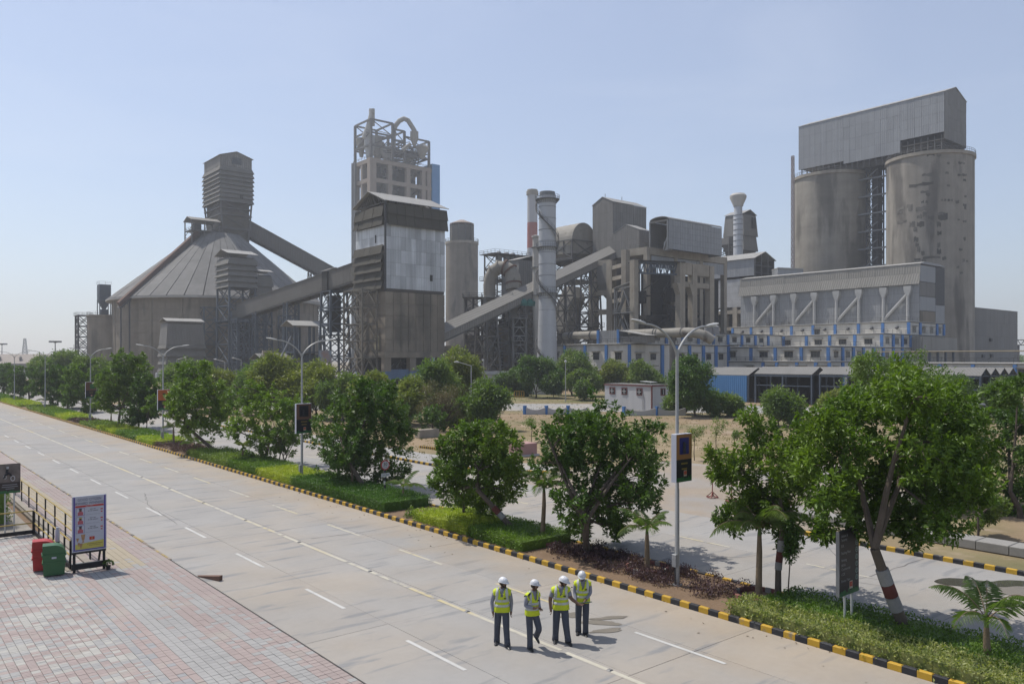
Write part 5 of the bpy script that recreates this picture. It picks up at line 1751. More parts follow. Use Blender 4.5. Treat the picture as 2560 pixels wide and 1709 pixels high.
for k in range(46):
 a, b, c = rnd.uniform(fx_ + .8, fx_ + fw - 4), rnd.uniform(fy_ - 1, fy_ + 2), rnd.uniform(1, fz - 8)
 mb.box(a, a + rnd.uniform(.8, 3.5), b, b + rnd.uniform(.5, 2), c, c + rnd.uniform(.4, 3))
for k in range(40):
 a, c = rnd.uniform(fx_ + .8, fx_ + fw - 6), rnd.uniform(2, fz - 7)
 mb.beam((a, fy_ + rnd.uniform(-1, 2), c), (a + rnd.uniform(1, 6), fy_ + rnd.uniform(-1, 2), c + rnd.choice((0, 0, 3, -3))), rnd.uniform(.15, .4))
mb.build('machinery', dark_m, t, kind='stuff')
railing(t, [(fx_ - .3, fy_ + fl_, fz), (fx_ - .3, fy_, fz), (fx_ + fw, fy_ - .2, fz)], steel_md)

# concrete frame B in front, with a steel roof truss
D1 = 194
c1x, c1y = xy(ZE(1072, 0)[0], D1)
c2x, c2y = xy(ZE(1676, 0)[0], 198)
bz = zz(ZE(0, 276)[1], 196)
t = thing('crane_frame', 'tall concrete columns carrying a steel roof truss, in front of the dark mill machinery', 'structure frame', ((c1x + c2x) / 2, (c1y + c2y) / 2, 0))
t['category'] = 'mill building'
MB().box(c1x - .75, c1x + .75, c1y - .75, c1y + .75, 0, bz).build('column', conc_fr, t)
MB().box(c2x - .95, c2x + .95, c2y - .8, c2y + .8, 0, bz).build('column', conc_fr, t)
c3x = c2x + run_x(c2x, c2y, ZE(1836, 0)[0])
c4x = c2x + run_x(c2x, c2y, ZE(2060, 0)[0])
for q in (c3x, c4x): MB().box(q - .9, q + .9, c2y - .8, c2y + .8, 0, bz - .2).build('column', conc_fr, t)
for (za_, zb_) in ((bz - 3.0, bz - .05), (zz(ZE(0, 610)[1], 198), zz(ZE(0, 540)[1], 198))):
 for q0, q1 in ((c2x + .96, c3x - .91), (c3x + .91, c4x - .91)): MB().box(q0, q1, c2y - .6, c2y + .6, za_, zb_).build('beam', conc_fr, t)
for q in (c2x, c3x):
 z_ = zz(ZE(0, 600)[1], 198)
 MB().frustum([(q - .96, c2y - .81, z_ - 2.2), (q - .9, c2y - .81, z_ - 2.2), (q - .9, c2y + .81, z_ - 2.2), (q - .96, c2y + .81, z_ - 2.2)], [(q - 2.3, c2y - .81, z_ + .6), (q - .9, c2y - .81, z_ + .6), (q - .9, c2y + .81, z_ + .6), (q - 2.3, c2y + .81, z_ + .6)]).build('corbel', conc_fr, t)
A_, B_ = Vector((c1x, c1y, bz - .4)), Vector((c2x, c2y, bz - .4))
hgt = Vector((0, 0, -2.7))
tb = MB()
tb.beam(A_, B_, .35, .4).beam(A_ + hgt, B_ + hgt, .3, .35)
for k in range(14):
 a, b = A_.lerp(B_, k / 14), A_.lerp(B_, (k + 1) / 14)
 tb.beam(a if k % 2 else a + hgt, b + hgt if k % 2 else b, .2); tb.beam(a, a + hgt, .16)
tb.build('roof_truss', steel_bl, t)
MB().beam(A_ + Vector((1.5, 1.5, .3)), B_ + Vector((1.5, 1.5, .3)), 6, .2).build('roof_deck', dark_m, t)
dkb = MB()
for k in range(40):
 f = rnd.random(); c = A_.lerp(B_, f) + FW * rnd.uniform(4, 14)
 z_ = rnd.uniform(1, bz - 9)
 dkb.box(c.x, c.x + rnd.uniform(1, 4), c.y, c.y + rnd.uniform(1, 3), z_, z_ + rnd.uniform(.6, 4))
for k in range(30):
 f = rnd.uniform(0, .8); c = A_.lerp(B_, f) + FW * rnd.uniform(3, 9); z_ = rnd.uniform(3, bz - 7)
 dkb.beam((c.x, c.y, z_), (c.x + rnd.uniform(1, 5), c.y - rnd.uniform(0, 4), z_ + rnd.choice((0, 0, 4, -3))), rnd.uniform(.15, .35))
dkb.build('machinery', dark_m, t, kind='stuff')
bw0 = at(ZE(1110, 0)[0], 800, 214); bw1 = at(ZE(1640, 0)[0], 800, 214)
MB().beam((bw0.x, bw0.y, 8.5), (bw1.x, bw1.y, 8.5), 2, 17).build('lower_wall', dark_m, t)  # dark wall behind the columns, carries the bay's shade in its colour
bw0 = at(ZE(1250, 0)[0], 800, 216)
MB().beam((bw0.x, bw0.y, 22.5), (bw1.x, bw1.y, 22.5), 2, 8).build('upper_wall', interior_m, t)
# hopper bay under the tall tower
t = thing('hopper_bay', 'concrete columns holding a big grey hopper below the tall clad tower', 'hopper', (ax + 2, ay, 0))
z0h = zc(658, 222)
qa, qb = at(ZE(548, 0)[0], HOR, 221), at(ZE(778, 0)[0], HOR, 217)
for q in (qa, qb):
 MB().box(q.x - 1, q.x + .9, q.y - 1, q.y + 1, 0, z0h).build('column', conc_fr, t)
 MB().box(q.x + 9, q.x + 10.5, q.y - 1, q.y + 1, 0, z0h).build('column', conc_fr, t)
for v in (300, 690, 940):
 z_ = zz(ZE(0, v)[1], 219)
 MB().beam((qa.x, qa.y, z_), (qb.x, qb.y, z_), .9, 1.4).build('beam', conc_fr, t)
hm = (qa + qb) / 2
hz_ = [zz(ZE(0, v)[1], 220) for v in (860, 570, 315)]
MB().frustum(rect4(hm.x + 2, hm.x + 4, hm.y - 3.8, hm.y - 1.8, hz_[0]), rect4(hm.x - .4, hm.x + 6, hm.y - 3.6, hm.y + 3.4, hz_[1])).box(hm.x - .4, hm.x + 6, hm.y - 3.6, hm.y + 3.4, hz_[1], hz_[2]).build('hopper', clad_dust_shade, t)
qc, qd = at(ZE(815, 0)[0], HOR, 212), at(ZE(960, 0)[0], HOR, 208)
for k, v in enumerate((330, 480, 640, 780)):
 z_ = zz(ZE(0, v)[1], 210)
 MB().beam((qb.x, qb.y, z_), (qd.x, qd.y, z_), .8, 1.0).build('beam', conc_fr, t)
MB().box(qd.x - .8, qd.x + .8, qd.y - .8, qd.y + .8, 0, zz(ZE(0, 130)[1], 208)).build('column', conc_fr, t)
MB().beam((qb.x + 4, qb.y, 17), (qd.x + 4, qd.y, 17), .5, 30).build('back_wall', interior_m, t)
# light steel stair frame with a little roof
sa, sb_ = at(ZE(820, 0)[0], HOR, 200), at(ZE(1035, 0)[0], HOR, 194)
zt_ = zz(ZE(0, 620)[1], 197)
st = lattice('access_tower', 'light grey steel stair tower with a small pale roof, left of the concrete columns', 'stairs',
    [(sa.x, sa.y, 0), (sb_.x, sb_.y, 0), (sb_.x + 4, sb_.y + 3, 0), (sa.x + 4, sa.y + 3, 0)], [(sa.x, sa.y, zt_), (sb_.x, sb_.y, zt_), (sb_.x + 4, sb_.y + 3, zt_), (sa.x + 4, sa.y + 3, zt_)], 4, .3, .16, steel_lt, cross=False, plats=(.25, .52, .75))
MB().frustum([(sa.x - .5, sa.y, zt_), (sb_.x + .2, sb_.y - .3, zt_ + 1.3), (sb_.x + 4.4, sb_.y + 3, zt_ + 1.3), (sa.x + 4, sa.y + 3.3, zt_)],
    [(sa.x - .5, sa.y, zt_ + .15), (sb_.x + .2, sb_.y - .3, zt_ + 1.45), (sb_.x + 4.4, sb_.y + 3, zt_ + 1.45), (sa.x + 4, sa.y + 3.3, zt_ + .15)]).build('roof', roof_lt, st)
for k in range(4):
 f0, f1 = (.2, .8) if k % 2 else (.8, .2)
 a, b = sa.lerp(sb_, f0), sa.lerp(sb_, f1)
 MB().beam((a.x + 1, a.y + .8, zt_ / 4 * k + .2), (b.x + 1, b.y + .8, zt_ / 4 * (k + 1)), .9, .2).build('stair_flight', steel_lt, st)

# pale conveyor from the hopper building up to the tall tower
t = gallery('conveyor_gallery', 'pale clad conveyor gallery rising to the right, passing behind the grey flue stack', (cx1 + .1, 156.6, 11.4), (ax + 1.0, 156.6, 36.2), 4.2, 1.5, gall_m, gall_m, 26, 'clad conveyor galleries', steep=.46)
for i, (fr, lab) in enumerate(((.26, 'first lattice trestle under the pale conveyor, nearest its low end'), (.47, 'second lattice trestle under the pale conveyor, left of the flue stack'), (.71, 'third lattice trestle under the pale conveyor, right of the flue stack'), (.87, 'tallest lattice trestle under the pale conveyor, beside the clad tower'))):
 xq = cx1 + (ax - cx1) * fr
 zq = 11.2 + 24.8 * fr - .4
 lattice('conveyor_trestle', lab, 'trestle', rect4(xq - 2.2, xq + 2.2, 153.4, 159.8, 0), rect4(xq - 1.6, xq + 1.6, 154.8, 158.4, zq), max(3, int(zq / 3.6)), .36, .17, steel_md, 'conveyor trestles', plats=(.5,) if fr > .6 else ())

# ================================================================== 11 fan house, curved duct and pipe racks
fx2, fy2 = xy(ZC(690, 0)[0], 236)
zf2 = lambda v: zc(v, 236)
t = thing('bag_house', 'dusty bag house with a rounded barrel roof, right of the flue stack', 'filter', (fx2, fy2, 0))
w2, l2 = 9.5, 9.0
X0, X1, Y0, Y1 = fx2 - 4.6, fx2 + 5.2, fy2 - 5, fy2 + 5
mb = MB()
n_ = 14
zsp = zf2(505)
for i in range(n_):
 a0_, a1_ = math.pi * i / n_, math.pi * (i + 1) / n_
 f = lambda a: ((X0 + X1) / 2 - math.cos(a) * 4.9, zsp + math.sin(a) * 5.4)
 (ya_, za_), (yb_, zb_) = f(a0_), f(a1_)
 mb.add([(ya_, Y0, za_), (ya_, Y1, za_), (yb_, Y1, zb_), (yb_, Y0, zb_)], [(3, 2, 1, 0)])
 mb.add([(ya_, Y0, za_), (yb_, Y0, zb_), ((X0 + X1) / 2, Y0, zsp), (ya_, Y1, za_), (yb_, Y1, zb_), ((X0 + X1) / 2, Y1, zsp)], [(0, 1, 2), (5, 4, 3)])
mb.build('barrel_roof', duct_m, t)
MB().box(X0, X1, Y0, Y1, zf2(600), zsp - .02).build('casing', duct_m, t)
MB().frustum(rect4(X0 + 2, X1 - 2, Y0 + 2, Y1 - 2, zf2(680)), rect4(X0, X1, Y0, Y1, zf2(600) - .02)).build('hopper', conc_dk, t)
for k in range(4): MB().box(X0 - .25, X0 - .05, Y0 + k * 3.2, Y0 + k * 3.2 + .35, zf2(600), zsp).build('stiffener', steel_md, t)
lattice('', '', '', rect4(X0 - .4, X1 + .4, Y0 - .4, Y1 + .4, 0), rect4(X0 - .4, X1 + .4, Y0 - .4, Y1 + .4, zsp), 8, .4, .2, steel_md, parent=t, plats=(.72, .86), rails=True)
p = at(*ZC(655, 930), 226)
t = thing('fan_duct', 'large angular dusty fan duct leaning below the barrel roofed bag house', 'duct', (p.x, p.y, 0))
zz1, zz2, zz3, zz4 = [zc(v, 226) for v in (865, 925, 1010, 1170)]
MB().frustum(rect4(p.x - 2.5, p.x + 2.5, p.y - 3, p.y + 2.2, zz4), rect4(p.x - 2.5, p.x + 2.5, p.y - 3.2, p.y + 2.6, zz3)).frustum(rect4(p.x - 2.5, p.x + 2.5, p.y - 3.2, p.y + 2.6, zz3 + .02), rect4(p.x - 2.5, p.x + 2.5, p.y - 5, p.y + 0.4, zz2)).frustum(rect4(p.x - 2.5, p.x + 2.5, p.y - 5, p.y + .4, zz2 + .02), rect4(p.x - 2, p.x + 2, p.y - 3, p.y - 1, zz1 + 1)).build('casing', duct_m, t)
MB().box(p.x - 2, p.x + 2, p.y - 2.6, p.y + 2, 0, zz4 - .02).build('plinth', conc_dk, t)
# long gas pipe over the offices
t = thing('gas_pipe', 'long fat dusty gas pipe lying level behind the office roof', 'pipe', (143, 128, 13))
yl, yr = 151.5, 108.5
pts = [(143, yl, 13.3), (143, 140, 13.3), (143, 128, 13.25), (143, yr + 3, 13.2), (143.4, yr + 1, 13.0), (144.4, yr - .6, 12.4), (145.6, yr - 1.4, 11.4)]
MB().tube(pts, [.95, 1.0, 1.05, 1.1, 1.1, 1.1, 1.1], 20).build('pipe', duct_m, t, smooth=True)
for q in (149, 148, 141.5, 131, 130, 129, 121, 120.2, 113): MB().lathe(0, 0, [(1.02, -.09), (1.18, -.09), (1.18, .09), (1.02, .09)], 20, cap=False).build('pipe_flange', steel_md, t, local=True); o = t.children[-1]; o.location = (0, q - 128, .28); o.rotation_euler = (R(90), 0, 0)
for q in (147, 138, 126, 116): MB().box(142.3, 143.7, q - .3, q + .3, 0, 12.3).build('saddle', steel_md, t)
# U shaped duct
t = thing('curved_duct', 'huge dusty inverted U duct on a steel platform, left of the flue stack', 'duct', at(ZB(1035, 0)[0], HOR, 208) * 1)
t.location.z = 0
U = [(968, 1085), (966, 1030), (972, 985), (990, 950), (1018, 932), (1050, 933), (1078, 950), (1094, 985), (1098, 1020), (1098, 1055)]
pts = [at(*ZB(u, v), 208 - (i - 4) * .35) for i, (u, v) in enumerate(U)]
k = 208 / FPX / 2.178
MB().tube(pts, [34 * k, 34 * k, 33 * k, 33 * k, 34 * k, 36 * k, 39 * k, 41 * k, 41 * k, 41 * k], 24).build('pipe', duct_m, t, smooth=True)
for i in (3, 4, 5, 6, 8):
 d = (pts[min(i + 1, 9)] - pts[i - 1]).normalized()
 MB().tube([pts[i] - d * .2, pts[i] + d * .2], 40 * k if i < 5 else 45 * k, 24).build('pipe_flange', rust_m if i > 4 else duct_m, t, smooth=True)
for (u, v0, v1, r) in ((968, 1085, 1480, 30), (1098, 1055, 1480, 34), (1190, 1180, 1470, 30)):
 p = at(ZB(u, 0)[0], HOR, 207)
 MB().lathe(p.x, p.y, [(r * k * 1.3, 0), (r * k, zz(ZB(0, v1 - 150)[1], 207)), (r * k, zz(ZB(0, v0)[1], 207))], 18).build('vertical_duct', duct_m, t, smooth=True)
# pipe rack frames left of the stack
spec = [(832, 925, 1095, 214, 'left lattice pipe rack with decks, between the hopper building and the curved duct', steel_md), (940, 1075, 1095, 203, 'broad steel rack under the curved duct', steel_lt), (1095, 1165, 1210, 198, 'pale steel rack with braces just left of the flue stack', steel_lt), (1165, 1240, 1120, 212, 'dark pipe rack right behind the flue stack', steel_md)]
for (u0, u1, v, D, lab, m_) in spec:
 a, b = at(ZB(u0, 0)[0], HOR, D), at(ZB(u1, 0)[0], HOR, D)
 zt_ = zz(ZB(0, v)[1], D)
 fwd = FW * 7
 c4 = [a, b, b + fwd, a + fwd]
 t = lattice('pipe_rack', lab, 'steel frame', [(p.x, p.y, 0) for p in c4], [(p.x, p.y, zt_) for p in c4], 8, .42, .17, m_, 'steel pipe racks left of the flue stack', plats=(.4, .68, 1.0), cross=(u0 != 1095))
 mb = MB()
 for q in range(5):
  c = a.lerp(b, rnd.uniform(.1, .8)) + FW * rnd.uniform(1, 5)
  z_ = rnd.choice((0, .4, .68)) * zt_ + .1
  mb.box(c.x - 1, c.x + 1, c.y - 1, c.y + 1, z_, z_ + rnd.uniform(1.5, 4))
  mb.tube([(c.x, c.y, z_), (c.x, c.y, min(zt_, z_ + 9))], .3, 8)
 mb.build('equipment', interior_m if m_ is steel_md else dark_m, t, kind='stuff')
a, b = at(1112, HOR, 226), at(1385, HOR, 226)
t = thing('kiln_block', 'dim dusty concrete block behind the pipe racks, left of the flue stack', 'building', ((a.x + b.x) / 2, (a.y + b.y) / 2, 0))
for k in range(5):
 q0, q1 = a.lerp(b, k / 5), a.lerp(b, (k + .96) / 5)
 MB().beam((q0.x, q0.y, (11 + 3 * (k % 3)) / 2), (q1.x, q1.y, (11 + 3 * (k % 3)) / 2), 5, 11 + 3 * (k % 3)).build('wall_bay', conc_dk, t)
for z_ in (5, 9.5): MB().beam((a.x, a.y, z_), (b.x, b.y, z_), 7, .35).build('walkway', steel_md, t)
for i in range(3):
 q = at(ZB(1150 + i * 35, 0)[0], HOR, 203 + i)
 z_ = zz(ZB(0, 1140)[1], 204)
 t = tag(MB().tube([(q.x - .9, q.y, z_ + .7), (q.x + .9, q.y, z_ + .7)], [.6, .6], 12).box(q.x - .5, q.x + .5, q.y - .5, q.y + .5, z_ + 1.2, z_ + 1.6).box(q.x - 1, q.x + 1, q.y - .5, q.y + .5, z_ - .1, z_ + .15).build('pump_motor', teal_m), ('leftmost', 'middle', 'rightmost')[i] + ' of three teal motors on the pipe rack deck left of the flue stack', 'motor', 'teal motors on the pipe rack')
p = at(*ZB(1150, 950), 236)
t = thing('fan_house', 'small grey gabled fan house behind the curved duct', 'building', (p.x, p.y, 20))
zA0, zA1 = zz(ZB(0, 1010)[1], 236), zz(ZB(0, 905)[1], 236)
MB().box(p.x - 5, p.x + 5, p.y - 4, p.y + 4, zA0 - 18, zA1).build('wall', interior_m, t)
sheets(t, 'x', p.x - 5, p.x + 5, p.y - 4, zA0 - 4, zA1, 6, 3, clad_dust_shade); sheets(t, 'y', p.y - 4, p.y + 4, p.x - 5, zA0 - 4, zA1, 5, 3, clad_dust_shade)
roof(t, p.x - 5, p.x + 5, p.y - 4, p.y + 4, zA1, 1.4, 'y', .3, roof_lt)
MB().box(p.x + 1, p.x + 2, p.y - 4.25, p.y - 4.1, zA1 - 5, zA1 - 3).build('door', dark_m, t)
lp = at(*ZB(1045, 880), 240)
lattice('filter_tower', 'lattice tower with three small vent cylinders above the curved duct', 'tower', rect4(lp.x - 5, lp.x + 6, lp.y - 3, lp.y + 3, 0), rect4(lp.x - 5, lp.x + 6, lp.y - 3, lp.y + 3, zz(ZB(0, 868)[1], 240)), 9, .35, .18, steel_md, plats=(.8, 1.0))
tt = [o for o in C.objects if o.name == 'filter_tower'][0]
for q in (-2, 1, 3.5): MB().lathe(lp.x + q, lp.y, [(1, zz(ZB(0, 905)[1], 240)), (1, zz(ZB(0, 862)[1], 240)), (.6, zz(ZB(0, 850)[1], 240))], 12).build('vent', pale_m, tt, smooth=True)

# ================================================================== 12 whitewashed kiln hall behind the packing plant
kx, ky = 230.9, 153.0
kw, kl = run_x(kx, ky, 1934.5), run_y(kx, ky, 1757)
z1, z0 = zz(645.7, 265), zz(688, 265)
t = thing('kiln_hall', 'patchy whitewashed hall with a pale gable roof, left of the filter building', 'building', (kx + 5, ky + 8, 0))
sheets(t, 'y', ky, ky + kl, kx, z0, z1, 12, 2, clad_grey)
MB().box(kx + .02, kx + .2, ky, ky + kl, z0, z1).build('inner_wall', interior_m, t)
MB().box(kx, kx + kw, ky + kl, ky + kl + .2, z0 - 4, z1).box(kx + kw, kx + kw + .2, ky, ky + kl, z0 - 4, z1).build('rear_wall', interior_m, t)
roof(t, kx, kx + kw, ky, ky + kl, z1, 2.6, 'y', .6, roof_lt)
for f in (.02, .35, .68, .98): MB().box(kx + kw * f - .25, kx + kw * f + .25, ky - .2, ky + .2, z0 - 3, z1 + 2.4 * (1 - abs(f - .5) * 2)).build('gable_post', steel_md, t)
for z_ in (z0 + 1, z0 + 3.5): MB().box(kx, kx + kw, ky - .12, ky + .12, z_ - .15, z_ + .15).build('gable_rail', steel_md, t)
MB().box(kx + .5, kx + kw, ky + 1, ky + kl - .5, z0 - 4, z0 - 3.5).build('floor', interior_m, t)
zw0 = zc(975, 262)
sheets(t, 'y', ky - 1, ky + kl, kx + .3, zw0, z0 - .7, 9, 4, white_paint, name='wall_panel')
MB().box(kx + .3, kx + 8, ky - 1, ky + kl, zw0, z0 - .7).build('wall', interior_m, t)
for k in range(6):
 q = ky - 1 + (kl + 1) * k / 5
 MB().box(kx + .2, kx + 2, q - .9, q + .9, 0, zw0 - .02).build('column', conc_fr, t)
for z_ in (zw0 - 1.3, zw0 - 7, zw0 - 12): MB().box(kx + .3, kx + 1.6, ky - 1, ky + kl, z_ - .9, z_ + .3).build('beam', conc_fr, t)
MB().box(kx + 6, kx + 6.4, ky - 1, ky + kl, 0, zw0 - 1).build('back_wall', dark_m, t)
p = at(*ZC(1668, 930), 246)
MB().lathe(p.x, p.y, [(0.1, zc(850, 246)), (2.2, zc(858, 246)), (4.0, zc(900, 246)), (5.2, zc(1000, 246))], 20, cap=False).build('hood', white_paint, t, smooth=True)
# extension roof to the right
ex0 = ky
t = thing('kiln_annex', 'low pale roofed grey annex between the whitewashed hall and the tall silos', 'building', (kx + 20, ky - 6, 0))
e0, e1 = at(1937, HOR, 262), at(2000, HOR, 262)
MB().beam((e0.x, e0.y, 29), (e1.x, e1.y, 29), 6, 15).build('wall', clad_grey, t)
MB().beam((e0.x, e0.y, 36.8), (e1.x, e1.y, 36.4), 6.6, .4).build('roof', roof_lt, t)
# white vent stack with a funnel top and its clad tower
vx, vy = xy(ZD(176, 0)[0], 292)
zd = lambda v: zz(ZD(0, v)[1], 292)
k = 292 / FPX / 2.064
t = thing('funnel_stack', 'white vent stack with a wide funnel mouth', 'chimney', (vx, vy, 0))
MB().lathe(vx, vy, [(24 * k, 20), (24 * k, zd(700)), (21 * k, zd(690)), (21 * k, zd(652))], 28).build('shaft', stack_m, t, smooth=True)
MB().lathe(vx, vy, [(25 * k, zd(652)), (26 * k, zd(645)), (42 * k, zd(610)), (42 * k, zd(598)), (33 * k, zd(588)), (28 * k, zd(588))], 28).build('funnel', stackw_m, t, smooth=True)
for v in (700, 722, 745, 775, 800, 830, 860): MB().lathe(vx, vy, [(24.1 * k, zd(v) - .1), (25.5 * k, zd(v) - .1), (25.5 * k, zd(v) + .1), (24.1 * k, zd(v) + .1)], 28, cap=False).build('flange', steel_lt, t)
tx, ty = xy(ZD(200, 0)[0], 306)
zd2 = lambda v: zz(ZD(0, v)[1], 306)
t = thing('clad_tower', 'narrow dust grey louvred tower right behind the white funnel topped stack', 'tower', (tx, ty, 0))
MB().box(tx - 4, tx + 4, ty - 3, ty + 5, 20, zd2(700)).build('inner_wall', interior_m, t)
louvres(t, tx - 4.1, tx + 4.1, ty - 3.1, ty + 5.1, zd2(790), zd2(700), 1, .6, clad_dust_shade)
louvres(t, tx - 4.1, tx + 4.1, ty - 3.1, ty + 5.1, zd2(870), zd2(800), 1, .6, clad_dust_shade)
roof(t, tx - 4.1, tx + 4.1, ty - 3.1, ty + 5.1, zd2(700), 1.8, 'y', .3, roof_lt)
MB().box(tx + .5, tx + 3, ty - 3.9, ty - 3.7, zd2(770), zd2(715)).build('opening', dark_m, t)
p = at(*ZD(110, 830), 306)
t = thing('link_bridge', 'short clad bridge on steel posts left of the white funnel topped stack', 'bridge', (p.x, p.y, 0))
MB().box(p.x - 2, p.x + 3, p.y - 3, p.y + 8, zd2(853), zd2(818)).build('wall', clad_dust_shade, t)
lattice('', '', '', rect4(p.x - 2, p.x + 3, p.y - 3, p.y + 8, 20), rect4(p.x - 2, p.x + 3, p.y - 3, p.y + 8, zd2(854)), 6, .35, .2, steel_md, parent=t)

# ================================================================== 13 parking sheds, small white building, far things
def shed(label, x, y0, y1, widths, ze, rise, blue_end=False):
 t = thing('parking_shed', label, 'shed', (x + 4, (y0 + y1) / 2, 0), 'low gabled parking sheds')
 x0 = x
 for i, w in enumerate(widths):
  roof(t, x0, x0 + w, y0, y1, ze, rise, 'y', .12, roof_shed, .1)
  tb = MB()
  tb.beam((x0, y0 + .1, ze), (x0 + w, y0 + .1, ze), .12).beam((x0 + w / 2, y0 + .1, ze), (x0 + w / 2, y0 + .1, ze + rise), .1)
  tb.beam((x0 + w * .25, y0 + .1, ze), (x0 + w / 2, y0 + .1, ze + rise), .08).beam((x0 + w * .75, y0 + .1, ze), (x0 + w / 2, y0 + .1, ze + rise), .08)
  tb.build('truss', steel_bl, t)
  x0 += w
 n_ = 3
 for xx in [x] + [x + sum(widths[:i + 1]) for i in range(len(widths))]:
  for k in range(n_): MB().box(xx - .12, xx + .12, y0 + (y1 - y0) * k / (n_ - 1) - .12, y0 + (y1 - y0) * k / (n_ - 1) + .12, 0, ze - .02).build('post', steel_bl, t)
 MB().box(x - .08, x + .08, y0 + .2, y1 - .2, ze - .35, ze - .05).build('fascia_beam', steel_bl, t)
 MB().box(x - .08, x + .08, y0 + .2, y1 - .2, ze - 1.9, ze - 1.75).build('tie_rail', steel_bl, t)
 MB().box(x + sum(widths) + .2, x + sum(widths) + .4, y0, y1, 0, ze).build('rear_wall', dark_m, t)  # interior shade of the shed painted as a dark wall
 if blue_end:
  n_ = 8
  for k in range(n_): MB().box(x - .2, x - .13, y0 + .15 + (y1 - y0 - .3) * k / n_ + .01, y0 + .15 + (y1 - y0 - .3) * (k + 1) / n_ - .01, .05, ze - .02).build('blue_sheet', blue_s, t)
 return t


sx_, sy_ = 116.9, 78.6
w1 = run_x(sx_, sy_, 1917)
shed('parking shed with a bright blue sheeted side wall, beside the big dark tree', sx_, sy_, sy_ + run_y(sx_, sy_, 1742), (w1, w1 * 1.05), 4.5, 1.25, True)
y2 = 67.0
shed('open parking shed in the middle, just right of the blue walled one', sx_, y2, 77.2, (4.6, 4.8), 4.8, 1.15)
shed('open parking shed half hidden behind the largest tree', sx_, 53, 65.6, (4.4, 4.4), 4.9, 1.1)
shed('open parking shed with a row of four small gables at the right edge', sx_, 42.5, 51.6, (3.3, 3.3, 3.3, 3.3), 5.0, 1.0)
# white utility building
ux, uy = xy(1629.5, 112.5)
ul, uw = run_y(ux, uy, 1512), run_x(ux, uy, 1671.5)
uz = zz(963.5, 112.5)
t = thing('utility_building', 'small white flat roofed building with maroon trim and four square windows', 'building', (ux + uw / 2, uy + ul / 2, 0))
uwall = M('white_render', (.60, .59, .585), .9, n=(.5, .05), streak=.06, streak_s=1.5)
maroon = M('maroon_trim', (.20, .07, .065), .8, n=(1, .1))
MB().box(ux, ux + uw, uy, uy + ul, 0, uz - .15).build('wall', uwall, t)
MB().box(ux - .12, ux + uw + .12, uy - .12, uy + ul + .12, uz - .15, uz).build('roof_slab', maroon, t)
MB().box(ux + .1, ux + uw - .1, uy + .1, uy + ul - .1, uz + .003, uz + .1).build('roof_screed', roof_shed, t)
MB().box(ux - .05, ux + .12, uy - .05, uy + .12, 0, uz - .16).build('corner_trim', maroon, t)
for (u, ax_n) in ((725, 'y'), (820, 'y'), (938, 'y'), (1120, 'x')):
 p_ = 1300 + u / 3.136
 z_ = zz(820 + 505 / 3.136, 113)
 if ax_n == 'y':
  c = uy + run_y(ux, uy, p_)
  w_ = MB().box(ux - .08, ux + .02, c - .55, c + .55, z_ - .45, z_ + .6).build('window', maroon, t)
  MB().box(ux - .11, ux - .081, c - .4, c + .4, z_ - .3, z_ + .45).build('pane', pane_m, w_)
  MB().box(ux - .14, ux - .111, c - .05, c + .05, z_ - .3, z_ + .45).box(ux - .135, ux - .112, c - .4, c - .06, z_ + .03, z_ + .1).box(ux - .135, ux - .112, c + .06, c + .4, z_ + .03, z_ + .1).build('grille', uwall, w_)
 else:
  c = ux + run_x(ux, uy, p_)
  w_ = MB().box(c - .5, c + .5, uy - .08, uy + .02, z_ - .45, z_ + .6).build('window', maroon, t)
  MB().box(c - .38, c + .38, uy - .11, uy - .081, z_ - .3, z_ + .45).build('pane', pane_m, w_)
  MB().box(c - .05, c + .05, uy - .14, uy - .111, z_ - .3, z_ + .45).build('grille', uwall, w_)
MB().beam((ux + 2, uy + 1.2, uz + .4), (ux + 2, uy + 3.4, uz + .5), 1.3, .08).beam((ux + 1.5, uy + 1.5, uz), (ux + 1.5, uy + 1.5, uz + .4), .06).beam((ux + 2.4, uy + 3.2, uz), (ux + 2.4, uy + 3.2, uz + .5), .06).build('roof_panel', pale_m, t)
MB().tube([(ux - .1, uy + 1.6, .1), (ux - .1, uy + 1.6, 2.4)], .05, 6).build('downpipe', pale_m, t)
# scalloped boundary wall
def scallop(label, pxs, D, z=1.0):
 a = at(pxs[0], HOR, D); b = at(pxs[-1], HOR, D)
 t = thing('boundary_wall', label, 'wall', ((a.x + b.x) / 2, (a.y + b.y) / 2, 0), 'white scalloped boundary wall')
 n_ = len(pxs) - 1
 for i in range(n_):
  p, q = at(pxs[i], HOR, D), at(pxs[i + 1], HOR, D)
  p.z = q.z = 0
  d = (q - p).normalized(); nv = Vector((-d.y, d.x, 0)) * .1
  m = 12
  top = [1.0 - .42 * math.sin(math.pi * k / m) for k in range(m + 1)]
  vs, fs = [], []
  for k in range(m + 1):
   c = p.lerp(q, k / m)
   for s in (-1, 1):
    for zz_ in (-.1, top[k] * z): vs.append(c + nv * s + Vector((0, 0, zz_)))
  for k in range(m):
   b0 = k * 4
   fs += [(b0, b0 + 4, b0 + 5, b0 + 1), (b0 + 3, b0 + 7, b0 + 6, b0 + 2), (b0 + 1, b0 + 5, b0 + 7, b0 + 3)]
  MB().add(vs, fs).build('wall_bay', uwall, t)
  MB().beam(p - Vector((0, 0, .1)), p + Vector((0, 0, 1.15 * z)), .36).build('blue_post', blue_p, t)
 return t


scallop('low white wall with scooped tops and blue posts, left of the small white building', [1312, 1366, 1420, 1470], 106)
scallop('low white wall with scooped tops and blue posts, in front of the small white building', [1560, 1642, 1714], 104)
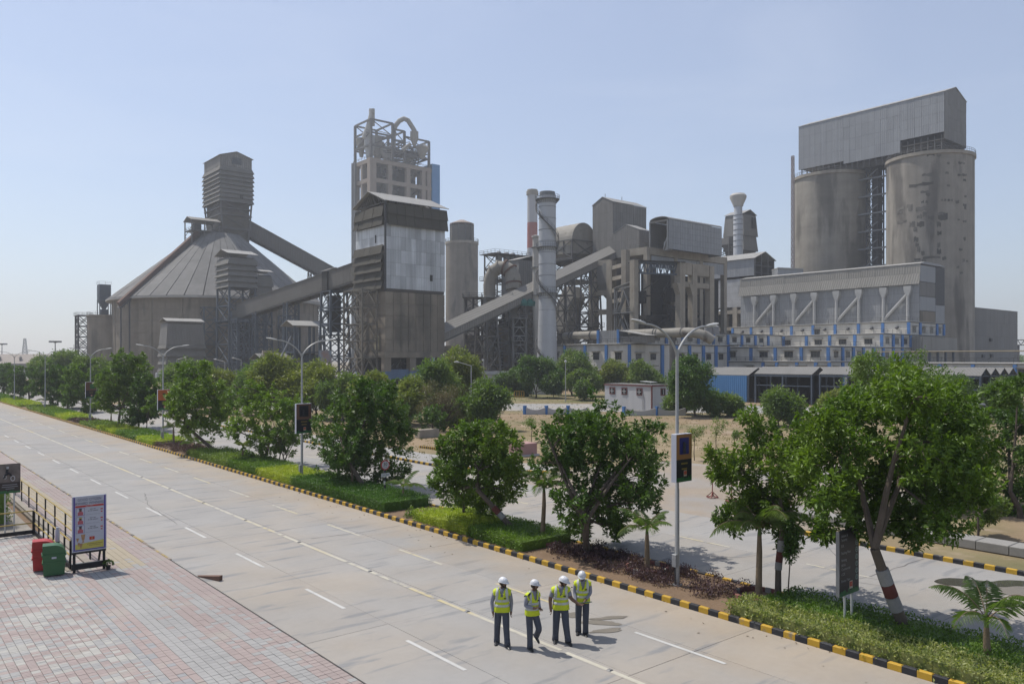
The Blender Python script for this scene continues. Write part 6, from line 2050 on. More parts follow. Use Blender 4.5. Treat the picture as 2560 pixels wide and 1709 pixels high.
# compound wall and gatehouse in the middle distance
p = at(1250, 930, 160)
t = thing('compound_wall', 'long low wall with a white band on top, behind the parked trucks', 'wall', (p.x, p.y, 0))
a, b = at(1185, HOR, 172), at(1400, HOR, 162)
MB().beam((a.x, a.y, 2.0), (b.x, b.y, 2.0), .4, 4.0).build('wall', wall_w, t)
MB().beam((a.x, a.y, 4.35), (b.x, b.y, 4.35), 1.4, .7).build('white_band', pale_m, t)
for f in (.1, .2, .3, .45, .6): q = a.lerp(b, f); MB().box(q.x - .5, q.x + .5, q.y - .7, q.y - .2, 2.4, 3.2).build('window', pane_m, t)
# far warehouses at the left edge
p0, p1 = at(-60, HOR, 380), at(104, HOR, 380)
t = thing('far_warehouse', 'long hazy beige warehouse roof at the left edge beyond the trees', 'building', ((p0.x + p1.x) / 2, (p0.y + p1.y) / 2, 0))
d = FW * 16
lo = [p0, p1, p1 + d, p0 + d]
MB().frustum([(p.x, p.y, 0) for p in lo], [(p.x, p.y, 5.0) for p in lo]).build('wall', stone_m, t)
MB().frustum([(p.x, p.y, 5.02) for p in lo], [(p0.x + d.x * .5, p0.y + d.y * .5, 9.6), (p1.x + d.x * .5, p1.y + d.y * .5, 9.6), (p1.x + d.x * .6, p1.y + d.y * .6, 9.6), (p0.x + d.x * .6, p0.y + d.y * .6, 9.6)]).build('roof', M('beige_roof', (.42, .36, .31), .85, n=(.1, .1)), t)
for f in (.3, .62, .9):
 q = p0.lerp(p1, f) + FW * 3
 MB().lathe(q.x, q.y, [(.5, 6.4), (.5, 7.6), (.9, 7.8), (.1, 8.6)], 10).build('roof_vent', steel_md, t)
p0, p1 = at(-80, HOR, 300), at(150, HOR, 330)
t = tag(MB().beam((p0.x, p0.y, 1.6), (p1.x, p1.y, 1.6), .4, 3.2).build('boundary_wall', pale_m), 'hazy pale boundary wall below the far warehouse roof', 'wall')


def mast(label, px, ptop, D, lamps=6):
 x, y = xy(px, D)
 t = thing('floodlight_mast', label, 'mast', (x, y, 0), 'far floodlight masts')
 zt = zz(ptop, D)
 MB().tube([(x, y, 0), (x, y, zt)], [.35, .16], 8).build('pole', steel_md, t)
 MB().lathe(x, y, [(.3, zt - .6), (1.9, zt), (1.9, zt + .25), (.2, zt + .3)], 10).build('lamp_ring', steel_md, t)
 for k in range(lamps): MB().box(x + 2.0 * math.cos(k * 6.28 / lamps) - .4, x + 2.0 * math.cos(k * 6.28 / lamps) + .4, y + 2.0 * math.sin(k * 6.28 / lamps) - .4, y + 2.0 * math.sin(k * 6.28 / lamps) + .4, zt - .4, zt + .3).build('floodlight', steel_lt, t)


mast('hazy floodlight mast standing right of the far warehouse roof', 138, 853.5, 340)
mast('hazy floodlight mast at the very left edge of the photo', 5, 859.5, 420)
x, y = xy(62, 1100)
zt_ = zz(846, 1100)
lattice('telecom_tower', 'very faint lattice telecom tower on the far left horizon', 'tower', rect4(x - 4, x + 4, y - 4, y + 4, 0), rect4(x - 1.2, x + 1.2, y - 1.2, y + 1.2, zt_), 8, .7, .4, steel_md, plats=(.9,), rails=False)
# footbridge sliver at the right edge
p = at(2558, 862, 320)
t = thing('pipe_bridge', 'thin hazy truss bridge sliver at the right edge of the photo', 'bridge', (p.x, p.y, 0))
mb = MB()
zz_ = zz(862, 320)
a, b = at(2535, HOR, 320), at(2640, HOR, 320)
for dz in (0, 2): mb.beam((a.x, a.y, zz_ + dz), (b.x, b.y, zz_ + dz), .3)
for k in range(12): q0, q1 = a.lerp(b, k / 12), a.lerp(b, (k + 1) / 12); mb.beam((q0.x, q0.y, zz_ + (k % 2) * 2), (q1.x, q1.y, zz_ + (1 - k % 2) * 2), .2)
mb.build('truss', steel_md, t)
for f in (.1, .5): q = a.lerp(b, f); MB().box(q.x - .4, q.x + .4, q.y - .4, q.y + .4, 0, zz_).build('post', steel_md, t)
# haze
hz_ = MB().box(-320, 2640, -320, 2640, -1.2, 175).build('haze', bpy.data.materials.new('haze'), None, kind='stuff')
hm_ = hz_.data.materials[0]
hm_.use_nodes = True
hn = hm_.node_tree
hn.nodes.remove(hn.nodes['Principled BSDF'])
pv_ = hn.nodes.new('ShaderNodeVolumePrincipled')
pv_.inputs['Color'].default_value = (.90, .93, .97, 1)
pv_.inputs['Density'].default_value = 0.00042
pv_.inputs['Anisotropy'].default_value = 0.35
hn.links.new(pv_.outputs[0], hn.nodes['Material Output'].inputs['Volume'])
# ================================================================== foliage
def leafm(name, a, b, sc, tr=0.35, rough=0.45, sc2=.25):
 return M(name, a, rough, n=(sc, .10), col2=b, n2=(sc2, .5), trans=tr, spec=.35, rand=.08)


leaf_a = leafm('leaf_glossy', (.125, .215, .026), (.195, .295, .036), 1.2, .28)
leaf_b = leafm('leaf_dark', (.085, .165, .028), (.135, .225, .036), 1.2, .25)
leaf_c = leafm('leaf_yellowish', (.22, .265, .055), (.28, .31, .07), .9)
leaf_d = leafm('leaf_feathery', (.14, .22, .058), (.20, .275, .065), .9)
leaf_dry = leafm('leaf_brown', (.22, .17, .10), (.19, .19, .08), .8, .2)
leaf_palm = leafm('leaf_palm', (.17, .255, .075), (.24, .29, .10), 2)
leaf_hy = leafm('hedge_yellow', (.48, .54, .06), (.33, .44, .04), 1.5, .3)
leaf_hg = leafm('hedge_green', (.125, .225, .03), (.18, .29, .04), 1.5, .3)
leaf_hd = leafm('hedge_dark', (.075, .165, .022), (.11, .205, .03), 1.5, .3)
leaf_hv = leafm('hedge_variegated', (.46, .48, .18), (.19, .25, .07), 4, .3, sc2=5)
leaf_hl = leafm('hedge_light', (.24, .32, .075), (.165, .24, .05), 2, .3)
leaf_pp = leafm('leaf_purple', (.15, .085, .10), (.10, .055, .07), 2, .2)
bark_m = M('bark', (.15, .12, .095), .95, n=(2, .2), bump=.02, bump_s=12)
bark_d = M('bark_dark', (.12, .095, .075), .95, n=(2, .2), bump=.02, bump_s=12)
band_w = M('trunk_white', (.36, .35, .34), .9, n=(2, .2))
band_r = M('trunk_red', (.17, .055, .045), .9, n=(2, .15))
palm_tr = M('palm_trunk', (.27, .20, .13), .95, n=(3, .2), bump=.02, bump_s=10)
brick_r = M('planter_red', (.30, .13, .11), .9, n=(2, .2))
brick_w = M('planter_white', (.42, .39, .36), .9, n=(2, .2))


def leaves(P, Dv, Ln, Wd, rs, fold=.25):
 """P base points, Dv unit directions, Ln lengths, Wd widths -> folded diamond leaves (two triangles each)"""
 n = len(P)
 up = rs.normal(size=(n, 3)); up[:, 2] = np.abs(up[:, 2]) + .6
 S = np.cross(Dv, up); S /= np.linalg.norm(S, axis=1, keepdims=True) + 1e-9
 U = np.cross(S, Dv)
 mid = P + Dv * (Ln * .5)[:, None]
 tip = P + Dv * Ln[:, None] - U * (Ln * .12)[:, None]
 l = mid + S * (Wd * .5)[:, None] + U * (Wd * fold)[:, None]
 r = mid - S * (Wd * .5)[:, None] + U * (Wd * fold)[:, None]
 V = np.stack([P, l, tip, r], 1).reshape(-1, 3)
 i = np.arange(n)[:, None] * 4
 F = np.concatenate([i + np.array([[0, 2, 1]]), i + np.array([[0, 3, 2]])], 1).reshape(-1, 3)
 return V, F


def unit(a):
 return a / (np.linalg.norm(a, axis=-1, keepdims=True) + 1e-9)


def crown_points(lobes, n, rs, shell=.62):
 """points in a union of spheres (x, y, z, r), biased to the outside"""
 L = np.array(lobes, float)
 w = L[:, 3] ** 2.2
 k = rs.choice(len(L), n, p=w / w.sum())
 d = unit(rs.normal(size=(n, 3)))
 rr = shell + (1 - shell) * rs.rand(n)
 rr = np.where(rs.rand(n) < .25, rs.rand(n) ** .5 * shell, rr)
 d2 = d.copy(); d2[:, 2] *= .92
 return L[k, :3] + d2 * (L[k, 3] * rr)[:, None], d, k


def crown_mesh(lobes, nclump, per, size, rs, whorl=True, spread=.24, aspect=.42, droop=.1, shell=.70):
 if whorl: nclump, per = int(nclump * .72), per + 6
 """clumps of leaves; whorl: a rosette of leaves round each twig end"""
 c, d, k = crown_points(lobes, nclump, rs, shell)
 tw = unit(d * .7 + np.array([0, 0, .75]) + rs.normal(size=d.shape) * .35)
 n = nclump * per
 ci = np.repeat(np.arange(nclump), per)
 axis = tw[ci]
 rd = unit(rs.normal(size=(n, 3)))
 if whorl:
  along = rs.rand(n)
  P = c[ci] + axis * ((along - .7) * spread * 1.6)[:, None] + rd * (.02)
  perp = unit(rd - axis * (rd * axis).sum(1, keepdims=True))
  Dv = unit(perp * (1.0 - .35 * along)[:, None] + axis * (.15 + .7 * along)[:, None] - np.array([0, 0, droop]))
 else:
  P = c[ci] + rd * (spread * rs.rand(n) ** .6)[:, None]
  Dv = unit(rs.normal(size=(n, 3)) + d[ci] * .6 - np.array([0, 0, droop]))
 Ln = size * rs.uniform(.6, 1.2, n)
 return leaves(P, Dv, Ln, Ln * aspect * rs.uniform(.8, 1.2, n), rs), c


def limb_mesh(base, fork, clumps, lobes, r00, rs, mb, twigs=60):
 base, fork = Vector(base), Vector(fork)
 L = sorted(lobes, key=lambda l: -l[3])[:16]
 b0_ = Vector(fork)
 ends = []
 mains = [L[0]]
 while len(mains) < min(4, len(L)):
  mains.append(max(L, key=lambda l: min((Vector(l[:3]) - Vector(m[:3])).length for m in mains)))
 rest = [l for l in L if l not in mains]
 for i, l in enumerate(mains + rest):
  e = Vector(l[:3])
  b = b0_ if i < len(mains) else min((p for pts, r in ends for p in pts[1:4]), key=lambda p: (p - e).length + .6 * abs(p.z - e.z + .4))
  r0 = r00 if i < len(mains) else r00 * .5
  mid = b.lerp(e, .5) + Vector((rs.normal() * .12, rs.normal() * .12, rs.uniform(-.1, .25))) * (e - b).length * .4
  pts = [b, b.lerp(mid, .6) + Vector((0, 0, .05)), mid, mid.lerp(e, .6), e]
  r = r0 * rs.uniform(.5, .7)
  mb.tube(pts, [r, r * .85, r * .65, r * .42, r * .2], 6)
  ends.append((pts, r))
 idx = rs.choice(len(clumps), min(twigs, len(clumps)), replace=False)
 for i in idx:
  c = Vector(clumps[i])
  best = min(((p, r) for pts, r in ends for p in pts[2:]), key=lambda q: (q[0] - c).length)
  p, r = best
  m = p.lerp(c, .5) + Vector((rs.normal(), rs.normal(), rs.normal())) * .06 * (c - p).length
  mb.tube([p, m, c], [r * .3, r * .2, r * .08], 4, cap=False)


def tree(name, label, cat, base, lean, lobes, r0, mat, nclump, per, size, seed, bark=bark_m, group=None, bands=False, fork_h=None, whorl=True, stems=1, **kw):
 """base (x, y); lobes in world coordinates"""
 rs = np.random.RandomState(seed)
 bx_, by_ = base
 t = thing(name, label, cat, (bx_, by_, 0), group)
 L = np.array(lobes)
 cc = (L[:, :3] * L[:, 3:4]).sum(0) / L[:, 3].sum()
 zmin = (L[:, 2] - L[:, 3]).min()
 fh = fork_h if fork_h is not None else max(.8, zmin * .75)
 fork = Vector((bx_ + lean[0], by_ + lean[1], fh))
 (V, F), cl = crown_mesh(lobes, nclump, per, size, rs, whorl, **kw)
 tb = MB()
 b0 = Vector((bx_, by_, 0.0))
 q1 = b0.lerp(fork, .4) + Vector((rs.normal() * .04, rs.normal() * .04, 0))
 for s in range(stems):
  off = Vector((rs.normal() * .12, rs.normal() * .12, 0)) if s else Vector((0, 0, 0))
  sp_ = Vector((rs.normal() * .5, rs.normal() * .5, 0)) if stems > 1 else Vector((0, 0, 0))
  tb.tube([b0 + off + Vector((0, 0, -.1)), b0.lerp(q1, .35) + off, q1 + off + sp_ * .4, fork + sp_], [r0 * 1.35, r0 * 1.05, r0 * .95, r0 * .8], 9)
  limb_mesh(b0, fork + sp_, cl, [l for i, l in enumerate(lobes) if stems == 1 or i % stems == s or len(lobes) < 3], r0, rs, tb, int(70 / stems))
 tb.build('trunk', bark, t, smooth=True)
 if bands:
  for (f0, f1, m_) in bands:
   z0, z1 = f0, f1
   def on_trunk(z):
    k_ = [b0, b0.lerp(q1, .35), q1, fork]
    for u_, w_ in zip(k_[:-1], k_[1:]):
     if u_.z <= z <= w_.z: return u_.lerp(w_, (z - u_.z) / max(1e-6, w_.z - u_.z))
    return fork
   pa = on_trunk(z0); pc = on_trunk(z1)
   rr = r0 * 1.16
   ob = MB()
   ob.tube([pa, pc], [rr, rr * .97], 12)
   ob.build('painted_band', m_, t, smooth=True)
 off = np.array(wloc(t))
 np_mesh('crown', V - off, F, mat, t)
 return t


def lob(spec, D, seed, dep=1.0, ds=.8):
 """lobes from (ov x, ov y, ov radius): real spheres at depths spread round D"""
 r_ = random.Random(seed)
 out = []
 for (x, y, r) in spec:
  px, py = OV(x, y)
  rr = r * 1.0898 / FPX * D
  d = D + r_.uniform(-1, 1) * dep
  p = at(px, py, d)
  out.append((p.x, p.y, p.z, rr * 1.02))
 for i in range(len(out)):                    # ragged sprigs round the outline
  x, y, z, rr = out[i]
  for q in range(2):
   a, b = r_.uniform(0, 6.28), r_.uniform(-.5, 1.2)
   k = rr * r_.uniform(1.0, 1.25)
   out.append((x + k * math.cos(a) * math.cos(b), y + k * math.sin(a) * math.cos(b), z + k * math.sin(b), rr * r_.uniform(.18, .3)))
 # fill the far and near side of the crown so that it has depth
 n = len(spec)
 for i in range(n):
  x, y, z, rr = out[i]
  s = r_.choice((-1, 1)) * rr * ds
  out.append((x + FW.x * s, y + FW.y * s, z + r_.uniform(-.2, .2) * rr, rr * .9))
 return out


MG = 'trees along the median'
W3 = [(.75, 1.12, band_w), (1.13, 1.45, band_r), (1.46, 1.85, band_w)]
W2 = [(.95, 1.18, band_w), (1.19, 1.5, band_r), (1.51, 1.85, band_w)]
b = gr(2271, 1590)
T1 = [(2060, 905, 70), (1975, 945, 70), (2150, 950, 75), (2215, 1030, 70), (2060, 1010, 100), (1935, 1040, 75), (2120, 1110, 95), (2000, 1130, 80), (2195, 1120, 62), (1910, 1140, 55), (2070, 1190, 60), (1985, 1210, 45), (1890, 1215, 35), (2160, 1195, 42), (1850, 1065, 45), (2240, 1090, 40), (1890, 970, 45)]
tree('avenue_tree', 'largest leafy tree, banded white and red trunk leaning left behind the dark direction sign', 'tree', (b.x, b.y), (-.95, .45), lob(T1, 22.0, 1, 1.2, 1.0), .15, leaf_a, 1700, 22, .175, 101, group=MG, bands=W3, fork_h=2.4, stems=1)
b = gr(1945, 1502)
T2 = [(1740, 1000, 48), (1690, 1065, 52), (1790, 1050, 60), (1845, 1000, 50), (1835, 1110, 58), (1720, 1165, 52), (1790, 1190, 48), (1655, 1085, 35), (1750, 1120, 50), (1680, 1195, 40), (1800, 1240, 30), (1640, 1040, 26), (1725, 960, 26)]
tree('avenue_tree', 'open leafy tree with a banded trunk, between lamp post and dark direction sign', 'tree', (b.x, b.y), (.15, -.1), lob(T2, 25.0, 2, .8, .8), .095, leaf_a, 850, 20, .17, 102, group=MG, bands=W2, fork_h=2.5)
b = gr(1473, 1388)
T3 = [(1300, 990, 52), (1385, 985, 60), (1455, 1015, 55), (1285, 1060, 58), (1380, 1060, 90), (1465, 1095, 55), (1310, 1145, 55), (1395, 1155, 65), (1475, 1145, 40), (1250, 990, 28), (1415, 1205, 38), (1335, 1200, 38), (1500, 1060, 34), (1368, 900, 14), (1366, 925, 20), (1240, 1060, 26), (1500, 980, 24)]
tree('avenue_tree', 'dense dark leafy tree straight behind the four men, left of the lamp post', 'tree', (b.x, b.y), (-.05, 0), lob(T3, 30.5, 3, 1.0, .9), .12, leaf_b, 1150, 22, .19, 103, group=MG, fork_h=1.5, stems=2)
b = gr(1297, 1342)
T4 = [(1060, 1012, 46), (1130, 1002, 46), (1030, 1068, 45), (1100, 1070, 62), (1160, 1058, 45), (1040, 1125, 44), (1110, 1135, 50), (1168, 1115, 40), (1003, 1105, 26), (1075, 985, 24), (1180, 1005, 24), (1195, 1085, 22), (1020, 1020, 26)]
tree('avenue_tree', 'round bright tree whose trunk leans sharply left above the yellow hedge', 'tree', (b.x, b.y), (-1.35, 1.1), lob(T4, 34.0, 4, .9, .9), .12, leaf_a, 900, 22, .19, 104, group=MG, bands=[(.8, 1.0, band_w), (1.01, 1.25, band_r)], fork_h=2.0)
b = gr(921, 1235)
T5 = [(800, 915, 44), (860, 912, 48), (905, 955, 48), (768, 975, 54), (840, 985, 72), (910, 1015, 45), (757, 1055, 36), (840, 1065, 56), (905, 1075, 36), (738, 1010, 30), (930, 985, 26), (800, 1020, 55), (780, 1085, 30), (885, 900, 26), (830, 890, 24), (865, 1110, 26)]
tree('avenue_tree', 'big round dark tree with a slanting trunk, left of the speed limit sign', 'tree', (b.x, b.y), (-.9, .75), lob(T5, 44.5, 5, 1.4, .9), .14, leaf_b, 1150, 22, .22, 105, group=MG, fork_h=1.9)
b = gr(850, 1215)
tree('young_tree', 'thin straight trunked small tree just left of the big round dark tree', 'tree', (b.x, b.y), (.05, .1), lob([(778, 1050, 22), (790, 1030, 20)], 46, 55, .4), .07, leaf_b, 60, 18, .2, 155, group=MG, fork_h=2.2)
b = gr(659, 1162)
T6 = [(560, 912, 40), (620, 918, 44), (680, 935, 34), (570, 970, 46), (640, 978, 54), (700, 975, 30), (600, 1025, 40), (660, 1018, 34), (535, 985, 26), (590, 895, 22)]
tree('avenue_tree', 'mid sized tree with two upright trunks, left of the second lamp post', 'tree', (b.x, b.y), (-.1, .1), lob(T6, 55, 6, 1.4, .8), .12, leaf_a, 640, 20, .24, 106, group=MG, fork_h=1.7, stems=2)
b = gr(706, 1170)
tree('young_tree', 'thin many stemmed tree close beside the second lamp post', 'tree', (b.x, b.y), (.1, .1), lob([(640, 1000, 20), (660, 985, 26), (655, 1020, 16)], 54, 56, .4), .05, leaf_d, 70, 16, .2, 156, group=MG, fork_h=.8, stems=3)
b = gr(548, 1134)
T7 = [(440, 868, 34), (480, 905, 36), (418, 915, 32), (460, 950, 46), (505, 945, 28), (428, 975, 26), (490, 985, 24), (415, 840, 16), (472, 842, 15), (500, 880, 15), (440, 905, 40), (400, 945, 22)]
tree('avenue_tree', 'leaning tree with ragged upright shoots, right of the orange topped lamp post poster', 'tree', (b.x, b.y), (-2.1, 1.7), lob(T7, 62, 7, 1.6, .8), .13, leaf_a, 640, 20, .27, 107, group=MG, fork_h=2.3)
b = gr(300, 1070)
tree('avenue_tree', 'tall tree with a high pointed crown, left of the orange topped lamp post poster', 'tree', (b.x, b.y), (.1, .3), lob([(280, 832, 26), (310, 855, 32), (262, 872, 30), (300, 898, 40), (248, 918, 28), (338, 872, 18), (275, 812, 14), (322, 822, 12), (240, 890, 20)], 84, 8, 1.6), .15, leaf_a, 640, 20, .34, 108, group=MG, fork_h=1.9)
b = gr(330, 1075)
tree('avenue_tree', 'darker low tree immediately left of the orange topped lamp post poster', 'tree', (b.x, b.y), (.4, -.3), lob([(332, 905, 32), (342, 945, 26), (312, 948, 28), (325, 875, 22)], 80, 9, 1.0), .12, leaf_b, 420, 20, .30, 109, group=MG, fork_h=1.6)
b = gr(368, 1082)
tree('young_tree', 'slim young tree beside the orange topped lamp post poster', 'tree', (b.x, b.y), (0, 0), lob([(345, 935, 18), (350, 915, 14)], 77, 57, .5), .05, leaf_a, 50, 18, .28, 157, group=MG, fork_h=1.4)
b = gr(142, 1020)
tree('avenue_tree', 'tree with a bent trunk at the left, second dark crown from the left lamp posts', 'tree', (b.x, b.y), (-1.2, 1.2), lob([(110, 852, 26), (140, 872, 32), (92, 892, 24), (128, 905, 28)], 116, 10, 1.5), .16, leaf_b, 300, 20, .42, 110, group=MG, fork_h=2.2)
b = gr(169, 1026)
tree('avenue_tree', 'tree right of the bent trunked one at the left', 'tree', (b.x, b.y), (0, .3), lob([(182, 860, 26), (162, 905, 30), (200, 895, 24), (210, 930, 18)], 109, 11, 1.5), .15, leaf_a, 300, 20, .42, 111, group=MG, fork_h=2)
b = gr(72, 1006)
tree('avenue_tree', 'hazy dark crown just right of the leftmost double lamp post', 'tree', (b.x, b.y), (0, .3), lob([(55, 865, 26), (40, 890, 22), (72, 895, 22)], 135, 12, 2), .16, leaf_b, 240, 18, .5, 112, group=MG, fork_h=2)
b = gr(10, 990)
tree('avenue_tree', 'hazy dark crown cut by the left edge of the photo', 'tree', (b.x, b.y), (0, .3), lob([(18, 850, 20), (5, 870, 24), (22, 885, 18)], 155, 13, 2), .16, leaf_b, 220, 18, .55, 113, group=MG, fork_h=2)

# trees across the avenue on the right
VG = 'trees across the avenue'
b = gr(2354, 1282)
tree('roadside_tree', 'feathery pale tree rising behind the largest tree, tallest crown at the right', 'tree', (b.x, b.y), (-.2, .2), lob([(2010, 850, 40), (2080, 852, 48), (2150, 885, 46), (1975, 885, 34), (2110, 905, 58), (2200, 1000, 55), (2240, 1050, 55), (2180, 1090, 48), (2050, 930, 50), (2160, 960, 60), (1985, 828, 16)], 41, 21, 1.8, .9), .16, leaf_d, 1000, 24, .19, 121, group=VG, bands=[(.9, 1.3, band_w), (1.31, 1.7, band_r)], whorl=False, spread=.34, aspect=.38, fork_h=2.1)
b = gr(2552, 1293)
tree('roadside_tree', 'glossy tree with a forked dark trunk at the right edge, beside the covered drain', 'tree', (b.x, b.y), (-.4, .3), lob([(2320, 955, 36), (2345, 1040, 48), (2300, 905, 30), (2340, 1120, 42), (2335, 880, 24), (2345, 1190, 34), (2290, 1010, 26), (2355, 960, 40)], 38.5, 22, 1.2, .9), .12, leaf_b, 700, 20, .2, 122, bark=bark_d, group=VG, fork_h=1.2)
b = gr(2445, 1350)
tree('young_tree', 'thin sparse young tree at the right, in front of the forked dark trunk', 'tree', (b.x, b.y), (0, 0), lob([(2250, 1140, 26), (2265, 1180, 24), (2240, 1200, 16), (2290, 1160, 20)], 33, 23, .5, .6), .05, leaf_d, 200, 16, .15, 123, bark=bark_d, group=VG, fork_h=1.0)
b = gr(2300, 1250)
tree('roadside_tree', 'low shady tree under the right canopy, left of the covered drain slabs', 'tree', (b.x, b.y), (0, 0), lob([(2120, 1170, 50), (2170, 1190, 44), (2200, 1150, 46), (2140, 1100, 50)], 40, 24, 1.2), .12, leaf_b, 420, 20, .2, 124, bark=bark_d, group=VG, fork_h=1.4)

# the belt of trees before the plant: photo x centre, top y, half width, ground y (2560 px)
BG = 'belt of trees in front of the plant'
belt = [
 # px, ytop, halfw, ybase, mat, label
 (700, 882, 78, 1042, 'c', 'feathery yellow green tree, right of the pale concrete pier, behind the second lamp post'),
 (640, 905, 60, 1035, 'd', 'feathery green tree below the pale concrete pier'),
 (790, 905, 62, 1045, 'c', 'yellow green bush right of the second lamp post, below the billboard'),
 (860, 935, 60, 1050, 'd', 'low green bush below the stair tower of the hopper building'),
 (935, 930, 62, 1058, 'c', 'yellowish bush before the blue feet of the hopper building'),
 (1010, 950, 58, 1062, 'c', 'second yellowish bush before the blue feet of the hopper building, more to the right'),
 (1078, 902, 62, 1050, 'd', 'upright feathery tree at the right foot of the hopper building'),
 (1150, 870, 48, 1030, 'c', 'pale tall thin crowned tree before the low end of the pale conveyor'),
 (1215, 955, 45, 1075, 'd', 'thin light tree right of the single arm lamp before the parked trucks'),
 (560, 925, 62, 1032, 'c', 'yellow green feathery bush below the louvred conveyor tower'),
 (490, 905, 64, 1028, 'd', 'rounded green tree before the low louvred shed'),
 (420, 915, 50, 1025, 'd', 'rounded green tree left of the low louvred shed'),
 (232, 892, 62, 1018, 'd', 'large pale rounded tree at the foot of the squat round silo'),
 (310, 905, 48, 1020, 'd', 'pale rounded tree between the squat round silo and the louvred shed'),
 (168, 876, 44, 985, 'd', 'hazy grey green tree left of the dark lattice stair tower'),
 (108, 892, 30, 975, 'd', 'hazy low tree below the far warehouse roof'),
 (1340, 893, 66, 994, 'b', 'dense dark round tree below the grey flue stack'),
 (1285, 925, 40, 990, 'b', 'small dark bush left of the dense dark round tree'),
 (1430, 878, 62, 990, 'd', 'tall light green tree before the left end of the white office wing'),
 (1462, 928, 52, 1000, 'd', 'wide rounded light tree behind the small white building, at its left'),
 (1545, 905, 52, 990, 'c', 'yellowish small tree before the middle of the white office wing'),
 (1600, 905, 52, 995, 'd', 'loose green tree before the blue door of the office wing'),
 (1738, 890, 76, 1040, 'b', 'big dark round tree between the lamp post and the blue parking shed'),
 (1800, 985, 62, 1040, 'd', 'low shady bush below the big dark round tree'),
 (1705, 985, 34, 1035, 'd', 'small bush at the right corner of the small white building'),
 (1945, 975, 48, 1065, 'd', 'small feathery tree on the dirt before the parking sheds'),
 (2420, 965, 40, 1030, 'd', 'small feathery tree before the row of four small shed gables'),
 (2500, 950, 50, 1035, 'd', 'rounded feathery tree at the right edge before the parking sheds'),
 (2200, 955, 62, 1045, 'd', 'wide feathery tree behind the largest tree, before the sheds'),
 (2390, 940, 52, 1050, 'b', 'dark rounded tree left of the four small shed gables'),
 (2100, 975, 48, 1052, 'c', 'yellowish scrubby tree behind the left side of the largest tree'),
 (2330, 985, 60, 1045, 'd', 'low feathery tree half hidden by the largest tree'),
 (1470, 1040, 45, 1075, 'd', 'small leafy bush by the scooped white wall'),
 (1160, 1000, 40, 1070, 'd', 'little dark tree right of the brown bare bush'),
]
MT = {'b': leaf_b, 'c': leaf_c, 'd': leaf_d}
for i, (px, yt, hw, yb, m_, lab) in enumerate(belt):
 b = gr(px, yb)
 D = depth(b.x, b.y)
 rr = random.Random(500 + i)
 lobes = []
 H = zz(yt, D)
 W = 1.25 * hw / FPX * D
 zb = max(.5, H * .16)
 n = 9
 for k in range(n):
  f = k / (n - 1)
  z = zb + (H - zb) * (0.18 + .66 * f)
  a = rr.uniform(0, 6.28)
  q = W * (.58 if f < .7 else .32) * rr.uniform(.5, 1.1)
  r = (H - zb) * rr.uniform(.22, .31) * (1.0 if f < .8 else .75)
  r = min(r, W * .62)
  lobes.append((b.x + math.cos(a) * q, b.y + math.sin(a) * q, min(z, H - r * .8), r))
 feather = m_ in 'cd'
 tree('belt_tree', lab, 'tree', (b.x, b.y), (0, 0), lobes, .05 + H * .012, MT[m_], int(240 + 110 * W), 24, .24 + D * .0022, 600 + i, bark=bark_d, group=BG, whorl=False, spread=.5 + D * .003, aspect=.34, fork_h=zb * .8, shell=.5, stems=1 if i % 3 else 2)
# brown bare bush
b = gr(1108, 1078)
rr = random.Random(5)
lobes = [(b.x + rr.uniform(-2.2, 2.2) * RT.x, b.y + rr.uniform(-2.2, 2.2) * RT.y, rr.uniform(1.6, 4.4), rr.uniform(.7, 1.1)) for _ in range(12)]
t = tree('bare_bush', 'large brown half bare bush with many thin stems in the dirt field', 'bush', (b.x, b.y), (0, 0), lobes, .06, leaf_dry, 330, 14, .2, 700, bark=bark_d, whorl=False, spread=.5, aspect=.3, fork_h=.6, stems=3, shell=.45)
tw = MB()
for k in range(90):
 a = rr.uniform(0, 6.28); q = rr.uniform(.3, 2.7); h = rr.uniform(2.2, 5.2)
 e = Vector((b.x + math.cos(a) * q, b.y + math.sin(a) * q, h * (1 - .25 * (q / 2.7) ** 2)))
 m = Vector((b.x + math.cos(a) * q * .35, b.y + math.sin(a) * q * .35, h * .5))
 tw.tube([(b.x, b.y, .1), m, e], [.045, .03, .008], 4, cap=False)
tw.build('bare_stem', bark_d, t, kind='stuff')
b = gr(1082, 1085)
tree('belt_tree', 'small dark rounded tree in front of the brown bare bush', 'tree', (b.x, b.y), (0, 0), lob([(975, 962, 22), (1000, 955, 24), (1015, 970, 18), (990, 945, 16)], 77, 77, .6), .08, leaf_b, 110, 20, .3, 701, bark=bark_d, group=BG, fork_h=1.1)
# saplings on the dirt
sap = [(1790, 1132, 1048, 20, 'short bushy topped sapling on the dirt right of the lamp post'), (1736, 1150, 1060, 20, 'thin sapling with a leafy top immediately right of the lamp post'), (1893, 1110, 1075, 10, 'tiny sapling in the dirt below the parking sheds'), (1625, 1150, 1095, 16, 'leggy sapling on the dirt, left of the lamp post poster'), (1330, 1105, 1040, 18, 'leafy sapling beside the pink concrete planter'), (1836, 1115, 1080, 10, 'small seedling alone on the dirt field'), (2065, 1115, 1055, 14, 'small sapling left of the largest tree on the dirt')]
for i, (px, yb, yt, hw, lab) in enumerate(sap):
 b = gr(px, yb); D = depth(b.x, b.y); H = zz(yt, D); W = hw / FPX * D
 rr = random.Random(900 + i)
 lobes = [(b.x + rr.uniform(-1, 1) * W, b.y + rr.uniform(-1, 1) * W, H * rr.uniform(.6, .9), W * rr.uniform(.5, .8)) for _ in range(4)]
 tree('sapling', lab, 'tree', (b.x, b.y), (0, 0), lobes, .03, leaf_d, 34, 16, .17, 800 + i, bark=bark_d, group='saplings on the dirt field', whorl=False, spread=.3, aspect=.36, fork_h=H * .5)

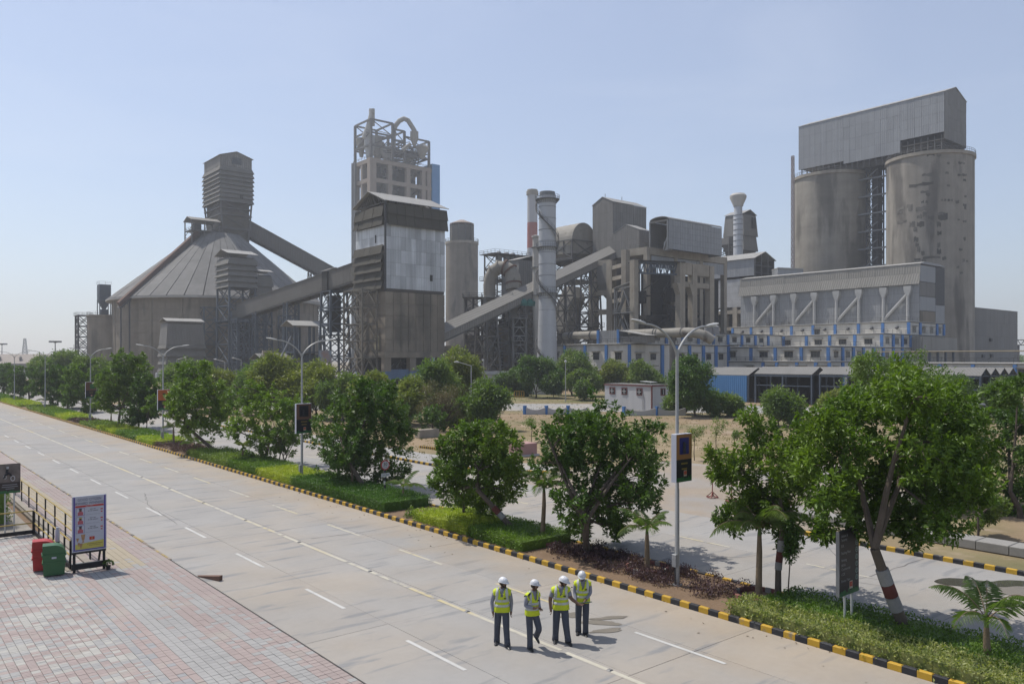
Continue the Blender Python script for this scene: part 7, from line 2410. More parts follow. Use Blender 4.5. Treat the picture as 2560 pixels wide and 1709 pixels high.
# thin sapling in the median before the direction sign
b = gr(1975, 1512)
tree('sapling', 'narrow dark leaved sapling on a thin stake, left of the dark direction sign', 'tree', (b.x, b.y), (0, 0), [(b.x, b.y, 1.75, .2), (b.x + .05, b.y, 2.1, .22), (b.x, b.y + .05, 2.45, .16), (b.x, b.y, 1.5, .13)], .022, leaf_b, 90, 10, .13, 820, bark=bark_d, fork_h=1.3, droop=.6)
b = gr(1160, 1310)
tree('sapling', 'small leafy tree on a pale trunk in the yellow hedge, below the leaning tree', 'tree', (b.x, b.y), (0, 0), lob([(1065, 1150, 14), (1075, 1140, 14), (1055, 1140, 12)], 36, 79, .3), .06, leaf_a, 36, 18, .18, 821, fork_h=1.5)

# ------------------------------------------------------------------ palms
def palm(label, x, y, trunk_h, frond_l, n, seed, trunk_r=.07, ring=None, drop=1.0, group='young palms in the median'):
 rs = np.random.RandomState(seed)
 t = thing('palm_tree', label, 'palm', (x, y, 0), group)
 top = Vector((x + rs.normal() * .03, y + rs.normal() * .03, trunk_h))
 MB().tube([(x, y, 0), (x, y, trunk_h * .3), (top.x, top.y, trunk_h * .75), top], [trunk_r * 1.4, trunk_r * 1.15, trunk_r, trunk_r * .75], 10).build('trunk', palm_tr, t, smooth=True)
 MB().tube([top, top + Vector((0, 0, frond_l * .22))], [trunk_r * .75, trunk_r * .35], 8).build('crownshaft', leaf_palm, t, smooth=True)
 for k in range(n):
  a = 2 * math.pi * k / n + rs.uniform(-.35, .35)
  el = rs.uniform(.55, 1.25)
  L_ = frond_l * rs.uniform(.8, 1.1)
  pts = []
  p = top + Vector((0, 0, frond_l * .12))
  dirv = Vector((math.cos(a) * math.cos(el), math.sin(a) * math.cos(el), math.sin(el)))
  m = 12
  for q in range(m + 1):
   pts.append(p.copy())
   dirv = (dirv + Vector((0, 0, -1)) * drop * .16 * (q / m + .35)).normalized()
   p = p + dirv * (L_ / m)
  fb = MB()
  fb.tube(pts, [.018 * (1 - .8 * q / m) for q in range(m + 1)], 4, cap=False)
  fb.k = 1
  side = Vector((-math.sin(a), math.cos(a), 0))
  nl = 46
  for q in range(nl):
   f = .16 + .84 * q / (nl - 1)
   i0 = min(m - 1, int(f * m)); c = pts[i0].lerp(pts[i0 + 1], f * m - i0)
   d = (pts[i0 + 1] - pts[i0]).normalized()
   for s in (-1, 1):
    ll = L_ * .30 * math.sin(math.pi * min(1, .25 + f * .72)) * rs.uniform(.85, 1.1)
    dv = (side * s * .85 + d * .55 + Vector((0, 0, -.25 - .35 * f)) + Vector((rs.normal() * .08, rs.normal() * .08, rs.normal() * .08))).normalized()
    w = d * .014 + Vector((0, 0, .006))
    e = c + dv * ll + Vector((0, 0, -ll * .12))
    mm = c + dv * ll * .5
    fb.add([c, mm + w, e, mm - w], [(0, 1, 2), (0, 2, 3)])
  fb.build('frond', [palm_tr, leaf_palm], t)
 if ring:
  planter(ring, x, y)
 return t


def planter(label, x, y, r=.75):
 t = thing('planter_ring', label, 'planter', (x, y, 0), 'round brick planters')
 for k in range(20):
  a0_, a1_ = 2 * math.pi * k / 20 + .02, 2 * math.pi * (k + 1) / 20 - .02
  MB().lathe(x, y, [(r - .09, .02), (r, .02), (r, .24), (r - .02, .26), (r - .09, .26), (r - .09, .02)], 2, a0=a0_, a1=a1_).build('brick', brick_w if k % 5 == 0 else brick_r, t)
 MB().lathe(x, y, [(r - .1, .12), (.1, .16)], 20, cap=False).build('soil', medsoil_m, t)


b = gr(1357, 1362); palm('palm with a green trunk in a brick ring, left of the tree behind the men', b.x, b.y, 2.1, 1.25, 11, 1, .085, 'brick planter ring round the palm left of the tree behind the men', 1.3)
b = gr(1618, 1431); palm('young palm in a brick ring just left of the lamp post', b.x, b.y, 1.35, 1.3, 9, 2, .08, 'brick planter ring round the palm just left of the lamp post', 1.0)
b = gr(1897, 1502); palm('palm with a brown trunk in a brick ring, left of the banded trunk', b.x, b.y, 2.0, 1.75, 11, 3, .085, 'brick planter ring round the brown trunked palm', 1.25)
b = gr(2468, 1672); palm('short palm with three long arching fronds at the lower right corner', b.x, b.y, 1.0, 1.55, 7, 4, .075, 'large brick planter ring at the lower right corner', 1.15)
b = gr(1007, 1266); palm('small palm with arching fronds right of the speed limit sign', b.x, b.y, .85, 1.3, 6, 5, .06, None, 1.1)
b = gr(881, 1232); palm('thin upright palm left of the slanting trunk', b.x, b.y, 1.5, 1.1, 7, 6, .06, None, .9)
b = gr(605, 1156); palm('small palm right of the leaning tree', b.x, b.y, 1.0, 1.1, 8, 7, .07, None, 1.0)
b = gr(434, 1112); palm('small palm right of the third lamp post, in the purple bed', b.x, b.y, 1.3, 1.2, 8, 8, .08, 'pale planter ring round the small palm in the purple bed', 1.0)
b = gr(487, 1128); palm('stemless palm with wide fronds left of the leaning tree', b.x, b.y, .3, 2.0, 6, 9, .06, 'pale planter ring left of the leaning tree', 1.1)
b = gr(277, 1062); palm('small palm between the fourth lamp post and the tall pointed tree', b.x, b.y, 1.0, 1.6, 7, 10, .08, None, 1.0)
b = gr(346, 1078); palm('small palm just left of the third lamp post', b.x, b.y, 1.0, 1.6, 7, 11, .08, None, 1.0)
b = gr(50, 1004); palm('hazy small palm by the leftmost double lamp post', b.x, b.y, 1.4, 2.4, 7, 12, .1, None, 1.0)
b = gr(126, 1022); palm('hazy brownish palm by the bent trunk at the left', b.x, b.y, .8, 2.4, 7, 13, .1, None, 1.0)

# ------------------------------------------------------------------ hedges and ground cover (nobody could count the leaves)
def hedge(name, x0, x1, y0, y1, h, mat, dens, size, seed, top_noise=.06, ragged=.0):
 rs = np.random.RandomState(seed)
 area_top = (x1 - x0) * (y1 - y0)
 n = int(dens * (area_top + 2 * h * ((y1 - y0) + (x1 - x0))))
 nt = int(n * .62)
 P = np.zeros((n, 3))
 P[:nt, 0] = rs.uniform(x0, x1, nt); P[:nt, 1] = rs.uniform(y0, y1, nt)
 bump = np.sin(P[:nt, 0] * 3.1 + seed) * .5 + np.sin(P[:nt, 1] * 2.3 + seed * 2) * .5 + rs.normal(size=nt) * .5
 P[:nt, 2] = h + bump * top_noise
 m = n - nt
 q = rs.rand(m)
 side = rs.rand(m)
 P[nt:, 0] = np.where(side < .42, x0, np.where(side < .84, x1, rs.uniform(x0, x1, m))) + rs.normal(size=m) * .04
 P[nt:, 1] = np.where(side < .84, rs.uniform(y0, y1, m), np.where(side < .92, y0, y1)) + rs.normal(size=m) * .04
 P[nt:, 2] = .1 + q * (h - .05)
 P[:, :2] += rs.normal(size=(n, 2)) * (.04 + ragged)
 out = np.zeros((n, 3)); out[:nt, 2] = 1
 out[nt:, 0] = np.where(P[nt:, 0] < (x0 + x1) / 2, -1, 1)
 Dv = unit(rs.normal(size=(n, 3)) * .8 + out * .7 + np.array([0, 0, .35]))
 Ln = size * rs.uniform(.6, 1.3, n)
 V, F = leaves(P, Dv, Ln, Ln * .5, rs)
 o = np_mesh(name, V, F, mat, None, kind='stuff')
 # twiggy core so that the hedge is solid
 core = MB()
 ny = max(2, int((y1 - y0) / .5))
 for k in range(ny):
  ya_, yb_ = y0 + .06 + (y1 - y0 - .12) * k / ny, y0 + .06 + (y1 - y0 - .12) * (k + 1) / ny
  core.box(x0 + .07, x1 - .07, ya_ + .005, yb_ - .005, .09, h - .06 + rs.uniform(-.03, .02))
 c = core.build('hedge_core', mat, o)
 return o


XM0, XM1 = X_KERB + .22, X_MED - .18
hedge('hedge', XM0, 20.25, -6, 13.6, .44, leaf_hv, 430, .085, 1, .07, .03)
hedge('hedge', 20.35, XM1, -6, 13.2, .42, leaf_hg, 420, .075, 2, .06, .02)
hedge('hedge', XM0 + .2, XM1 - .1, 26.5, 30.6, .52, leaf_hy, 430, .075, 3, .06)
hedge('hedge', XM0 + .15, XM1, 22.9, 26.4, .52, leaf_hg, 430, .075, 4, .05)
hedge('hedge', XM0 + .1, XM1 - .05, 33.0, 43.4, .6, leaf_hd, 330, .085, 5, .035)
hedge('hedge', XM0 + .15, XM1 - .1, 43.6, 48.6, .55, leaf_hy, 260, .095, 6, .06)
hedge('hedge', XM0 + .1, XM1, 48.7, 53.4, .6, leaf_hg, 240, .10, 7, .04)
hedge('hedge', XM0 + .1, XM1, 53.6, 61.6, .52, leaf_hl, 220, .12, 8, .1, .05)
hedge('hedge', XM0 + .1, XM1, 71.0, 76, .45, leaf_hy, 120, .14, 9, .05)
hedge('hedge', XM0 + .1, XM1, 76.1, 83, .5, leaf_hg, 110, .15, 10, .05)
hedge('hedge', XM0 + .1, XM1, 83.1, 91, .45, leaf_hy, 90, .16, 11, .06)
hedge('hedge', XM0 + .1, XM1, 91.2, 99, .42, leaf_hl, 80, .18, 12, .08)
hedge('hedge', XM0 + .1, XM1, 106, 113, .5, leaf_hy, 60, .2, 13, .06)
hedge('hedge', XM0 + .1, XM1, 113.2, 122, .5, leaf_hg, 60, .2, 14, .06)
hedge('hedge', XM0 + .1, XM1, 122.2, 134, .5, leaf_hl, 50, .24, 15, .08)
hedge('hedge', XM0 + .1, XM1, 140, 160, .5, leaf_hy, 40, .28, 16, .08)
hedge('hedge', XM0 + .1, XM1, 160.3, 230, .5, leaf_hg, 22, .36, 17, .08)
hedge('hedge', 2.2, 5.2, 41.5, 47, 1.55, leaf_hg, 320, .1, 18, .12, .05)
hedge('hedge', -8, 4.9, 47.2, 49.5, 1.6, leaf_hd, 90, .14, 19, .1, .05)


def patch(name, x0, x1, y0, y1, n_bush, hmax, mat, seed, size=.07, per=260):
 """loose low bushes"""
 rs = np.random.RandomState(seed)
 Vs, Fs, off = [], [], 0
 for k in range(n_bush):
  c = np.array([rs.uniform(x0, x1), rs.uniform(y0, y1), 0.08])
  h = hmax * rs.uniform(.5, 1)
  n = int(per * h / hmax)
  d = unit(rs.normal(size=(n, 3))); d[:, 2] = np.abs(d[:, 2])
  P = c + d * (np.array([.36, .36, 1.0]) * [1, 1, h]) * rs.uniform(.4, 1, n)[:, None]
  Dv = unit(d * .7 + rs.normal(size=(n, 3)) * .6 + np.array([0, 0, .4]))
  Ln = size * rs.uniform(.6, 1.3, n)
  V, F = leaves(P, Dv, Ln, Ln * .5, rs)
  Vs.append(V); Fs.append(F + off); off += len(V)
 return np_mesh(name, np.concatenate(Vs), np.concatenate(Fs), mat, None, kind='stuff')


patch('purple_ground_cover', XM0 + .7, XM1 - .1, 14.6, 22.3, 75, .5, leaf_pp, 31)
patch('purple_ground_cover', XM0 + .2, XM1 - .1, 62.2, 70.5, 70, .5, leaf_pp, 32, .1, 160)
patch('purple_ground_cover', XM0 + .2, XM1 - .1, 99.5, 105.5, 40, .5, leaf_pp, 33, .16, 90)
b = gr(1037, 1297)
t = tag(patch('small_shrub', b.x - .15, b.x + .15, b.y - .15, b.y + .15, 4, .5, leaf_hl, 34, .12, 110), 'small yellow green shrub at the rounded end of the dark green hedge', 'shrub')
del t['kind']
# weeds and dry tufts on the dirt
rs = np.random.RandomState(77)
n = 5200
px = rs.uniform(1000, 2560, n); py = 1000 + rs.rand(n) ** 1.4 * 260
pts = []
for a, c in zip(px, py):
 p = gr(a, c, -.02)
 if p.x > X_FAR + 1 and not (19 < p.y < 40 and p.x < 50): pts.append((p.x, p.y, p.z))
P = np.repeat(np.array(pts), 6, 0) + rs.normal(size=(len(pts) * 6, 3)) * [.12, .12, 0]
Dv = unit(rs.normal(size=P.shape) * .5 + np.array([0, 0, 1.0]))
Ln = rs.uniform(.06, .2, len(P))
V, F = leaves(P, Dv, Ln, Ln * .3, rs)
np_mesh('dry_grass_tufts', V, F, M('straw_grass', (.30, .25, .11), .9, n=(.3, .2), col2=(.15, .18, .06), n2=(.2, .5), trans=.2), None, kind='stuff')
# fallen leaves along the near kerb
n = 170
P = np.stack([X_KERB - rs.rand(n) ** 3 * 1.6 - .03, rs.uniform(4, 60, n), np.full(n, .012)], 1)
Dv = unit(rs.normal(size=P.shape) * [1, 1, .12])
Ln = rs.uniform(.04, .11, n)
V, F = leaves(P, Dv, Ln, Ln * .5, rs, .1)
np_mesh('fallen_leaves', V, F, M('dead_leaf', (.17, .12, .07), .9, n=(2, .2)), None, kind='stuff')
# far tree line
rs = np.random.RandomState(5)
lobes = []
for k in range(90):
 p = at(rs.uniform(-200, 460), HOR, rs.uniform(520, 700))
 lobes.append((p.x, p.y, rs.uniform(2, 6), rs.uniform(3.5, 6)))
for k in range(60):
 p = at(rs.uniform(2380, 2800), HOR, rs.uniform(420, 600))
 lobes.append((p.x, p.y, rs.uniform(2, 6), rs.uniform(3.5, 6)))
(V, F), _ = crown_mesh(lobes, 2600, 10, 2.2, rs, False, spread=1.8, aspect=.6)
np_mesh('far_wood', V, F, leaf_d, None, kind='stuff')
hl = MB()
for k in range(26):
 f = k / 25
 a, b = at(-900 + 2200 * f, HOR, 2300), at(-900 + 2200 * (f + .045), HOR, 2300)
 h = 14 + 9 * math.sin(f * 9) + 5 * math.sin(f * 23)
 hl.beam((a.x, a.y, h / 2), (b.x, b.y, h / 2), 30, h)
hl.build('hills', soil_m, None, kind='structure')
# ================================================================== street lamps
lamp_m = M('lamp_paint', (.50, .50, .49), .5, .3, n=(.8, .06))
lampw_m = M('lamp_white', (.62, .62, .60), .5, n=(.8, .04))
glass_m = M('lamp_glass', (.45, .45, .42), .15, spec=.6)
box_m = M('box_grey', (.40, .41, .42), .5, .2)
POLE_X = 20.45
LY = [16.4, 44.3, 71.8, 99.0, 126.5, 154.0]
LL = ['tall double armed street lamp right of centre, in front of the white office wing', 'double armed street lamp carrying the brown poster, before the blue grey trestles', 'double armed street lamp with an orange poster, before the low louvred shed', 'double armed street lamp before the squat round silo', 'hazy double armed street lamp, second from the left edge of the photo', 'hazy double armed street lamp, leftmost in the photo']


def double_lamp(y):
 t = thing('street_lamp', LL[0], 'street lamp', (POLE_X, y, 0), 'double armed street lamps along the median')
 MB().tube([(0, 0, .1), (0, 0, 3.2), (0, 0, 3.22), (0, 0, 7.7)], [.078, .07, .06, .05], 12).build('pole', lamp_m, t, local=True, smooth=True)
 MB().tube([(0, 0, .08), (0, 0, .14)], [.16, .16], 12).build('base_plate', lamp_m, t, local=True)
 for s in (-1, 1):
  pts = []
  for k in range(13):
   a = k / 12
   th = math.pi / 2 * (1 - a) ** 1.0
   x = 1.55 * (a ** 1.35)
   z = 7.45 + 1.02 * math.sin(a * math.pi / 2) ** .9
   pts.append((s * x, 0, z))
  MB().tube(pts, [.045 - .012 * k / 12 for k in range(13)], 8).build('arm', lamp_m, t, local=True, smooth=True)
  hd = MB()
  x0, z0 = pts[-1][0], pts[-1][2]
  sec = [(0, .05, .035), (.12, .085, .05), (.38, .10, .055), (.58, .075, .035), (.64, .03, .015)]
  vs, fs = [], []
  for (dx_, w, h) in sec:
   for q in range(8):
    an = 2 * math.pi * q / 8
    vs.append((x0 + s * dx_, w * math.cos(an), z0 + .02 + dx_ * .16 + h * math.sin(an)))
  for i in range(len(sec) - 1):
   for q in range(8):
    f = (i * 8 + q, i * 8 + (q + 1) % 8, (i + 1) * 8 + (q + 1) % 8, (i + 1) * 8 + q)
    fs.append(f if s > 0 else f[::-1])
  fs += [tuple(range(8)), tuple(range(32, 40))]
  hd.add(vs, fs)
  h = hd.build('lamp_head', lampw_m, t, local=True, smooth=True)
  MB().box(x0 + s * .30 - .16, x0 + s * .30 + .16, -.06, .06, z0 + .005, z0 + .02).build('lens', glass_m, h, local=True)
 MB().bevbox(-.17, -.06, -.08, .08, .72, 1.12, .01).build('switch_box', box_m, t, local=True)
 MB().tube([(-.10, 0, .1), (-.11, 0, .72)], .018, 6).build('conduit', steel_dk, t, local=True)
 return t


lamp0 = double_lamp(LY[0])
for y, lab in zip(LY[1:], LL[1:]):
 c = copy_tree(lamp0)
 c.location = (POLE_X, y, 0)
 c['label'] = lab

# poster cabinets hanging on the lamp poles
p_or = M('print_orange', (.40, .19, .07), .45, n=(6, .10))
p_or2 = M('print_deep_orange', (.50, .13, .03), .45, n=(6, .12))
p_br = M('print_brown', (.17, .085, .06), .45, n=(6, .15))
p_bl = M('print_blue', (.035, .035, .20), .4, n=(7, .2))
p_dk = M('print_night', (.022, .022, .03), .4, n=(5, .1))
p_gr = M('print_green', (.035, .16, .055), .4, n=(12, .25))
p_red = M('print_red', (.55, .045, .03), .45)
p_wh = M('print_white', (.62, .62, .64), .5)
p_cream = M('print_cream', (.60, .53, .42), .5)
p_yel = M('print_yellow', (.62, .55, .12), .5, n=(4, .1))
p_txt = M('print_grey_text', (.28, .28, .30), .5)
p_ytx = M('print_ochre_text', (.30, .22, .06), .5)
p_ink = M('print_ink', (.05, .045, .10), .5)
p_lav = M('print_lavender', (.56, .58, .66), .5, n=(2, .03))
p_pur = M('print_purple', (.10, .075, .34), .5)
skin_p = M('print_skin', (.13, .07, .05), .5)
shirt_p = M('print_pink', (.50, .13, .16), .5)
gold_p = M('print_gold', (.45, .26, .13), .5, n=(9, .2))


def grass_strip(parent, x0, x1, y, z0, h, seed):
 rr = random.Random(seed)
 mb = MB()
 n = 16
 for k in range(n):
  a = x0 + (x1 - x0) * k / n
  hh = h * rr.uniform(.45, 1.15)
  mb.box(a, a + (x1 - x0) / n, y - .004, y, z0, z0 + hh)
 return mb.build('printed_skyline', p_gr, parent)


def logo(parent, xc, y, zc_, s):
 MB().box(xc - s, xc + s, y - .006, y - .002, zc_ - s * 1.25, zc_ + s * 1.25).build('logo_card', p_cream, parent)
 MB().box(xc - s * .8, xc + s * .8, y - .009, y - .0065, zc_ - s * .55, zc_ + s * .95).build('logo_mark', p_red, parent)
 mb = MB()
 vs = [(xc + .33 * s * math.cos(a * math.pi / 6), y - .0105, zc_ + .2 * s + .33 * s * math.sin(a * math.pi / 6)) for a in range(12)]
 mb.add(vs, [tuple(range(11, -1, -1))])
 mb.build('logo_disc', M('logo_peach', (.62, .25, .12), .5) if 'logo_peach' not in MATS else MATS['logo_peach'], parent)


def poster(label, y, kind, w=.78, z0=3.47, z1=5.0, d=.2):
 t = thing('pole_poster', label, 'poster', (POLE_X, y - .18, z0), 'poster cabinets on the lamp posts')
 x0, x1, yf = POLE_X - w / 2, POLE_X + w / 2, y - .18 - d / 2
 MB().bevbox(x0, x1, yf, yf + d, z0, z1, .01).build('cabinet', p_lav, t)
 zm = z0 + (z1 - z0) * .47
 top = {'blue': p_or, 'brown': p_br, 'orange': p_or2, 'green': p_br}[kind]
 MB().box(x0 + .01, x1 - .01, yf - .005, yf - .001, zm, z1 - .012).build('poster_top', top, t)
 MB().box(x0 + .01, x1 - .01, yf - .005, yf - .001, z0 + .012, zm - .002).build('poster_bottom', p_dk, t)
 if kind in ('blue', 'brown'):
  MB().box(x0 + w * .2, x1 - w * .2, yf - .008, yf - .0055, zm + .16, z1 - .12).build('printed_picture', p_bl if kind == 'blue' else p_dk, t)
  MB().tube([(POLE_X - .02, yf - .0085, zm + .20), (POLE_X - .02, yf - .0085, zm + .55)], [.07, .05], 8).tube([(POLE_X - .05, yf - .0085, zm + .50), (POLE_X + .16, yf - .0085, zm + .46)], .015, 5).build('printed_figure', p_dk, t)
 elif kind == 'orange':
  MB().tube([(POLE_X - .02, yf - .006, zm + .25), (POLE_X - .04, yf - .006, zm + .6)], [.03, .09], 8).tube([(POLE_X - .02, yf - .006, zm + .5), (POLE_X + .14, yf - .006, zm + .62)], .03, 6).build('printed_figure', p_dk, t)
 else:
  MB().box(x0 + w * .4, x1 - w * .1, yf - .008, yf - .0055, zm + .2, z1 - .25).build('printed_picture', p_gr, t)
 mb = MB()
 for k, (a, b) in enumerate(((.3, .72), (.34, .68))): mb.box(x0 + w * a, x0 + w * b, yf - .008, yf - .0055, zm - .16 - k * .17, zm - .11 - k * .17)
 mb.build('printed_line', p_ytx, t)
 grass_strip(t, x0 + .012, x1 - .012, yf - .0055, z0 + .012, .17, int(y))
 logo(t, POLE_X + .05, yf - .004, z0 + .27, .075)
 MB().box(POLE_X - .1, POLE_X + .1, yf + d, y - .02, z0 + .3, z0 + .36).box(POLE_X - .1, POLE_X + .1, yf + d, y - .02, z1 - .4, z1 - .34).build('bracket', steel_dk, t)
 if kind == 'blue':
  MB().box(x1 + .08, x1 + .14, yf + .1, yf + .13, z0 + .9, z1 + .1).build('yellow_edge', p_yel, t)
 return t


poster('poster cabinet with a blue picture on orange, on the tallest lamp post', LY[0], 'blue')
poster('poster cabinet with a dark picture on brown, on the second lamp post', LY[1], 'brown', .95, 3.0, 4.75)
poster('poster cabinet with a bright orange top, on the lamp post before the louvred shed', LY[2], 'orange', 1.0, 3.0, 4.75)
poster('poster cabinet with a green picture, on the lamp post before the squat silo', LY[3], 'green', 1.1, 3.0, 4.8)

# single armed lamps farther away: (px, top y, base y, arm to the left?, label)
SG = [(1178, 911, 1056, 1, 'single armed lamp on a slim pole, before the parked trucks'), (442, 897, 985, 0, 'single armed lamp right of the low louvred shed'), (562, 902, 1000, 1, 'single armed lamp below the louvred conveyor tower'), (603, 898, 985, 1, 'single armed lamp left of the pale concrete pier'),
  (941, 902, 960, 0, 'small lamp by the stair tower of the hopper building'), (1208, 902, 985, 2, 'round headed lamp beside the parked trucks'), (1414, 905, 1003, 2, 'slim lamp between the light green trees'), (1467, 907, 985, 2, 'round headed lamp before the office wing'), (1599, 908, 985, 1, 'slim lamp before the blue door of the office wing')]
for px, yt, yb, left, lab in SG:
 b = gr(px, yb); D = depth(b.x, b.y); zt = zz(yt, D)
 t = thing('single_lamp', lab, 'street lamp', (b.x, b.y, 0), 'slim lamps among the far trees')
 MB().tube([(b.x, b.y, 0), (b.x, b.y, zt - .1)], [.09, .06], 8).build('pole', lamp_m, t, smooth=True)
 if left < 2:
  s = -1 if left else 1
  e = Vector((b.x, b.y, zt - .1)) + RT * s * 1.4 + Vector((0, 0, .35))
  MB().tube([(b.x, b.y, zt - .15), e], .045, 6).build('arm', lamp_m, t)
  MB().tube([e, e + RT * s * .25 + Vector((0, 0, .06)), e + RT * s * .6 + Vector((0, 0, .04))], [.06, .14, .05], 8).build('lamp_head', lampw_m, t, smooth=True)
 else:
  MB().lathe(b.x, b.y, [(.03, zt - .15), (.22, zt), (.24, zt + .15), (.15, zt + .33), (.02, zt + .38)], 12).build('lamp_head', lampw_m, t, smooth=True)
b = gr(398, 1010); D = depth(b.x, b.y)
t = thing('camera_mast', 'slim mast with a white box on top, left of the orange poster', 'mast', (b.x, b.y, 0))
MB().tube([(b.x, b.y, 0), (b.x, b.y, zz(938, D))], .07, 8).build('pole', lamp_m, t)
MB().bevbox(b.x - .5, b.x + .5, b.y - .3, b.y + .3, zz(944, D), zz(932, D), .05).build('white_box', p_wh, t)
MB().box(b.x - .45, b.x + .4, b.y - .32, b.y - .1, zz(955, D), zz(944, D) - .01).build('black_panel', p_dk, t)

# ================================================================== direction sign in the median
gx_, gy_ = 20.95, 10.9
t = thing('direction_sign', 'tall dark direction sign with white place names and arrows, on two pale posts', 'sign', (gx_, gy_, .1))
W = 1.06
x0, x1, yf = gx_ - W / 2, gx_ + W / 2, gy_
z0, z1 = .98, 2.74
MB().bevbox(x0, x1, yf, yf + .09, z0, z1, .01).build('panel', M('sign_charcoal', (.035, .032, .036), .45, n=(2, .08)), t)
MB().box(x0 - .012, x0 - .001, yf - .004, yf + .094, z0, z1).build('edge_strip', steel_lt, t)
for q in (gx_ - .16, gx_ + .22): MB().tube([(q, yf + .045, .2), (q, yf + .045, z0)], .032, 10).build('post', lampw_m, t, smooth=True)
MB().bevbox(gx_ - .5, gx_ + .55, yf - .25, yf + .35, .05, .33, .03).build('base_block', M('sign_base', (.14, .14, .15), .85, n=(2, .15)), t)
sw = M('sign_text', (.40, .40, .40), .5)
mint = M('sign_mint', (.30, .42, .40), .5)
names = [('Admin &\nSecurity', 0, 'up'), ('E.R.', .215, 'left'), ('Packing Plant', .405, 'right'), ('Parking', .60, 'up'), ('HR &\nCommercial', .79, 'up'), ('CCR', .98, 'up'), ('Power Plant', 1.16, 'up')]
for i, (s, dz, ar) in enumerate(names):
 zc_ = z1 - .19 - dz
 text(s, 'lettering', sw, t, Vector((x0 + .10, yf - .003, zc_)) - wloc(t), .105, (R(90), 0, 0), 'LEFT', .001, .92)
 cxm, r = x1 - .13, .075
 mb = MB()
 n = 18
 vs = []
 for k in range(n):
  a = 2 * math.pi * k / n
  vs += [(cxm + r * math.cos(a), yf - .004, zc_ + r * math.sin(a)), (cxm + r * .68 * math.cos(a), yf - .004, zc_ + r * .68 * math.sin(a))]
 mb.add(vs, [(2 * k, 2 * ((k + 1) % n), 2 * ((k + 1) % n) + 1, 2 * k + 1) for k in range(n)])
 L_ = .045
 A2 = {'up': (0, 1), 'left': (-1, 0), 'right': (1, 0)}[ar]
 pts2 = [(-.008, -L_), (.008, -L_), (.008, .005), (.03, .005), (0, L_), (-.03, .005), (-.008, .005)]
 vs = []
 for (u, v) in pts2:
  xx, zz_ = (u, v) if ar == 'up' else ((-v, u) if ar == 'left' else (v, -u))
  vs.append((cxm + xx, yf - .004, zc_ + zz_))
 mb.add(vs, [(0, 1, 2, 6), (3, 4, 5)] if True else [])
 mb.build('arrow_badge', mint, t)
grass_strip(t, x0 + .003, x1 - .003, yf - .001, z0 + .004, .16, 3)
logo(t, gx_ + .08, yf - .003, z0 + .25, .085)

# ================================================================== speed limit sign
b = gr(962, 1252)
sx_, sy_ = b.x, b.y
t = thing('speed_sign', 'round white speed limit sign with a red rim on a black and white post', 'sign', (sx_, sy_, .1))
pw, pk = M('post_white', (.52, .52, .52), .6, n=(3, .1)), M('post_black', (.03, .03, .035), .6)
for k in range(8): MB().box(sx_ - .04, sx_ + .04, sy_ - .04, sy_ + .04, .1 + k * .19, .1 + (k + 1) * .19 - .002).build('post_band', pw if k % 2 == 0 else pk, t)
zc_ = 1.88
def disc(r, y, mat, nm, r_in=0):
 n = 36
 vs, fs = [], []
 for k in range(n):
  a = 2 * math.pi * k / n
  vs += [(sx_ + r * math.cos(a), y, zc_ + r * math.sin(a)), (sx_ + r * math.cos(a), y + .012, zc_ + r * math.sin(a)), (sx_ + r_in * math.cos(a), y, zc_ + r_in * math.sin(a))]
 for k in range(n):
  j = (k + 1) % n
  fs += [(3 * k, 3 * j, 3 * j + 2, 3 * k + 2), (3 * k, 3 * k + 1, 3 * j + 1, 3 * j)]
 return MB().add(vs, fs).build(nm, mat, t)
disc(.265, sy_ - .055, M('sign_red', (.42, .035, .04), .5), 'red_rim', .205)
disc(.21, sy_ - .051, M('sign_white', (.62, .60, .62), .5), 'white_disc')
MB().box(sx_ - .2, sx_ + .2, sy_ - .041, sy_ - .038, zc_ - .2, zc_ + .2).build('back_plate', steel_lt, t)
text('30', 'lettering', pk, t, Vector((sx_, sy_ - .056, zc_ + .035)) - wloc(t), .27, (R(90), 0, 0), 'CENTER', .001, .9)
text('km/hr', 'lettering', M('sign_teal_text', (.10, .20, .22), .5), t, Vector((sx_, sy_ - .056, zc_ - .115)) - wloc(t), .085, (R(90), 0, 0), 'CENTER', .001)
MB().box(sx_ - .24, sx_ + .26, sy_ - .06, sy_ - .042, 1.28, 1.46).build('lower_plate', p_wh, t)
text('गति सीमा', 'lettering', p_txt, t, Vector((sx_ + .01, sy_ - .062, 1.37)) - wloc(t), .105, (R(90), 0, 0), 'CENTER', .001)

# ================================================================== award board beside the railing
bx0, bx1, byf = 5.80, 6.84, 30.75
t = thing('award_board', 'large white award board with purple side bands on a black steel stand', 'sign', ((bx0 + bx1) / 2, byf, 0))
blk = M('black_paint', (.022, .022, .025), .5, n=(2, .1))
z0, z1 = .74, 2.62
MB().bevbox(bx0 - .02, bx1 + .02, byf, byf + .05, z0 - .02, z1 + .02, .008).build('panel', p_lav, t)
for q in (bx0 + .02, bx1 - .06): MB().box(q, q + .05, byf - .006, byf - .001, z0 + .02, z1 - .01).build('side_band', p_pur, t)
MB().box(bx0 + .075, bx1 - .065, byf - .006, byf - .001, z0 + .02, z0 + .06).build('foot_band', p_pur, t)
iw0, iw1 = bx0 + .08, bx1 - .07
text('GOOD CITIZEN', 'lettering', p_ink, t, Vector(((bx0 + bx1) / 2, byf - .004, z1 - .11)) - wloc(t), .125, (R(90), 0, 0), 'CENTER', .001, .84)
text('AWARD WINNERS', 'lettering', p_ink, t, Vector(((bx0 + bx1) / 2, byf - .004, z1 - .235)) - wloc(t), .125, (R(90), 0, 0), 'CENTER', .001, .86)
MB().box(iw0, iw1, byf - .006, byf - .001, z1 - .365, z1 - .305).build('red_banner', p_red, t)
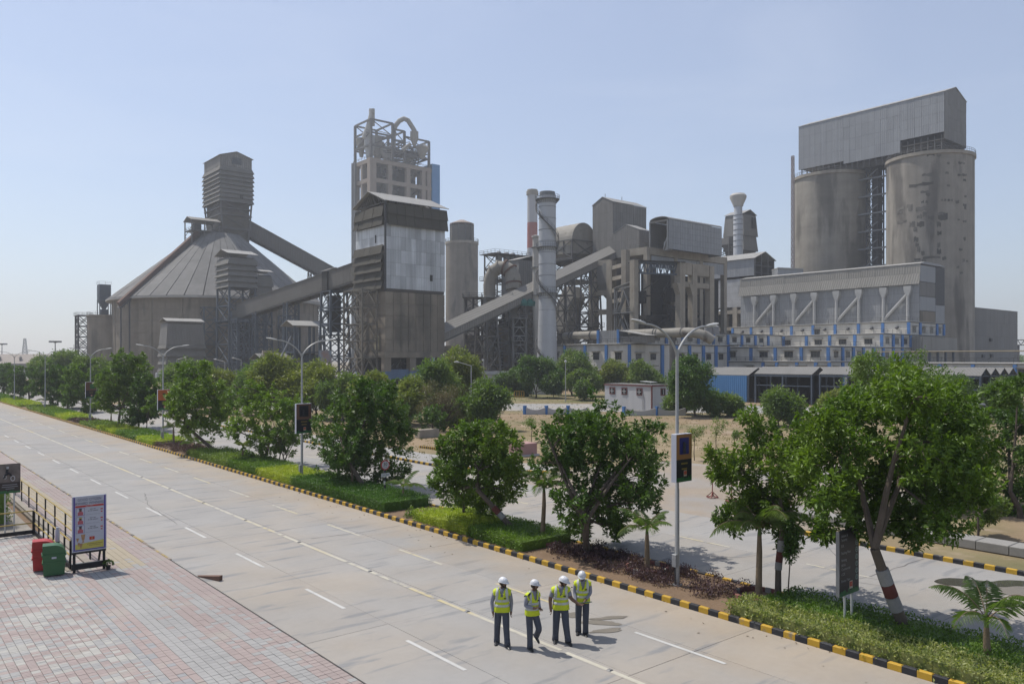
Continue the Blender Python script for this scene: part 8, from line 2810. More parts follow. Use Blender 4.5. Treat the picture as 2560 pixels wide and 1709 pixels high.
text('April 2017', 'lettering', p_wh, t, Vector(((bx0 + bx1) / 2, byf - .009, z1 - .335)) - wloc(t), .055, (R(90), 0, 0), 'CENTER', .001)
for k in range(3):
 zb = z1 - .65 - k * .305
 fr = MB().box(iw0 + .02, iw0 + .29, byf - .006, byf - .001, zb, zb + .265).build('portrait_card', p_pur, t)
 MB().box(iw0 + .03, iw0 + .28, byf - .009, byf - .0065, zb + .01, zb + .255).build('portrait_ground', p_lav, fr)
 cxp = iw0 + .155
 MB().box(cxp - .085, cxp + .085, byf - .012, byf - .0095, zb + .012, zb + .12).box(cxp - .055, cxp + .055, byf - .012, byf - .0095, zb + .1205, zb + .145).build('portrait_shirt', shirt_p, fr)
 MB().box(cxp - .038, cxp + .038, byf - .012, byf - .0095, zb + .146, zb + .215).build('portrait_face', skin_p, fr)
 MB().box(cxp - .048, cxp + .048, byf - .0125, byf - .010, zb + .2155, zb + .247).build('portrait_hat', p_yel if k == 1 else p_ink, fr)
 mb = MB()
 for r_, (za_, ws) in enumerate(((zb + .185, (.09, .07)), (zb + .125, (.05, .07, .16)))):
  xx = iw0 + .55 - sum(ws) / 2 - .02
  for w_ in ws:
   mb.box(xx, xx + w_, byf - .005, byf - .001, za_, za_ + .028); xx += w_ + .022
 mb.build('printed_line', p_txt, t)
 MB().box(iw0 + .32, iw1 - .12, byf - .005, byf - .001, zb + .012, zb + .018).build('rule_line', p_txt, t)
 MB().box(iw1 - .10, iw1 - .03, byf - .006, byf - .001, zb + .15, zb + .19).box(iw1 - .09, iw1 - .04, byf - .006, byf - .001, zb + .06, zb + .10).build('ribbon_mark', p_red, t)
mb = MB()
mb.add([(iw0, byf - .003, z0 + .065), (iw1, byf - .003, z0 + .065), (iw1, byf - .003, z0 + .33), (iw0, byf - .003, z0 + .24)], [(0, 1, 2, 3)])
mb.build('yellow_ground', p_yel, t)
MB().box((bx0 + bx1) / 2 + .0, (bx0 + bx1) / 2 + .16, byf - .006, byf - .001, z0 + .36, z0 + .47).build('logo_mark', p_red, t)
MB().box((bx0 + bx1) / 2 + .05, (bx0 + bx1) / 2 + .11, byf - .009, byf - .0065, z0 + .39, z0 + .44).build('logo_disc', MATS['logo_peach'], t)
tp = MB()
for (u, v, r, h) in ((.07, .38, .045, .08), (.24, .40, .07, .17), (.17, .17, .06, .10), (.1, .22, .035, .08)):
 n = 10
 xx, zq = iw0 + u, z0 + v
 tp.add([(xx - r, byf - .007, zq + h), (xx + r, byf - .007, zq + h), (xx + r * .6, byf - .007, zq), (xx + r * .18, byf - .007, zq - h * .3), (xx + r * .6, byf - .007, zq - h * .6), (xx - r * .6, byf - .007, zq - h * .6), (xx - r * .18, byf - .007, zq - h * .3), (xx - r * .6, byf - .007, zq)], [(0, 7, 2, 1), (7, 6, 3, 2), (6, 5, 4, 3)])
tp.build('printed_trophy', gold_p, t)
MB().box(iw0 + .36, iw1 - .04, byf - .005, byf - .001, z0 + .215, z0 + .235).box(iw0 + .42, iw1 - .1, byf - .005, byf - .001, z0 + .165, z0 + .18).build('printed_line', p_ytx, t)
for q in (bx0 + .02, bx1 - .08): MB().box(q, q + .08, byf + .055, byf + .13, 0, z1 - .1).build('stand_leg', blk, t)
for q in (bx0 + .06, bx1 - .04): MB().beam((q, byf + .13, 1.5), (q, byf + .95, .02), .06).build('stand_strut', blk, t)
MB().box(bx0 - .02, bx1 + .02, byf + .04, byf + .15, z0 - .1, z0 - .025).box(bx0 - .02, bx1 + .02, byf + .04, byf + .15, .10, .30).build('stand_rail', blk, t)
# little potted plant at its foot
px_, py_ = bx1 + .05, byf - .12
rs = np.random.RandomState(3)
t = thing('potted_plant', 'small leafy plant by the right foot of the award board', 'plant', (px_, py_, 0))
MB().lathe(px_, py_, [(.06, .0), (.09, .14), (.075, .14), (.05, .1)], 12).build('pot', M('pot_black', (.04, .04, .04), .8), t)
d = unit(rs.normal(size=(90, 3))); d[:, 2] = np.abs(d[:, 2])
P = np.array([px_, py_, .17]) + d * [.13, .13, .12]
V, F = leaves(P, unit(d + rs.normal(size=d.shape) * .4), np.full(90, .09), np.full(90, .05), rs)
np_mesh('foliage', V - np.array(wloc(t)), F, leaf_b, t)

# ================================================================== dark poster board and railings on the left
px0_, px1_, pyf = 4.70, 5.48, 39.6
t = thing('poster_board', 'dark poster board with a motorcyclist picture on two pale posts, at the left edge', 'sign', ((px0_ + px1_) / 2, pyf, 0))
z0, z1 = 1.70, 2.94
MB().bevbox(px0_, px1_, pyf, pyf + .05, z0, z1, .006).build('panel', M('print_umber', (.055, .042, .04), .45, n=(4, .1)), t)
MB().box(px0_ + .02, px1_ - .02, pyf - .004, pyf - .001, z0 + .46, z1 - .02).build('printed_picture', M('print_photo', (.16, .13, .12), .45, n=(2.5, .3), col2=(.25, .21, .19), n2=(2.2, .5)), t)
mb = MB()
cx, cz = px0_ + .50, z0 + .62
for (ux, uz, r) in ((cx, cz, .12), (cx - .28, cz + .08, .09)):
 n = 20
 vs, fs = [], []
 for k in range(n):
  a = 2 * math.pi * k / n
  vs += [(ux + r * .72 * math.cos(a), pyf - .007, uz + r * math.sin(a)), (ux + r * .5 * math.cos(a), pyf - .007, uz + r * .72 * math.sin(a))]
 fs = [(2 * k, 2 * ((k + 1) % n), 2 * ((k + 1) % n) + 1, 2 * k + 1) for k in range(n)]
 mb.add(vs, fs)
mb.build('printed_wheel', p_wh, t)
MB().tube([(cx - .04, pyf - .008, cz + .1), (cx - .14, pyf - .008, cz + .22), (cx - .26, pyf - .008, cz + .16)], [.03, .06, .04], 6).tube([(cx - .22, pyf - .008, cz + .24), (cx - .20, pyf - .008, cz + .40)], [.06, .05], 6).tube([(cx - .26, pyf - .008, cz + .2), (cx - .33, pyf - .008, cz + .02)], .03, 6).build('printed_rider', p_dk, t)
MB().tube([(cx - .19, pyf - .012, cz + .42), (cx - .19, pyf - .012, cz + .51)], .045, 8).build('printed_helmet', p_wh, t)
mb = MB()
for k, (a, b_) in enumerate(((.12, .66), (.10, .68), (.24, .56))): mb.box(px0_ + a, px0_ + b_, pyf - .005, pyf - .001, z0 + .34 - k * .085, z0 + .375 - k * .085)
mb.build('printed_line', p_txt, t)
grass_strip(t, px0_ + .01, px1_ - .01, pyf - .001, z0 + .01, .10, 5)
for q in (px0_ + .22, px0_ + .55): MB().tube([(q, pyf + .025, 0), (q, pyf + .025, z0)], .03, 8).build('post', lampw_m, t, smooth=True)
MB().box(px0_ - .16, px0_ - .02, pyf - .3, pyf - .27, 1.15, 1.68).build('side_card', p_lav, t)

rail_y = M('rail_yellow', (.48, .35, .10), .6, n=(3, .2))


def rail(name, label, pts, h, n_posts, group=None, mid=.5, kick=0):
 t = thing(name, label, 'railing', pts[0], group)
 for a, b in zip(pts[:-1], pts[1:]):
  a, b = Vector(a), Vector(b)
  for f in range(n_posts + 1):
   c = a.lerp(b, f / n_posts)
   MB().box(c.x - .028, c.x + .028, c.y - .028, c.y + .028, 0, h).build('post', blk, t)
  for q in (h, h * mid): MB().tube([a + Vector((0, 0, q)), b + Vector((0, 0, q))], .026, 8).build('rail', rail_y, t, smooth=True)
  if kick: MB().beam(a + Vector((0, 0, kick)), b + Vector((0, 0, kick)), .06, .16).build('kick_plate', blk, t)
 return t


rail('railing', 'yellow and black railing along the forecourt side of the drain', [(5.84, 31.35, 0), (5.84, 38.55, 0)], 1.02, 7, 'yellow and black railings', .5, .14)
rail('railing', 'yellow railing that turns left behind the waste bins to the left edge', [(5.80, 38.6, 0), (-4.5, 38.6, 0)], 1.02, 6, 'yellow and black railings', .5, .14)
rail('railing', 'long thin railing on the footpath side of the drain, running away to the left', [(6.72, 32.6, 0), (6.72, 66, 0)], 1.05, 15, 'yellow and black railings', .5)
# small hooded post behind the bins
t = thing('hooded_post', 'short black post with a pale hood just behind the red bin', 'post', (5.62, 32.4, 0))
MB().box(5.58, 5.66, 32.36, 32.44, 0, 1.12).build('post', blk, t)
MB().lathe(5.62, 32.4, [(.075, .85), (.075, 1.22), (.05, 1.28), (.045, 1.36)], 12).build('hood', p_lav, t, smooth=True)

# ================================================================== waste bins
def bin_(label, x, y, col, rz):
 t = thing('waste_bin', label, 'bin', (x, y, 0), 'two waste bins', rz)
 b_ = MB()
 w, d = .34, .26
 b_.frustum([(-w * .92, -d * .92, .05), (w * .92, -d * .92, .05), (w * .92, d * .92, .05), (-w * .92, d * .92, .05)], [(-w, -d, .70), (w, -d, .70), (w, d, .70), (-w, d, .70)])
 b_.build('body', col, t, local=True)
 MB().box(-w - .02, w + .02, -d - .02, d + .02, .44, .50).build('rim_band', col, t, local=True)
 MB().box(-w - .03, w + .03, -d - .03, d + .03, .701, .76).build('rim', col, t, local=True)
 n = 10
 vs, fs = [], []
 for k in range(n + 1):
  a = math.pi / 2 * k / n
  xx, z = w * 1.0 - (w * 1.0 - w * .0) * 0 - 2 * w * (1 - math.cos(a)) * .5, .761 + .30 * math.sin(a)
  for s in (-d, d): vs.append((xx, s, z))
 for k in range(n): fs.append((2 * k, 2 * k + 2, 2 * k + 3, 2 * k + 1))
 b0 = len(vs)
 vs += [(-w, -d, .761), (-w, d, .761), (-w, -d, 1.061), (-w, d, 1.061)]
 fs += [(2 * n, b0 + 2, b0 + 3, 2 * n + 1), (b0, b0 + 1, b0 + 3, b0 + 2)]
 fs.append(tuple([2 * k for k in range(n, -1, -1)] + [b0, b0 + 2]))
 fs.append(tuple([2 * k + 1 for k in range(n + 1)] + [b0 + 3, b0 + 1]))
 MB().add(vs, fs).build('lid', col, t, local=True)
 MB().box(-w - .008, -w - .001, -d * .7, d * .7, .80, .98).build('flap', M(label[:6] + '_flap', (.03, .05, .04), .5) if False else blk, t, local=True)
 MB().box(-.07, .07, -d - .034, -d - .031, .62, .68).build('emblem', p_lav, t, local=True)
 return t


bin_('green plastic waste bin with a curved lid, in front of the red one', 5.28, 31.0, M('bin_green', (.05, .145, .06), .45, n=(2, .08)), R(-10))
bin_('red plastic waste bin half hidden behind the green one', 5.12, 31.95, M('bin_red', (.52, .045, .045), .45, n=(2, .08)), R(-10))
# steel ramp wedge lying on the path edge
a, b_, c = gr(417, 1433), gr(472, 1437), gr(468, 1428)
t = tag(MB().frustum([(9.0, 27.6, .012), (9.35, 26.6, .012), (9.5, 26.7, .012), (9.02, 27.75, .012)], [(9.0, 27.6, .03), (9.35, 26.6, .17), (9.5, 26.7, .17), (9.02, 27.75, .03)]).build('ramp_wedge', M('rust_wood', (.20, .12, .09), .9, n=(3, .2))), 'small brown ramp wedge lying at the edge of the path and road', 'ramp')

# ================================================================== things across the avenue
t = thing('drain_cover', 'row of pale concrete drain cover slabs under the trees at the right', 'drain', (34, 12, 0))
for k in range(16):
 yy = 2 + k * 1.15
 MB().bevbox(33.5, 34.5, yy + .015, yy + 1.135, .02, .34 + rnd.uniform(-.015, .015), .02).build('slab', M('drain_slab', (.36, .345, .32), .9, n=(.8, .12)) if 'drain_slab' not in MATS else MATS['drain_slab'], t)
MB().box(33.56, 34.44, 2, 20.4, -.1, .3).build('drain_wall', stone_m, t)
bar_m = M('barrier_red', (.30, .07, .06), .6)
for i, (px, py, lab) in enumerate(((1781, 1243, 'red barrier stand with a triangular foot, nearer the lamp post'), (1829, 1253, 'red barrier stand with a triangular foot, right of the other one'), (1972, 1262, 'red barrier stand half hidden by the largest tree'))):
 b = gr(px, py)
 t = thing('barrier_stand', lab, 'barrier', (b.x, b.y, 0), 'red barrier stands on the dirt')
 MB().tube([(b.x, b.y, .05), (b.x, b.y, 1.15)], .025, 8).build('post', bar_m, t)
 mb = MB()
 for k in range(4):
  a = k * math.pi / 2 + .4
  mb.beam((b.x + .32 * math.cos(a), b.y + .32 * math.sin(a), .03), (b.x, b.y, .32), .035)
  a2 = a + math.pi / 2
  mb.beam((b.x + .32 * math.cos(a), b.y + .32 * math.sin(a), .03), (b.x + .32 * math.cos(a2), b.y + .32 * math.sin(a2), .03), .035)
 mb.build('foot', bar_m, t)
b = gr(1317, 1137)
t = thing('pink_planter', 'long pale pink concrete planter at the corner across the avenue', 'planter', (b.x, b.y, 0))
MB().bevbox(b.x - 1.1, b.x + .6, b.y - .5, b.y + .8, 0, .95, .04).build('box', M('pink_paint', (.50, .30, .28), .9, n=(1, .08)), t)
MB().box(b.x - 1.25, b.x + .75, b.y - .65, b.y + .95, -.02, .10).build('plinth', uwall, t)
b = gr(1070, 1092)
t = tag(MB().bevbox(b.x - 1.2, b.x + 1.0, b.y - .4, b.y + .4, 0, .75, .03).build('concrete_block', conc_fr), 'low grey concrete block under the small dark rounded tree', 'block')
# guard rail at the right
b = gr(2480, 1040)
t = thing('guard_fence', 'low red guard fence on the access road at the right', 'fence', (b.x, b.y, 0))
d = RT
for k in range(4):
 c = b + d * (k - 1.5) * 1.1
 MB().box(c.x - .03, c.x + .03, c.y - .03, c.y + .03, 0, 1.1).build('post', bar_m, t)
for h in (.45, 1.08): MB().beam(b - d * 1.7 + Vector((0, 0, h)), b + d * 1.7 + Vector((0, 0, h)), .045).build('rail', bar_m, t)
# yellow barrier fences and trucks in the middle distance
yb_m = M('barrier_yellow', (.52, .33, .05), .6)
for i, (px0f, px1f, lab) in enumerate(((1205, 1222, 'first yellow barrier fence, nearest the round headed lamp'), (1226, 1250, 'second yellow barrier fence before the parked trucks'), (1260, 1276, 'solid orange yellow barrier fence before the parked trucks'), (1286, 1310, 'last yellow barrier fence, beside the small dark bush'))):
 D = 150
 a, b = at(px0f, HOR, D), at(px1f, HOR, D)
 t = thing('barrier_fence', lab, 'barrier', ((a.x + b.x) / 2, (a.y + b.y) / 2, 0), 'yellow barrier fences')
 a.z = b.z = 0
 for h in (.35, 1.25): MB().beam(a + Vector((0, 0, h)), b + Vector((0, 0, h)), .1).build('rail', yb_m, t)
 for k in range(5): c = a.lerp(b, k / 4); MB().box(c.x - .05, c.x + .05, c.y - .05, c.y + .05, 0, 1.25).build('bar', yb_m, t)
tyre_m = M('tyre', (.02, .02, .02), .9)


def truck(label, px, D, cab, body, flip=1):
 p = at(px, HOR, D)
 t = thing('truck', label, 'truck', (p.x, p.y, 0), 'trucks parked before the plant', R(-YAW + 15))
 MB().bevbox(-2.6 * flip - .9, -2.6 * flip + .9, -1.15, 1.15, .9, 2.9, .15).build('cab', cab, t, local=True)
 MB().box(-2.6 * flip - .91, -2.6 * flip + .91, -1.16, 1.16, 1.9, 2.5).build('windscreen', pane_m, t, local=True)
 MB().box(min(-1.5 * flip, 3.2 * flip), max(-1.5 * flip, 3.2 * flip), -1.2, 1.2, 1.0, 2.5).build('cargo_body', body, t, local=True)
 MB().box(-3.4, 3.3, -.9, .9, .7, .99).build('chassis', steel_dk, t, local=True)
 for x in (-2.5, 1.2, 2.4):
  for y in (-1, 1): w_ = MB().tube([(x * flip, y * 1.15, .5), (x * flip, y * .85, .5)], .5, 14).build('wheel', tyre_m, t, local=True)
 return t


truck('truck with a rusty red body, parked left of the round headed lamp', 1200, 158, M('truck_white', (.5, .48, .46), .5), M('truck_red', (.25, .09, .06), .7))
truck('grey truck with an open cargo body, parked right of the lamp', 1262, 160, M('truck_grey', (.3, .3, .31), .5), M('truck_body', (.22, .22, .23), .7), -1)
b = at(2441, HOR, 100)
t = thing('parked_van', 'small pale van parked at the right, mostly hidden by trees', 'van', (b.x, b.y, 0), rz=R(-YAW))
MB().bevbox(-1.7, 1.7, -.75, .75, .35, 1.15, .08).build('body', p_wh, t, local=True)
MB().frustum([(-1.5, -.7, 1.151), (1.2, -.7, 1.151), (1.2, .7, 1.151), (-1.5, .7, 1.151)], [(-1.3, -.6, 1.8), (.7, -.6, 1.8), (.7, .6, 1.8), (-1.3, .6, 1.8)]).build('roof', p_wh, t, local=True)
MB().box(-1.25, .75, -.68, .68, 1.3, 1.62).build('window', pane_m, t, local=True)
for x in (-1.1, 1.1):
 for y in (-.76, .62): MB().tube([(x, y, .32), (x, y + .14, .32)], .32, 12).build('wheel', tyre_m, t, local=True)
# ================================================================== four people
skin_m = M('skin', (.215, .125, .085), .6, n=(6, .04))
lips_m = M('lips', (.20, .085, .07), .5)
eye_w = M('eye_white', (.6, .58, .55), .3)
eye_d = M('eye_dark', (.02, .015, .012), .3)
hair_m = M('hair', (.018, .015, .013), .6)
shirt_m = M('shirt_grey', (.30, .305, .36), .85, n=(6, .06), bump=.006, bump_s=9)
trous_m = M('trousers_slate', (.085, .095, .125), .85, n=(5, .08), bump=.010, bump_s=7)
vest_m = M('vest_lime', (.68, .78, .035), .7, n=(5, .05), bump=.005, bump_s=10)
trim_v = M('vest_trim', (.75, .85, .10), .7)
refl_m = M('reflective_tape', (.62, .64, .62), .45, n=(8, .05))
hat_m = M('hard_hat_white', (.82, .83, .86), .3, spec=.5)
shoe_m = M('shoe_black', (.022, .022, .024), .35, spec=.5)
strap_m = M('strap_black', (.02, .02, .02), .8)
folder_m = M('folder_green', (.035, .13, .07), .5)
paper_m = M('paper', (.7, .68, .62), .8)


def person(label, px, py, J, head_yaw, head_pitch, short=False, beard=False, hand_pose=None, build=(1, 1, 1)):
 """J: joints in the viewer's frame (x right, y away, z up)"""
 hint = J.pop('fwd_hint', (0, -1, 0))
 g = gr(px, py)
 t = thing('person', label, 'person', (g.x, g.y, 0), 'four men walking on the road', R(-YAW))
 t.scale = build
 names = list(J.keys())
 edges = [('pelvis', 'waist', 'torso'), ('waist', 'chest', 'torso'), ('chest', 'collar', 'torso'), ('collar', 'neck', 'neck'),
    ('collar', 'shL', 'torso'), ('shL', 'elL', 'arm'), ('elL', 'wrL', 'fore'), ('wrL', 'haL', 'hand'),
    ('collar', 'shR', 'torso'), ('shR', 'elR', 'arm'), ('elR', 'wrR', 'fore'), ('wrR', 'haR', 'hand'),
    ('pelvis', 'hipL', 'leg'), ('hipL', 'knL', 'leg'), ('knL', 'anL', 'leg'),
    ('pelvis', 'hipR', 'leg'), ('hipR', 'knR', 'leg'), ('knR', 'anR', 'leg')]
 rad = dict(pelvis=(.160, .125), waist=(.160, .120), chest=(.178, .130), collar=(.085, .075), neck=(.056, .056), shL=(.078, .078), shR=(.078, .078), elL=(.052, .052), elR=(.052, .052),
    wrL=(.036, .036), wrR=(.036, .036), haL=(.034, .022), haR=(.034, .022), hipL=(.112, .112), hipR=(.112, .112), knL=(.090, .090), knR=(.090, .090), anL=(.078, .078), anR=(.078, .078))
 me = bpy.data.meshes.new('body')
 me.from_pydata([J[k] for k in names], [(names.index(a), names.index(b)) for a, b, _ in edges], [])
 tmp = bpy.data.objects.new('body_source', me)
 C.objects.link(tmp)
 sk = tmp.modifiers.new('skin', 'SKIN')
 sk.use_smooth_shade = True
 for i, k in enumerate(names):
  me.skin_vertices[0].data[i].radius = rad[k]
  me.skin_vertices[0].data[i].use_root = (k == 'pelvis')
 sb = tmp.modifiers.new('sub', 'SUBSURF')
 sb.levels = 3
 bpy.context.view_layer.update()
 dg = bpy.context.evaluated_depsgraph_get()
 em = bpy.data.meshes.new_from_object(tmp.evaluated_get(dg))
 C.objects.unlink(tmp); bpy.data.objects.remove(tmp)
 V = np.zeros(len(em.vertices) * 3); em.vertices.foreach_get('co', V); V = V.reshape(-1, 3)
 polys = [tuple(p.vertices) for p in em.polygons]
 nrm = np.array([tuple(v.normal) for v in em.vertices])
 cen = np.array([V[list(p)].mean(0) for p in polys])
 # nearest bone of every face
 best = np.full(len(cen), 1e9); part = np.zeros(len(cen), int); fpos = np.zeros(len(cen))
 for ei, (a, b, kd) in enumerate(edges):
  A, B = np.array(J[a]), np.array(J[b])
  d = B - A
  f = np.clip(((cen - A) @ d) / (d @ d), 0, 1)
  dist = np.linalg.norm(cen - (A + f[:, None] * d), axis=1) / (0.5 * (rad[a][0] + rad[b][0])) ** .8
  m = dist < best
  best[m] = dist[m]; part[m] = ei; fpos[m] = f[m]
 kd = np.array([edges[i][2] for i in part])
 waist_z = J['pelvis'][2] + .03
 mi = np.zeros(len(cen), int)          # 0 skin 1 shirt 2 trousers
 mi[(kd == 'torso') | (kd == 'arm')] = 1
 mi[kd == 'fore'] = 0 if short else 1
 if short: mi[(kd == 'arm') & (fpos > .72)] = 0
 mi[(kd == 'fore') & (fpos > .92)] = 0
 mi[kd == 'leg'] = 2
 mi[((kd == 'torso')) & (cen[:, 2] < waist_z)] = 2
 mi[(kd == 'neck') & (fpos < .25)] = 1
 verts = [tuple(v) for v in V]
 faces = list(polys)
 mats = list(mi)
 # hands: four fingers and a thumb on each palm, closed round what they hold or slightly curled
 for s in 'LR':
  w, h = Vector(J['wr' + s]), Vector(J['ha' + s])
  d = (h - w).normalized()
  kn, an_ = Vector(J['kn' + s]), Vector(J['an' + s])
  dl = (an_ - kn).normalized()
  mc = MB().tube([an_ - dl * .16, an_ - dl * .05, an_ + dl * .055], [.074, .079, .083], 14)
  o = len(verts)
  verts += mc.v; faces += [tuple(o + i for i in f) for f in mc.f]; mats += [2] * len(mc.f)
  sd_ = Vector((0, 1, 0)) if abs(d.y) < .8 else Vector((1, 0, 0))
  sd_ = (sd_ - d * sd_.dot(d)).normalized()
  nn = d.cross(sd_)
  inward = nn if nn.x * (1 if s == 'L' else -1) > 0 else -nn
  curl = (hand_pose or {}).get(s, .5)
  mb = MB()
  for k, ln in enumerate((.068, .078, .074, .058)):
   p = h + sd_ * ((k - 1.5) * .019)
   if curl == 'point' and k == 0: c_ = .0
   else: c_ = .9 if curl in ('point', 'grip') else curl
   d1 = (d + inward * .3 * c_).normalized(); d2 = (d + inward * (.3 + 1.1 * c_)).normalized(); d3 = (d * (1 - .8 * c_) + inward * (.4 + 1.6 * c_)).normalized()
   p0 = p - d * .015
   p1 = p0 + d1 * ln * .5; p2 = p1 + d2 * ln * .35; p3 = p2 + d3 * ln * .28
   mb.tube([p0, p1, p2, p3], [.0095, .009, .008, .0055], 6)
  th = h - d * .045 + sd_ * .028
  mb.tube([th, th + (sd_ * .7 + d * .6 + inward * .35).normalized() * .04, th + (sd_ * .4 + d * .8 + inward * .7).normalized() * .068], [.012, .010, .007], 6)
  o = len(verts)
  verts += mb.v; faces += [tuple(o + i for i in f) for f in mb.f]; mats += [0] * len(mb.f)
 # head with a face
 nk = Vector(J['neck'])
 Rm = Matrix.Rotation(head_yaw, 4, 'Z') @ Matrix.Rotation(head_pitch, 4, 'X')
 hc = nk + Rm @ Vector((0, -.022, .105))

 def H(x, y, z): return tuple(hc + Rm @ Vector((x, y, z)))
 nu, nv = 28, 20
 hv, hf = [], []
 for i in range(nv + 1):
  ph = math.pi * i / nv
  for k in range(nu):
   th = 2 * math.pi * k / nu
   x, y, z = math.sin(ph) * math.sin(th), -math.sin(ph) * math.cos(th), math.cos(ph)
   sx_, sy_ = .077, .096
   if z < 0:
    tz = -z
    sx_ *= 1 - .38 * tz ** 1.6; sy_ *= 1 - .20 * tz ** 1.5
   X, Y, Z = x * sx_, y * sy_, z * .122
   if y < 0 and z < -.25: Y -= .012 * (-y) * min(1, (-z - .25) * 2)
   fr = max(0, -y) ** 6 * max(0, 1 - abs(x) * 4.2)
   if fr > 0:                                        # nose, lips, chin, brow
    Y -= fr * (.026 * math.exp(-((z + .12) / .13) ** 2) + .012 * math.exp(-((z - .06) / .12) ** 2) + .010 * math.exp(-((z + .42) / .06) ** 2) + .010 * math.exp(-((z + .78) / .1) ** 2))
   es = max(0, -y) ** 3 * math.exp(-((abs(x) - .40) / .16) ** 2) * math.exp(-((z - .05) / .12) ** 2)
   Y += es * .010
   hv.append(H(X, Y, Z))
 for i in range(nv):
  for k in range(nu): hf.append((i * nu + k, i * nu + (k + 1) % nu, (i + 1) * nu + (k + 1) % nu, (i + 1) * nu + k))
 o = len(verts); verts += hv; faces += [tuple(o + i for i in f) for f in hf]; mats += [0] * len(hf)
 mb = MB()
 for s in (-1, 1):
  mb.k = 0
  e = [H(s * .076, .012, .022), H(s * .088, .016, .012), H(s * .087, .018, -.022), H(s * .074, .012, -.036)]
  mb.tube(e, [.010, .013, .012, .006], 6)              # ear
  mb.k = 3; c = Vector(H(s * .030, -.082, .008)); mb.lathe(c.x, c.y, [(.001, c.z - .009), (.010, c.z - .005), (.012, c.z), (.010, c.z + .005), (.001, c.z + .009)], 8)
  mb.k = 4; mb.tube([H(s * .030, -.0925, .0), H(s * .030, -.0945, .016)], .0048, 6)
  mb.tube([H(s * .012, -.094, .026), H(s * .030, -.092, .031), H(s * .050, -.082, .026)], [.003, .0045, .003], 5)
 mb.k = 5; mb.tube([H(-.024, -.088, -.054), H(0, -.098, -.053), H(.024, -.088, -.054)], [.003, .006, .003], 6)
 mb.k = 4; mb.tube([H(-.030, -.086, -.044), H(0, -.101, -.040), H(.030, -.086, -.044)], [.003, .006, .003], 5)
 if beard: mb.tube([H(-.066, -.02, -.03), H(-.056, -.055, -.085), H(0, -.088, -.112), H(.056, -.055, -.085), H(.066, -.02, -.03)], [.010, .018, .026, .018, .010], 8)
 o = len(verts); verts += mb.v; faces += [tuple(o + i for i in f) for f in mb.f]; mats += list(mb.mi)
 body = bpy.data.meshes.new('body')
 body.from_pydata(verts, [], faces)
 for m in (skin_m, shirt_m, trous_m, eye_w, eye_d, lips_m): body.materials.append(m)
 body.polygons.foreach_set('material_index', mats)
 body.polygons.foreach_set('use_smooth', [True] * len(faces))
 link('body', body, t)
 # hair below the helmet
 hb = MB()
 for i in range(9):
  for k in range(24):
   pass
 hv, hf = [], []
 n1, n2 = 8, 22
 for i in range(n1 + 1):
  ph = math.pi * (.34 + .30 * i / n1)
  for k in range(n2 + 1):
   th = math.pi * (.40 + 1.20 * k / n2)
   x, y, z = math.sin(ph) * math.sin(th), -math.sin(ph) * math.cos(th), math.cos(ph)
   hv.append(H(x * .084, y * .104, z * .128))
 for i in range(n1):
  for k in range(n2): hf.append((i * (n2 + 1) + k, i * (n2 + 1) + k + 1, (i + 1) * (n2 + 1) + k + 1, (i + 1) * (n2 + 1) + k))
 hm2 = MB().add(hv, hf).build('hair', hair_m, t, local=True, smooth=True)
 # hard hat
 hv, hf = [], []
 n1, n2 = 9, 28
 for i in range(n1 + 1):
  ph = math.pi / 2 * i / n1
  for k in range(n2):
   th = 2 * math.pi * k / n2
   x, y, z = math.sin(ph) * math.sin(th), -math.sin(ph) * math.cos(th), math.cos(ph)
   rdg = .006 * math.exp(-(x / .16) ** 2) * (1 if z > .25 else 0)
   hv.append(H(x * .106, y * .128, .034 + z * (.112 + rdg)))
 for k in range(n2):
  th = 2 * math.pi * k / n2
  f = max(0, math.cos(th)) ** 1.5
  hv.append(H(math.sin(th) * (.116 + .004 * f), -math.cos(th) * (.138 + .045 * f), .026 - .012 * f))
 for i in range(n1 + 1):
  for k in range(n2): hf.append((i * n2 + k, (i + 1) * n2 + k, (i + 1) * n2 + (k + 1) % n2, i * n2 + (k + 1) % n2))
 hat = MB().add(hv, hf).build('hard_hat', hat_m, t, local=True, smooth=True)
 sm = hat.modifiers.new('thick', 'SOLIDIFY'); sm.thickness = .006
 MB().tube([H(-.080, -.01, .03), H(-.070, -.03, -.07), H(0, -.06, -.128), H(.070, -.03, -.07), H(.080, -.01, .03)], .005, 5).build('chin_strap', strap_m, hat, local=True)
 # vest: a shell over the torso
 vz0 = J['pelvis'][2] - .055
 cth, sth = None, None
 shv = np.array(J['shL']) - np.array(J['shR'])
 ax = shv[:2] / np.linalg.norm(shv[:2])           # across the shoulders
 fwd = np.array([ax[1], -ax[0]])                  # chest direction
 if np.dot(fwd, np.array(hint[:2])) < 0: fwd = -fwd
 ctr = np.array(J['chest'])
 rel = cen[:, :2] - ctr[:2]
 u = rel @ ax
 w = rel @ fwd
 shw = abs(shv[:2] @ ax) / 2
 keep = ((kd == 'torso') | (kd == 'leg') | ((kd == 'arm') & (fpos < .10)) | ((kd == 'neck') & (fpos < .0)))
 keep &= (cen[:, 2] > vz0 - .02) & (cen[:, 2] < J['collar'][2] + .10)
 keep &= np.abs(u) < shw + .03
 vneck = (w > .02) & (np.abs(u) < .012 + .27 * np.maximum(0, cen[:, 2] - (J['collar'][2] - .15))) & (cen[:, 2] > J['collar'][2] - .15)
 bneck = (w <= .02) & (cen[:, 2] > J['collar'][2] + .045)
 keep &= ~vneck & ~bneck & ~((np.abs(u) < .075) & (cen[:, 2] > J['collar'][2] + .03))
 idx = np.where(keep)[0]

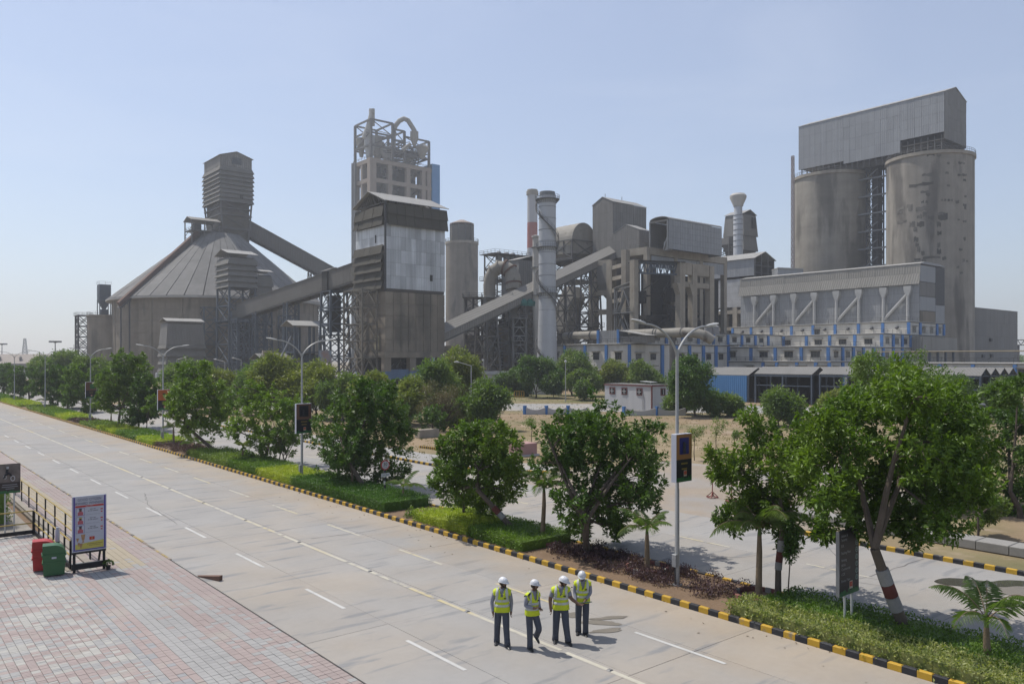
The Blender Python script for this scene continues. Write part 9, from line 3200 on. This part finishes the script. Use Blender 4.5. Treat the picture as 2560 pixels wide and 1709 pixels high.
 def shell(sel, off, nm, mat, par, zl=-9, zh=9):
  used = sorted({v for i in sel for v in polys[i]})
  mp = {v: k for k, v in enumerate(used)}
  vs = [(V[v][0] + nrm[v][0] * off, V[v][1] + nrm[v][1] * off, min(zh, max(zl, V[v][2] + nrm[v][2] * off))) for v in used]
  m = bpy.data.meshes.new(nm)
  m.from_pydata(vs, [], [tuple(mp[v] for v in polys[i]) for i in sel])
  m.materials.append(mat)
  m.polygons.foreach_set('use_smooth', [True] * len(m.polygons))
  o = link(nm, m, par)
  so = o.modifiers.new('thick', 'SOLIDIFY'); so.thickness = .006; so.offset = 1
  return o
 vest = shell(idx, .024, 'vest', vest_m, t, vz0)
 pz = J['pelvis'][2]
 for k, (za, zb) in enumerate(((pz + .085, pz + .145), (pz + .215, pz + .275))):
  sel = [i for i in idx if za - .012 < cen[i, 2] < zb + .012]
  if sel: shell(sel, .0315, 'reflective_strip', refl_m, vest, za, zb)
 for s in (-1, 1):
  sel = [i for i in idx if cen[i, 2] > pz + .275 and .088 < s * u[i] < .132]
  if sel: shell(sel, .0315, 'reflective_strip', refl_m, vest)
 zp = pz + .30
 fx = lambda uu, ww, z: (ctr[0] + ax[0] * uu + fwd[0] * ww, ctr[1] + ax[1] * uu + fwd[1] * ww, z)
 MB().tube([fx(0, .145, pz - .04), fx(0, .158, pz + .2), fx(0, .160, J['collar'][2] - .18)], .006, 4).build('zip', trim_v, vest, local=True)
 MB().beam(fx(.05, .168, zp + .02), fx(.11, .160, zp + .02), .012, .024).build('name_print', strap_m, vest, local=True)
 # shirt collar
 cl = MB()
 c0 = Vector(J['collar'])
 n = 14
 vs, fs = [], []
 for k in range(n + 1):
  a = math.pi * (.12 + 1.76 * k / n) - math.pi / 2
  dirv = np.array([math.cos(a), math.sin(a)])
  for (r, z) in ((.074, .048), (.066, .085)):
   q = ax * (dirv[0] * r) - fwd * (dirv[1] * r)
   vs.append((c0.x + q[0], c0.y + q[1], c0.z + z))
 for k in range(n): fs.append((2 * k, 2 * k + 2, 2 * k + 3, 2 * k + 1))
 c_ = MB().add(vs, fs).build('collar', shirt_m, t, local=True, smooth=True)
 c_.modifiers.new('thick', 'SOLIDIFY').thickness = .006
 # shoes
 for s in 'LR':
  an = Vector(J['an' + s]); toe = Vector(J['toe_' + s]) if False else None
  d = Vector(FT[label][s]).normalized()
  side = d.cross(Vector((0, 0, 1))).normalized()
  upv = side.cross(d).normalized()
  heel = an - d * .07 - upv * .088
  sec = [(0, .030, .055), (.05, .040, .075), (.12, .042, .085), (.19, .048, .055), (.25, .044, .042), (.285, .022, .028)]
  vs, fs = [], []
  n = 10
  for (x, w_, h_) in sec:
   for k in range(n):
    a = 2 * math.pi * k / n
    zz_ = (h_ * (.5 + .5 * math.sin(a))) if math.sin(a) > -.3 else 0
    p = heel + d * x + side * (w_ * math.cos(a)) + upv * zz_
    vs.append(tuple(p))
  for i in range(len(sec) - 1):
   for k in range(n): fs.append((i * n + k, i * n + (k + 1) % n, (i + 1) * n + (k + 1) % n, (i + 1) * n + k))
  fs += [tuple(range(n - 1, -1, -1)), tuple(range((len(sec) - 1) * n, len(sec) * n))]
  MB().add(vs, fs).build('shoe', shoe_m, t, local=True, smooth=True)
 return t


def std(**kw):
 J = dict(pelvis=(0, 0, .93), waist=(0, 0, 1.07), chest=(0, 0, 1.26), collar=(0, .01, 1.405), neck=(0, -.005, 1.515),
    shL=(.185, .01, 1.355), elL=(.25, .02, 1.11), wrL=(.23, -.04, .86), haL=(.225, -.06, .785),
    shR=(-.185, .01, 1.355), elR=(-.25, .02, 1.11), wrR=(-.23, -.04, .86), haR=(-.225, -.06, .785),
    hipL=(.095, 0, .86), knL=(.10, -.01, .49), anL=(.10, .02, .092), hipR=(-.095, 0, .86), knR=(-.10, -.01, .49), anR=(-.10, .02, .092))
 J.update(kw)
 return J


FT = {}
l1 = 'bearded man at the left of the four, arms hanging, looking towards the others'
FT[l1] = {'L': (.30, -1, 0), 'R': (-.15, -1, 0)}
person(l1, 1255, 1611, std(knL=(.11, -.12, .50), anL=(.14, -.17, .09), knR=(-.12, .02, .49), anR=(-.135, .12, .09), elR=(-.265, .03, 1.11), wrR=(-.235, -.05, .86), haR=(-.215, -.07, .79), elL=(.245, .04, 1.10), wrL=(.235, 0, .85), haL=(.225, -.02, .78)), R(58), R(6), beard=True)
l2 = 'man second from the left, pointing with one hand, mid stride with one heel raised'
FT[l2] = {'L': (.55, -.25, -.75), 'R': (.35, -1, 0)}
person(l2, 1325, 1623, std(pelvis=(.05, 0, .93), waist=(.05, 0, 1.07), chest=(.05, 0, 1.26), collar=(.075, -.01, 1.405), neck=(.095, -.025, 1.515),
  shR=(-.075, -.115, 1.35), elR=(-.135, -.10, 1.12), wrR=(.10, -.24, 1.10), haR=(.185, -.26, 1.12), shL=(.20, .10, 1.355), elL=(.235, .10, 1.12), wrL=(.27, -.10, 1.05), haL=(.28, -.17, 1.06),
  hipR=(-.02, -.02, .86), knR=(-.005, -.02, .49), anR=(0, .01, .09), hipL=(.14, .03, .86), knL=(.245, -.06, .53), anL=(.19, .24, .30), fwd_hint=(.6, -.8, 0)), R(72), R(4), hand_pose={'R': 'point', 'L': .6}, build=(.95, .95, 1.02))
l3 = 'man third from the left in short sleeves, reaching out to the green folder'
FT[l3] = {'L': (.35, -1, 0), 'R': (-.12, -1, 0)}
person(l3, 1402, 1604, std(collar=(.01, -.02, 1.405), neck=(.025, -.04, 1.51), elR=(-.26, .02, 1.12), wrR=(-.25, -.04, .88), haR=(-.235, -.06, .80), elL=(.24, -.06, 1.16), wrL=(.425, -.13, 1.03), haL=(.49, -.14, 1.01),
  knL=(.115, -.10, .50), anL=(.17, -.09, .09), knR=(-.115, .0, .49), anR=(-.13, .05, .09)), R(55), R(15), short=True, build=(1.07, 1.09, 1.0), hand_pose={'L': 'grip', 'R': .4})
l4 = 'man at the right of the four with bowed head, holding the green folder'
FT[l4] = {'L': (.05, -1, 0), 'R': (-.25, -1, 0)}
p4 = person(l4, 1456, 1585, std(collar=(-.005, -.03, 1.405), neck=(-.015, -.06, 1.505), elR=(-.215, -.03, 1.12), wrR=(-.195, -.20, .95), haR=(-.165, -.27, .93), elL=(.215, -.05, 1.13), wrL=(.075, -.22, 1.0), haL=(.02, -.27, .965),
  knL=(.085, -.06, .50), anL=(.085, .0, .09), knR=(-.105, .02, .49), anR=(-.10, .09, .09)), R(-8), R(19), hand_pose={'L': 'grip', 'R': 'grip'})
# the folder the last two men hold
c = Vector(p4.location)
rot = Matrix.Rotation(R(-YAW), 4, 'Z')
t = thing('folder', 'green folder with papers held out between the two men at the right', 'folder', c + rot @ Vector((-.02, -.33, .955)), rz=R(-YAW))
t.rotation_euler = (R(-20), R(-5), R(-YAW))
MB().bevbox(-.17, .24, -.13, .13, -.008, .006, .002).build('cover', folder_m, t, local=True)
MB().box(-.15, .20, -.12, .10, .0065, .010).build('paper', paper_m, t, local=True)
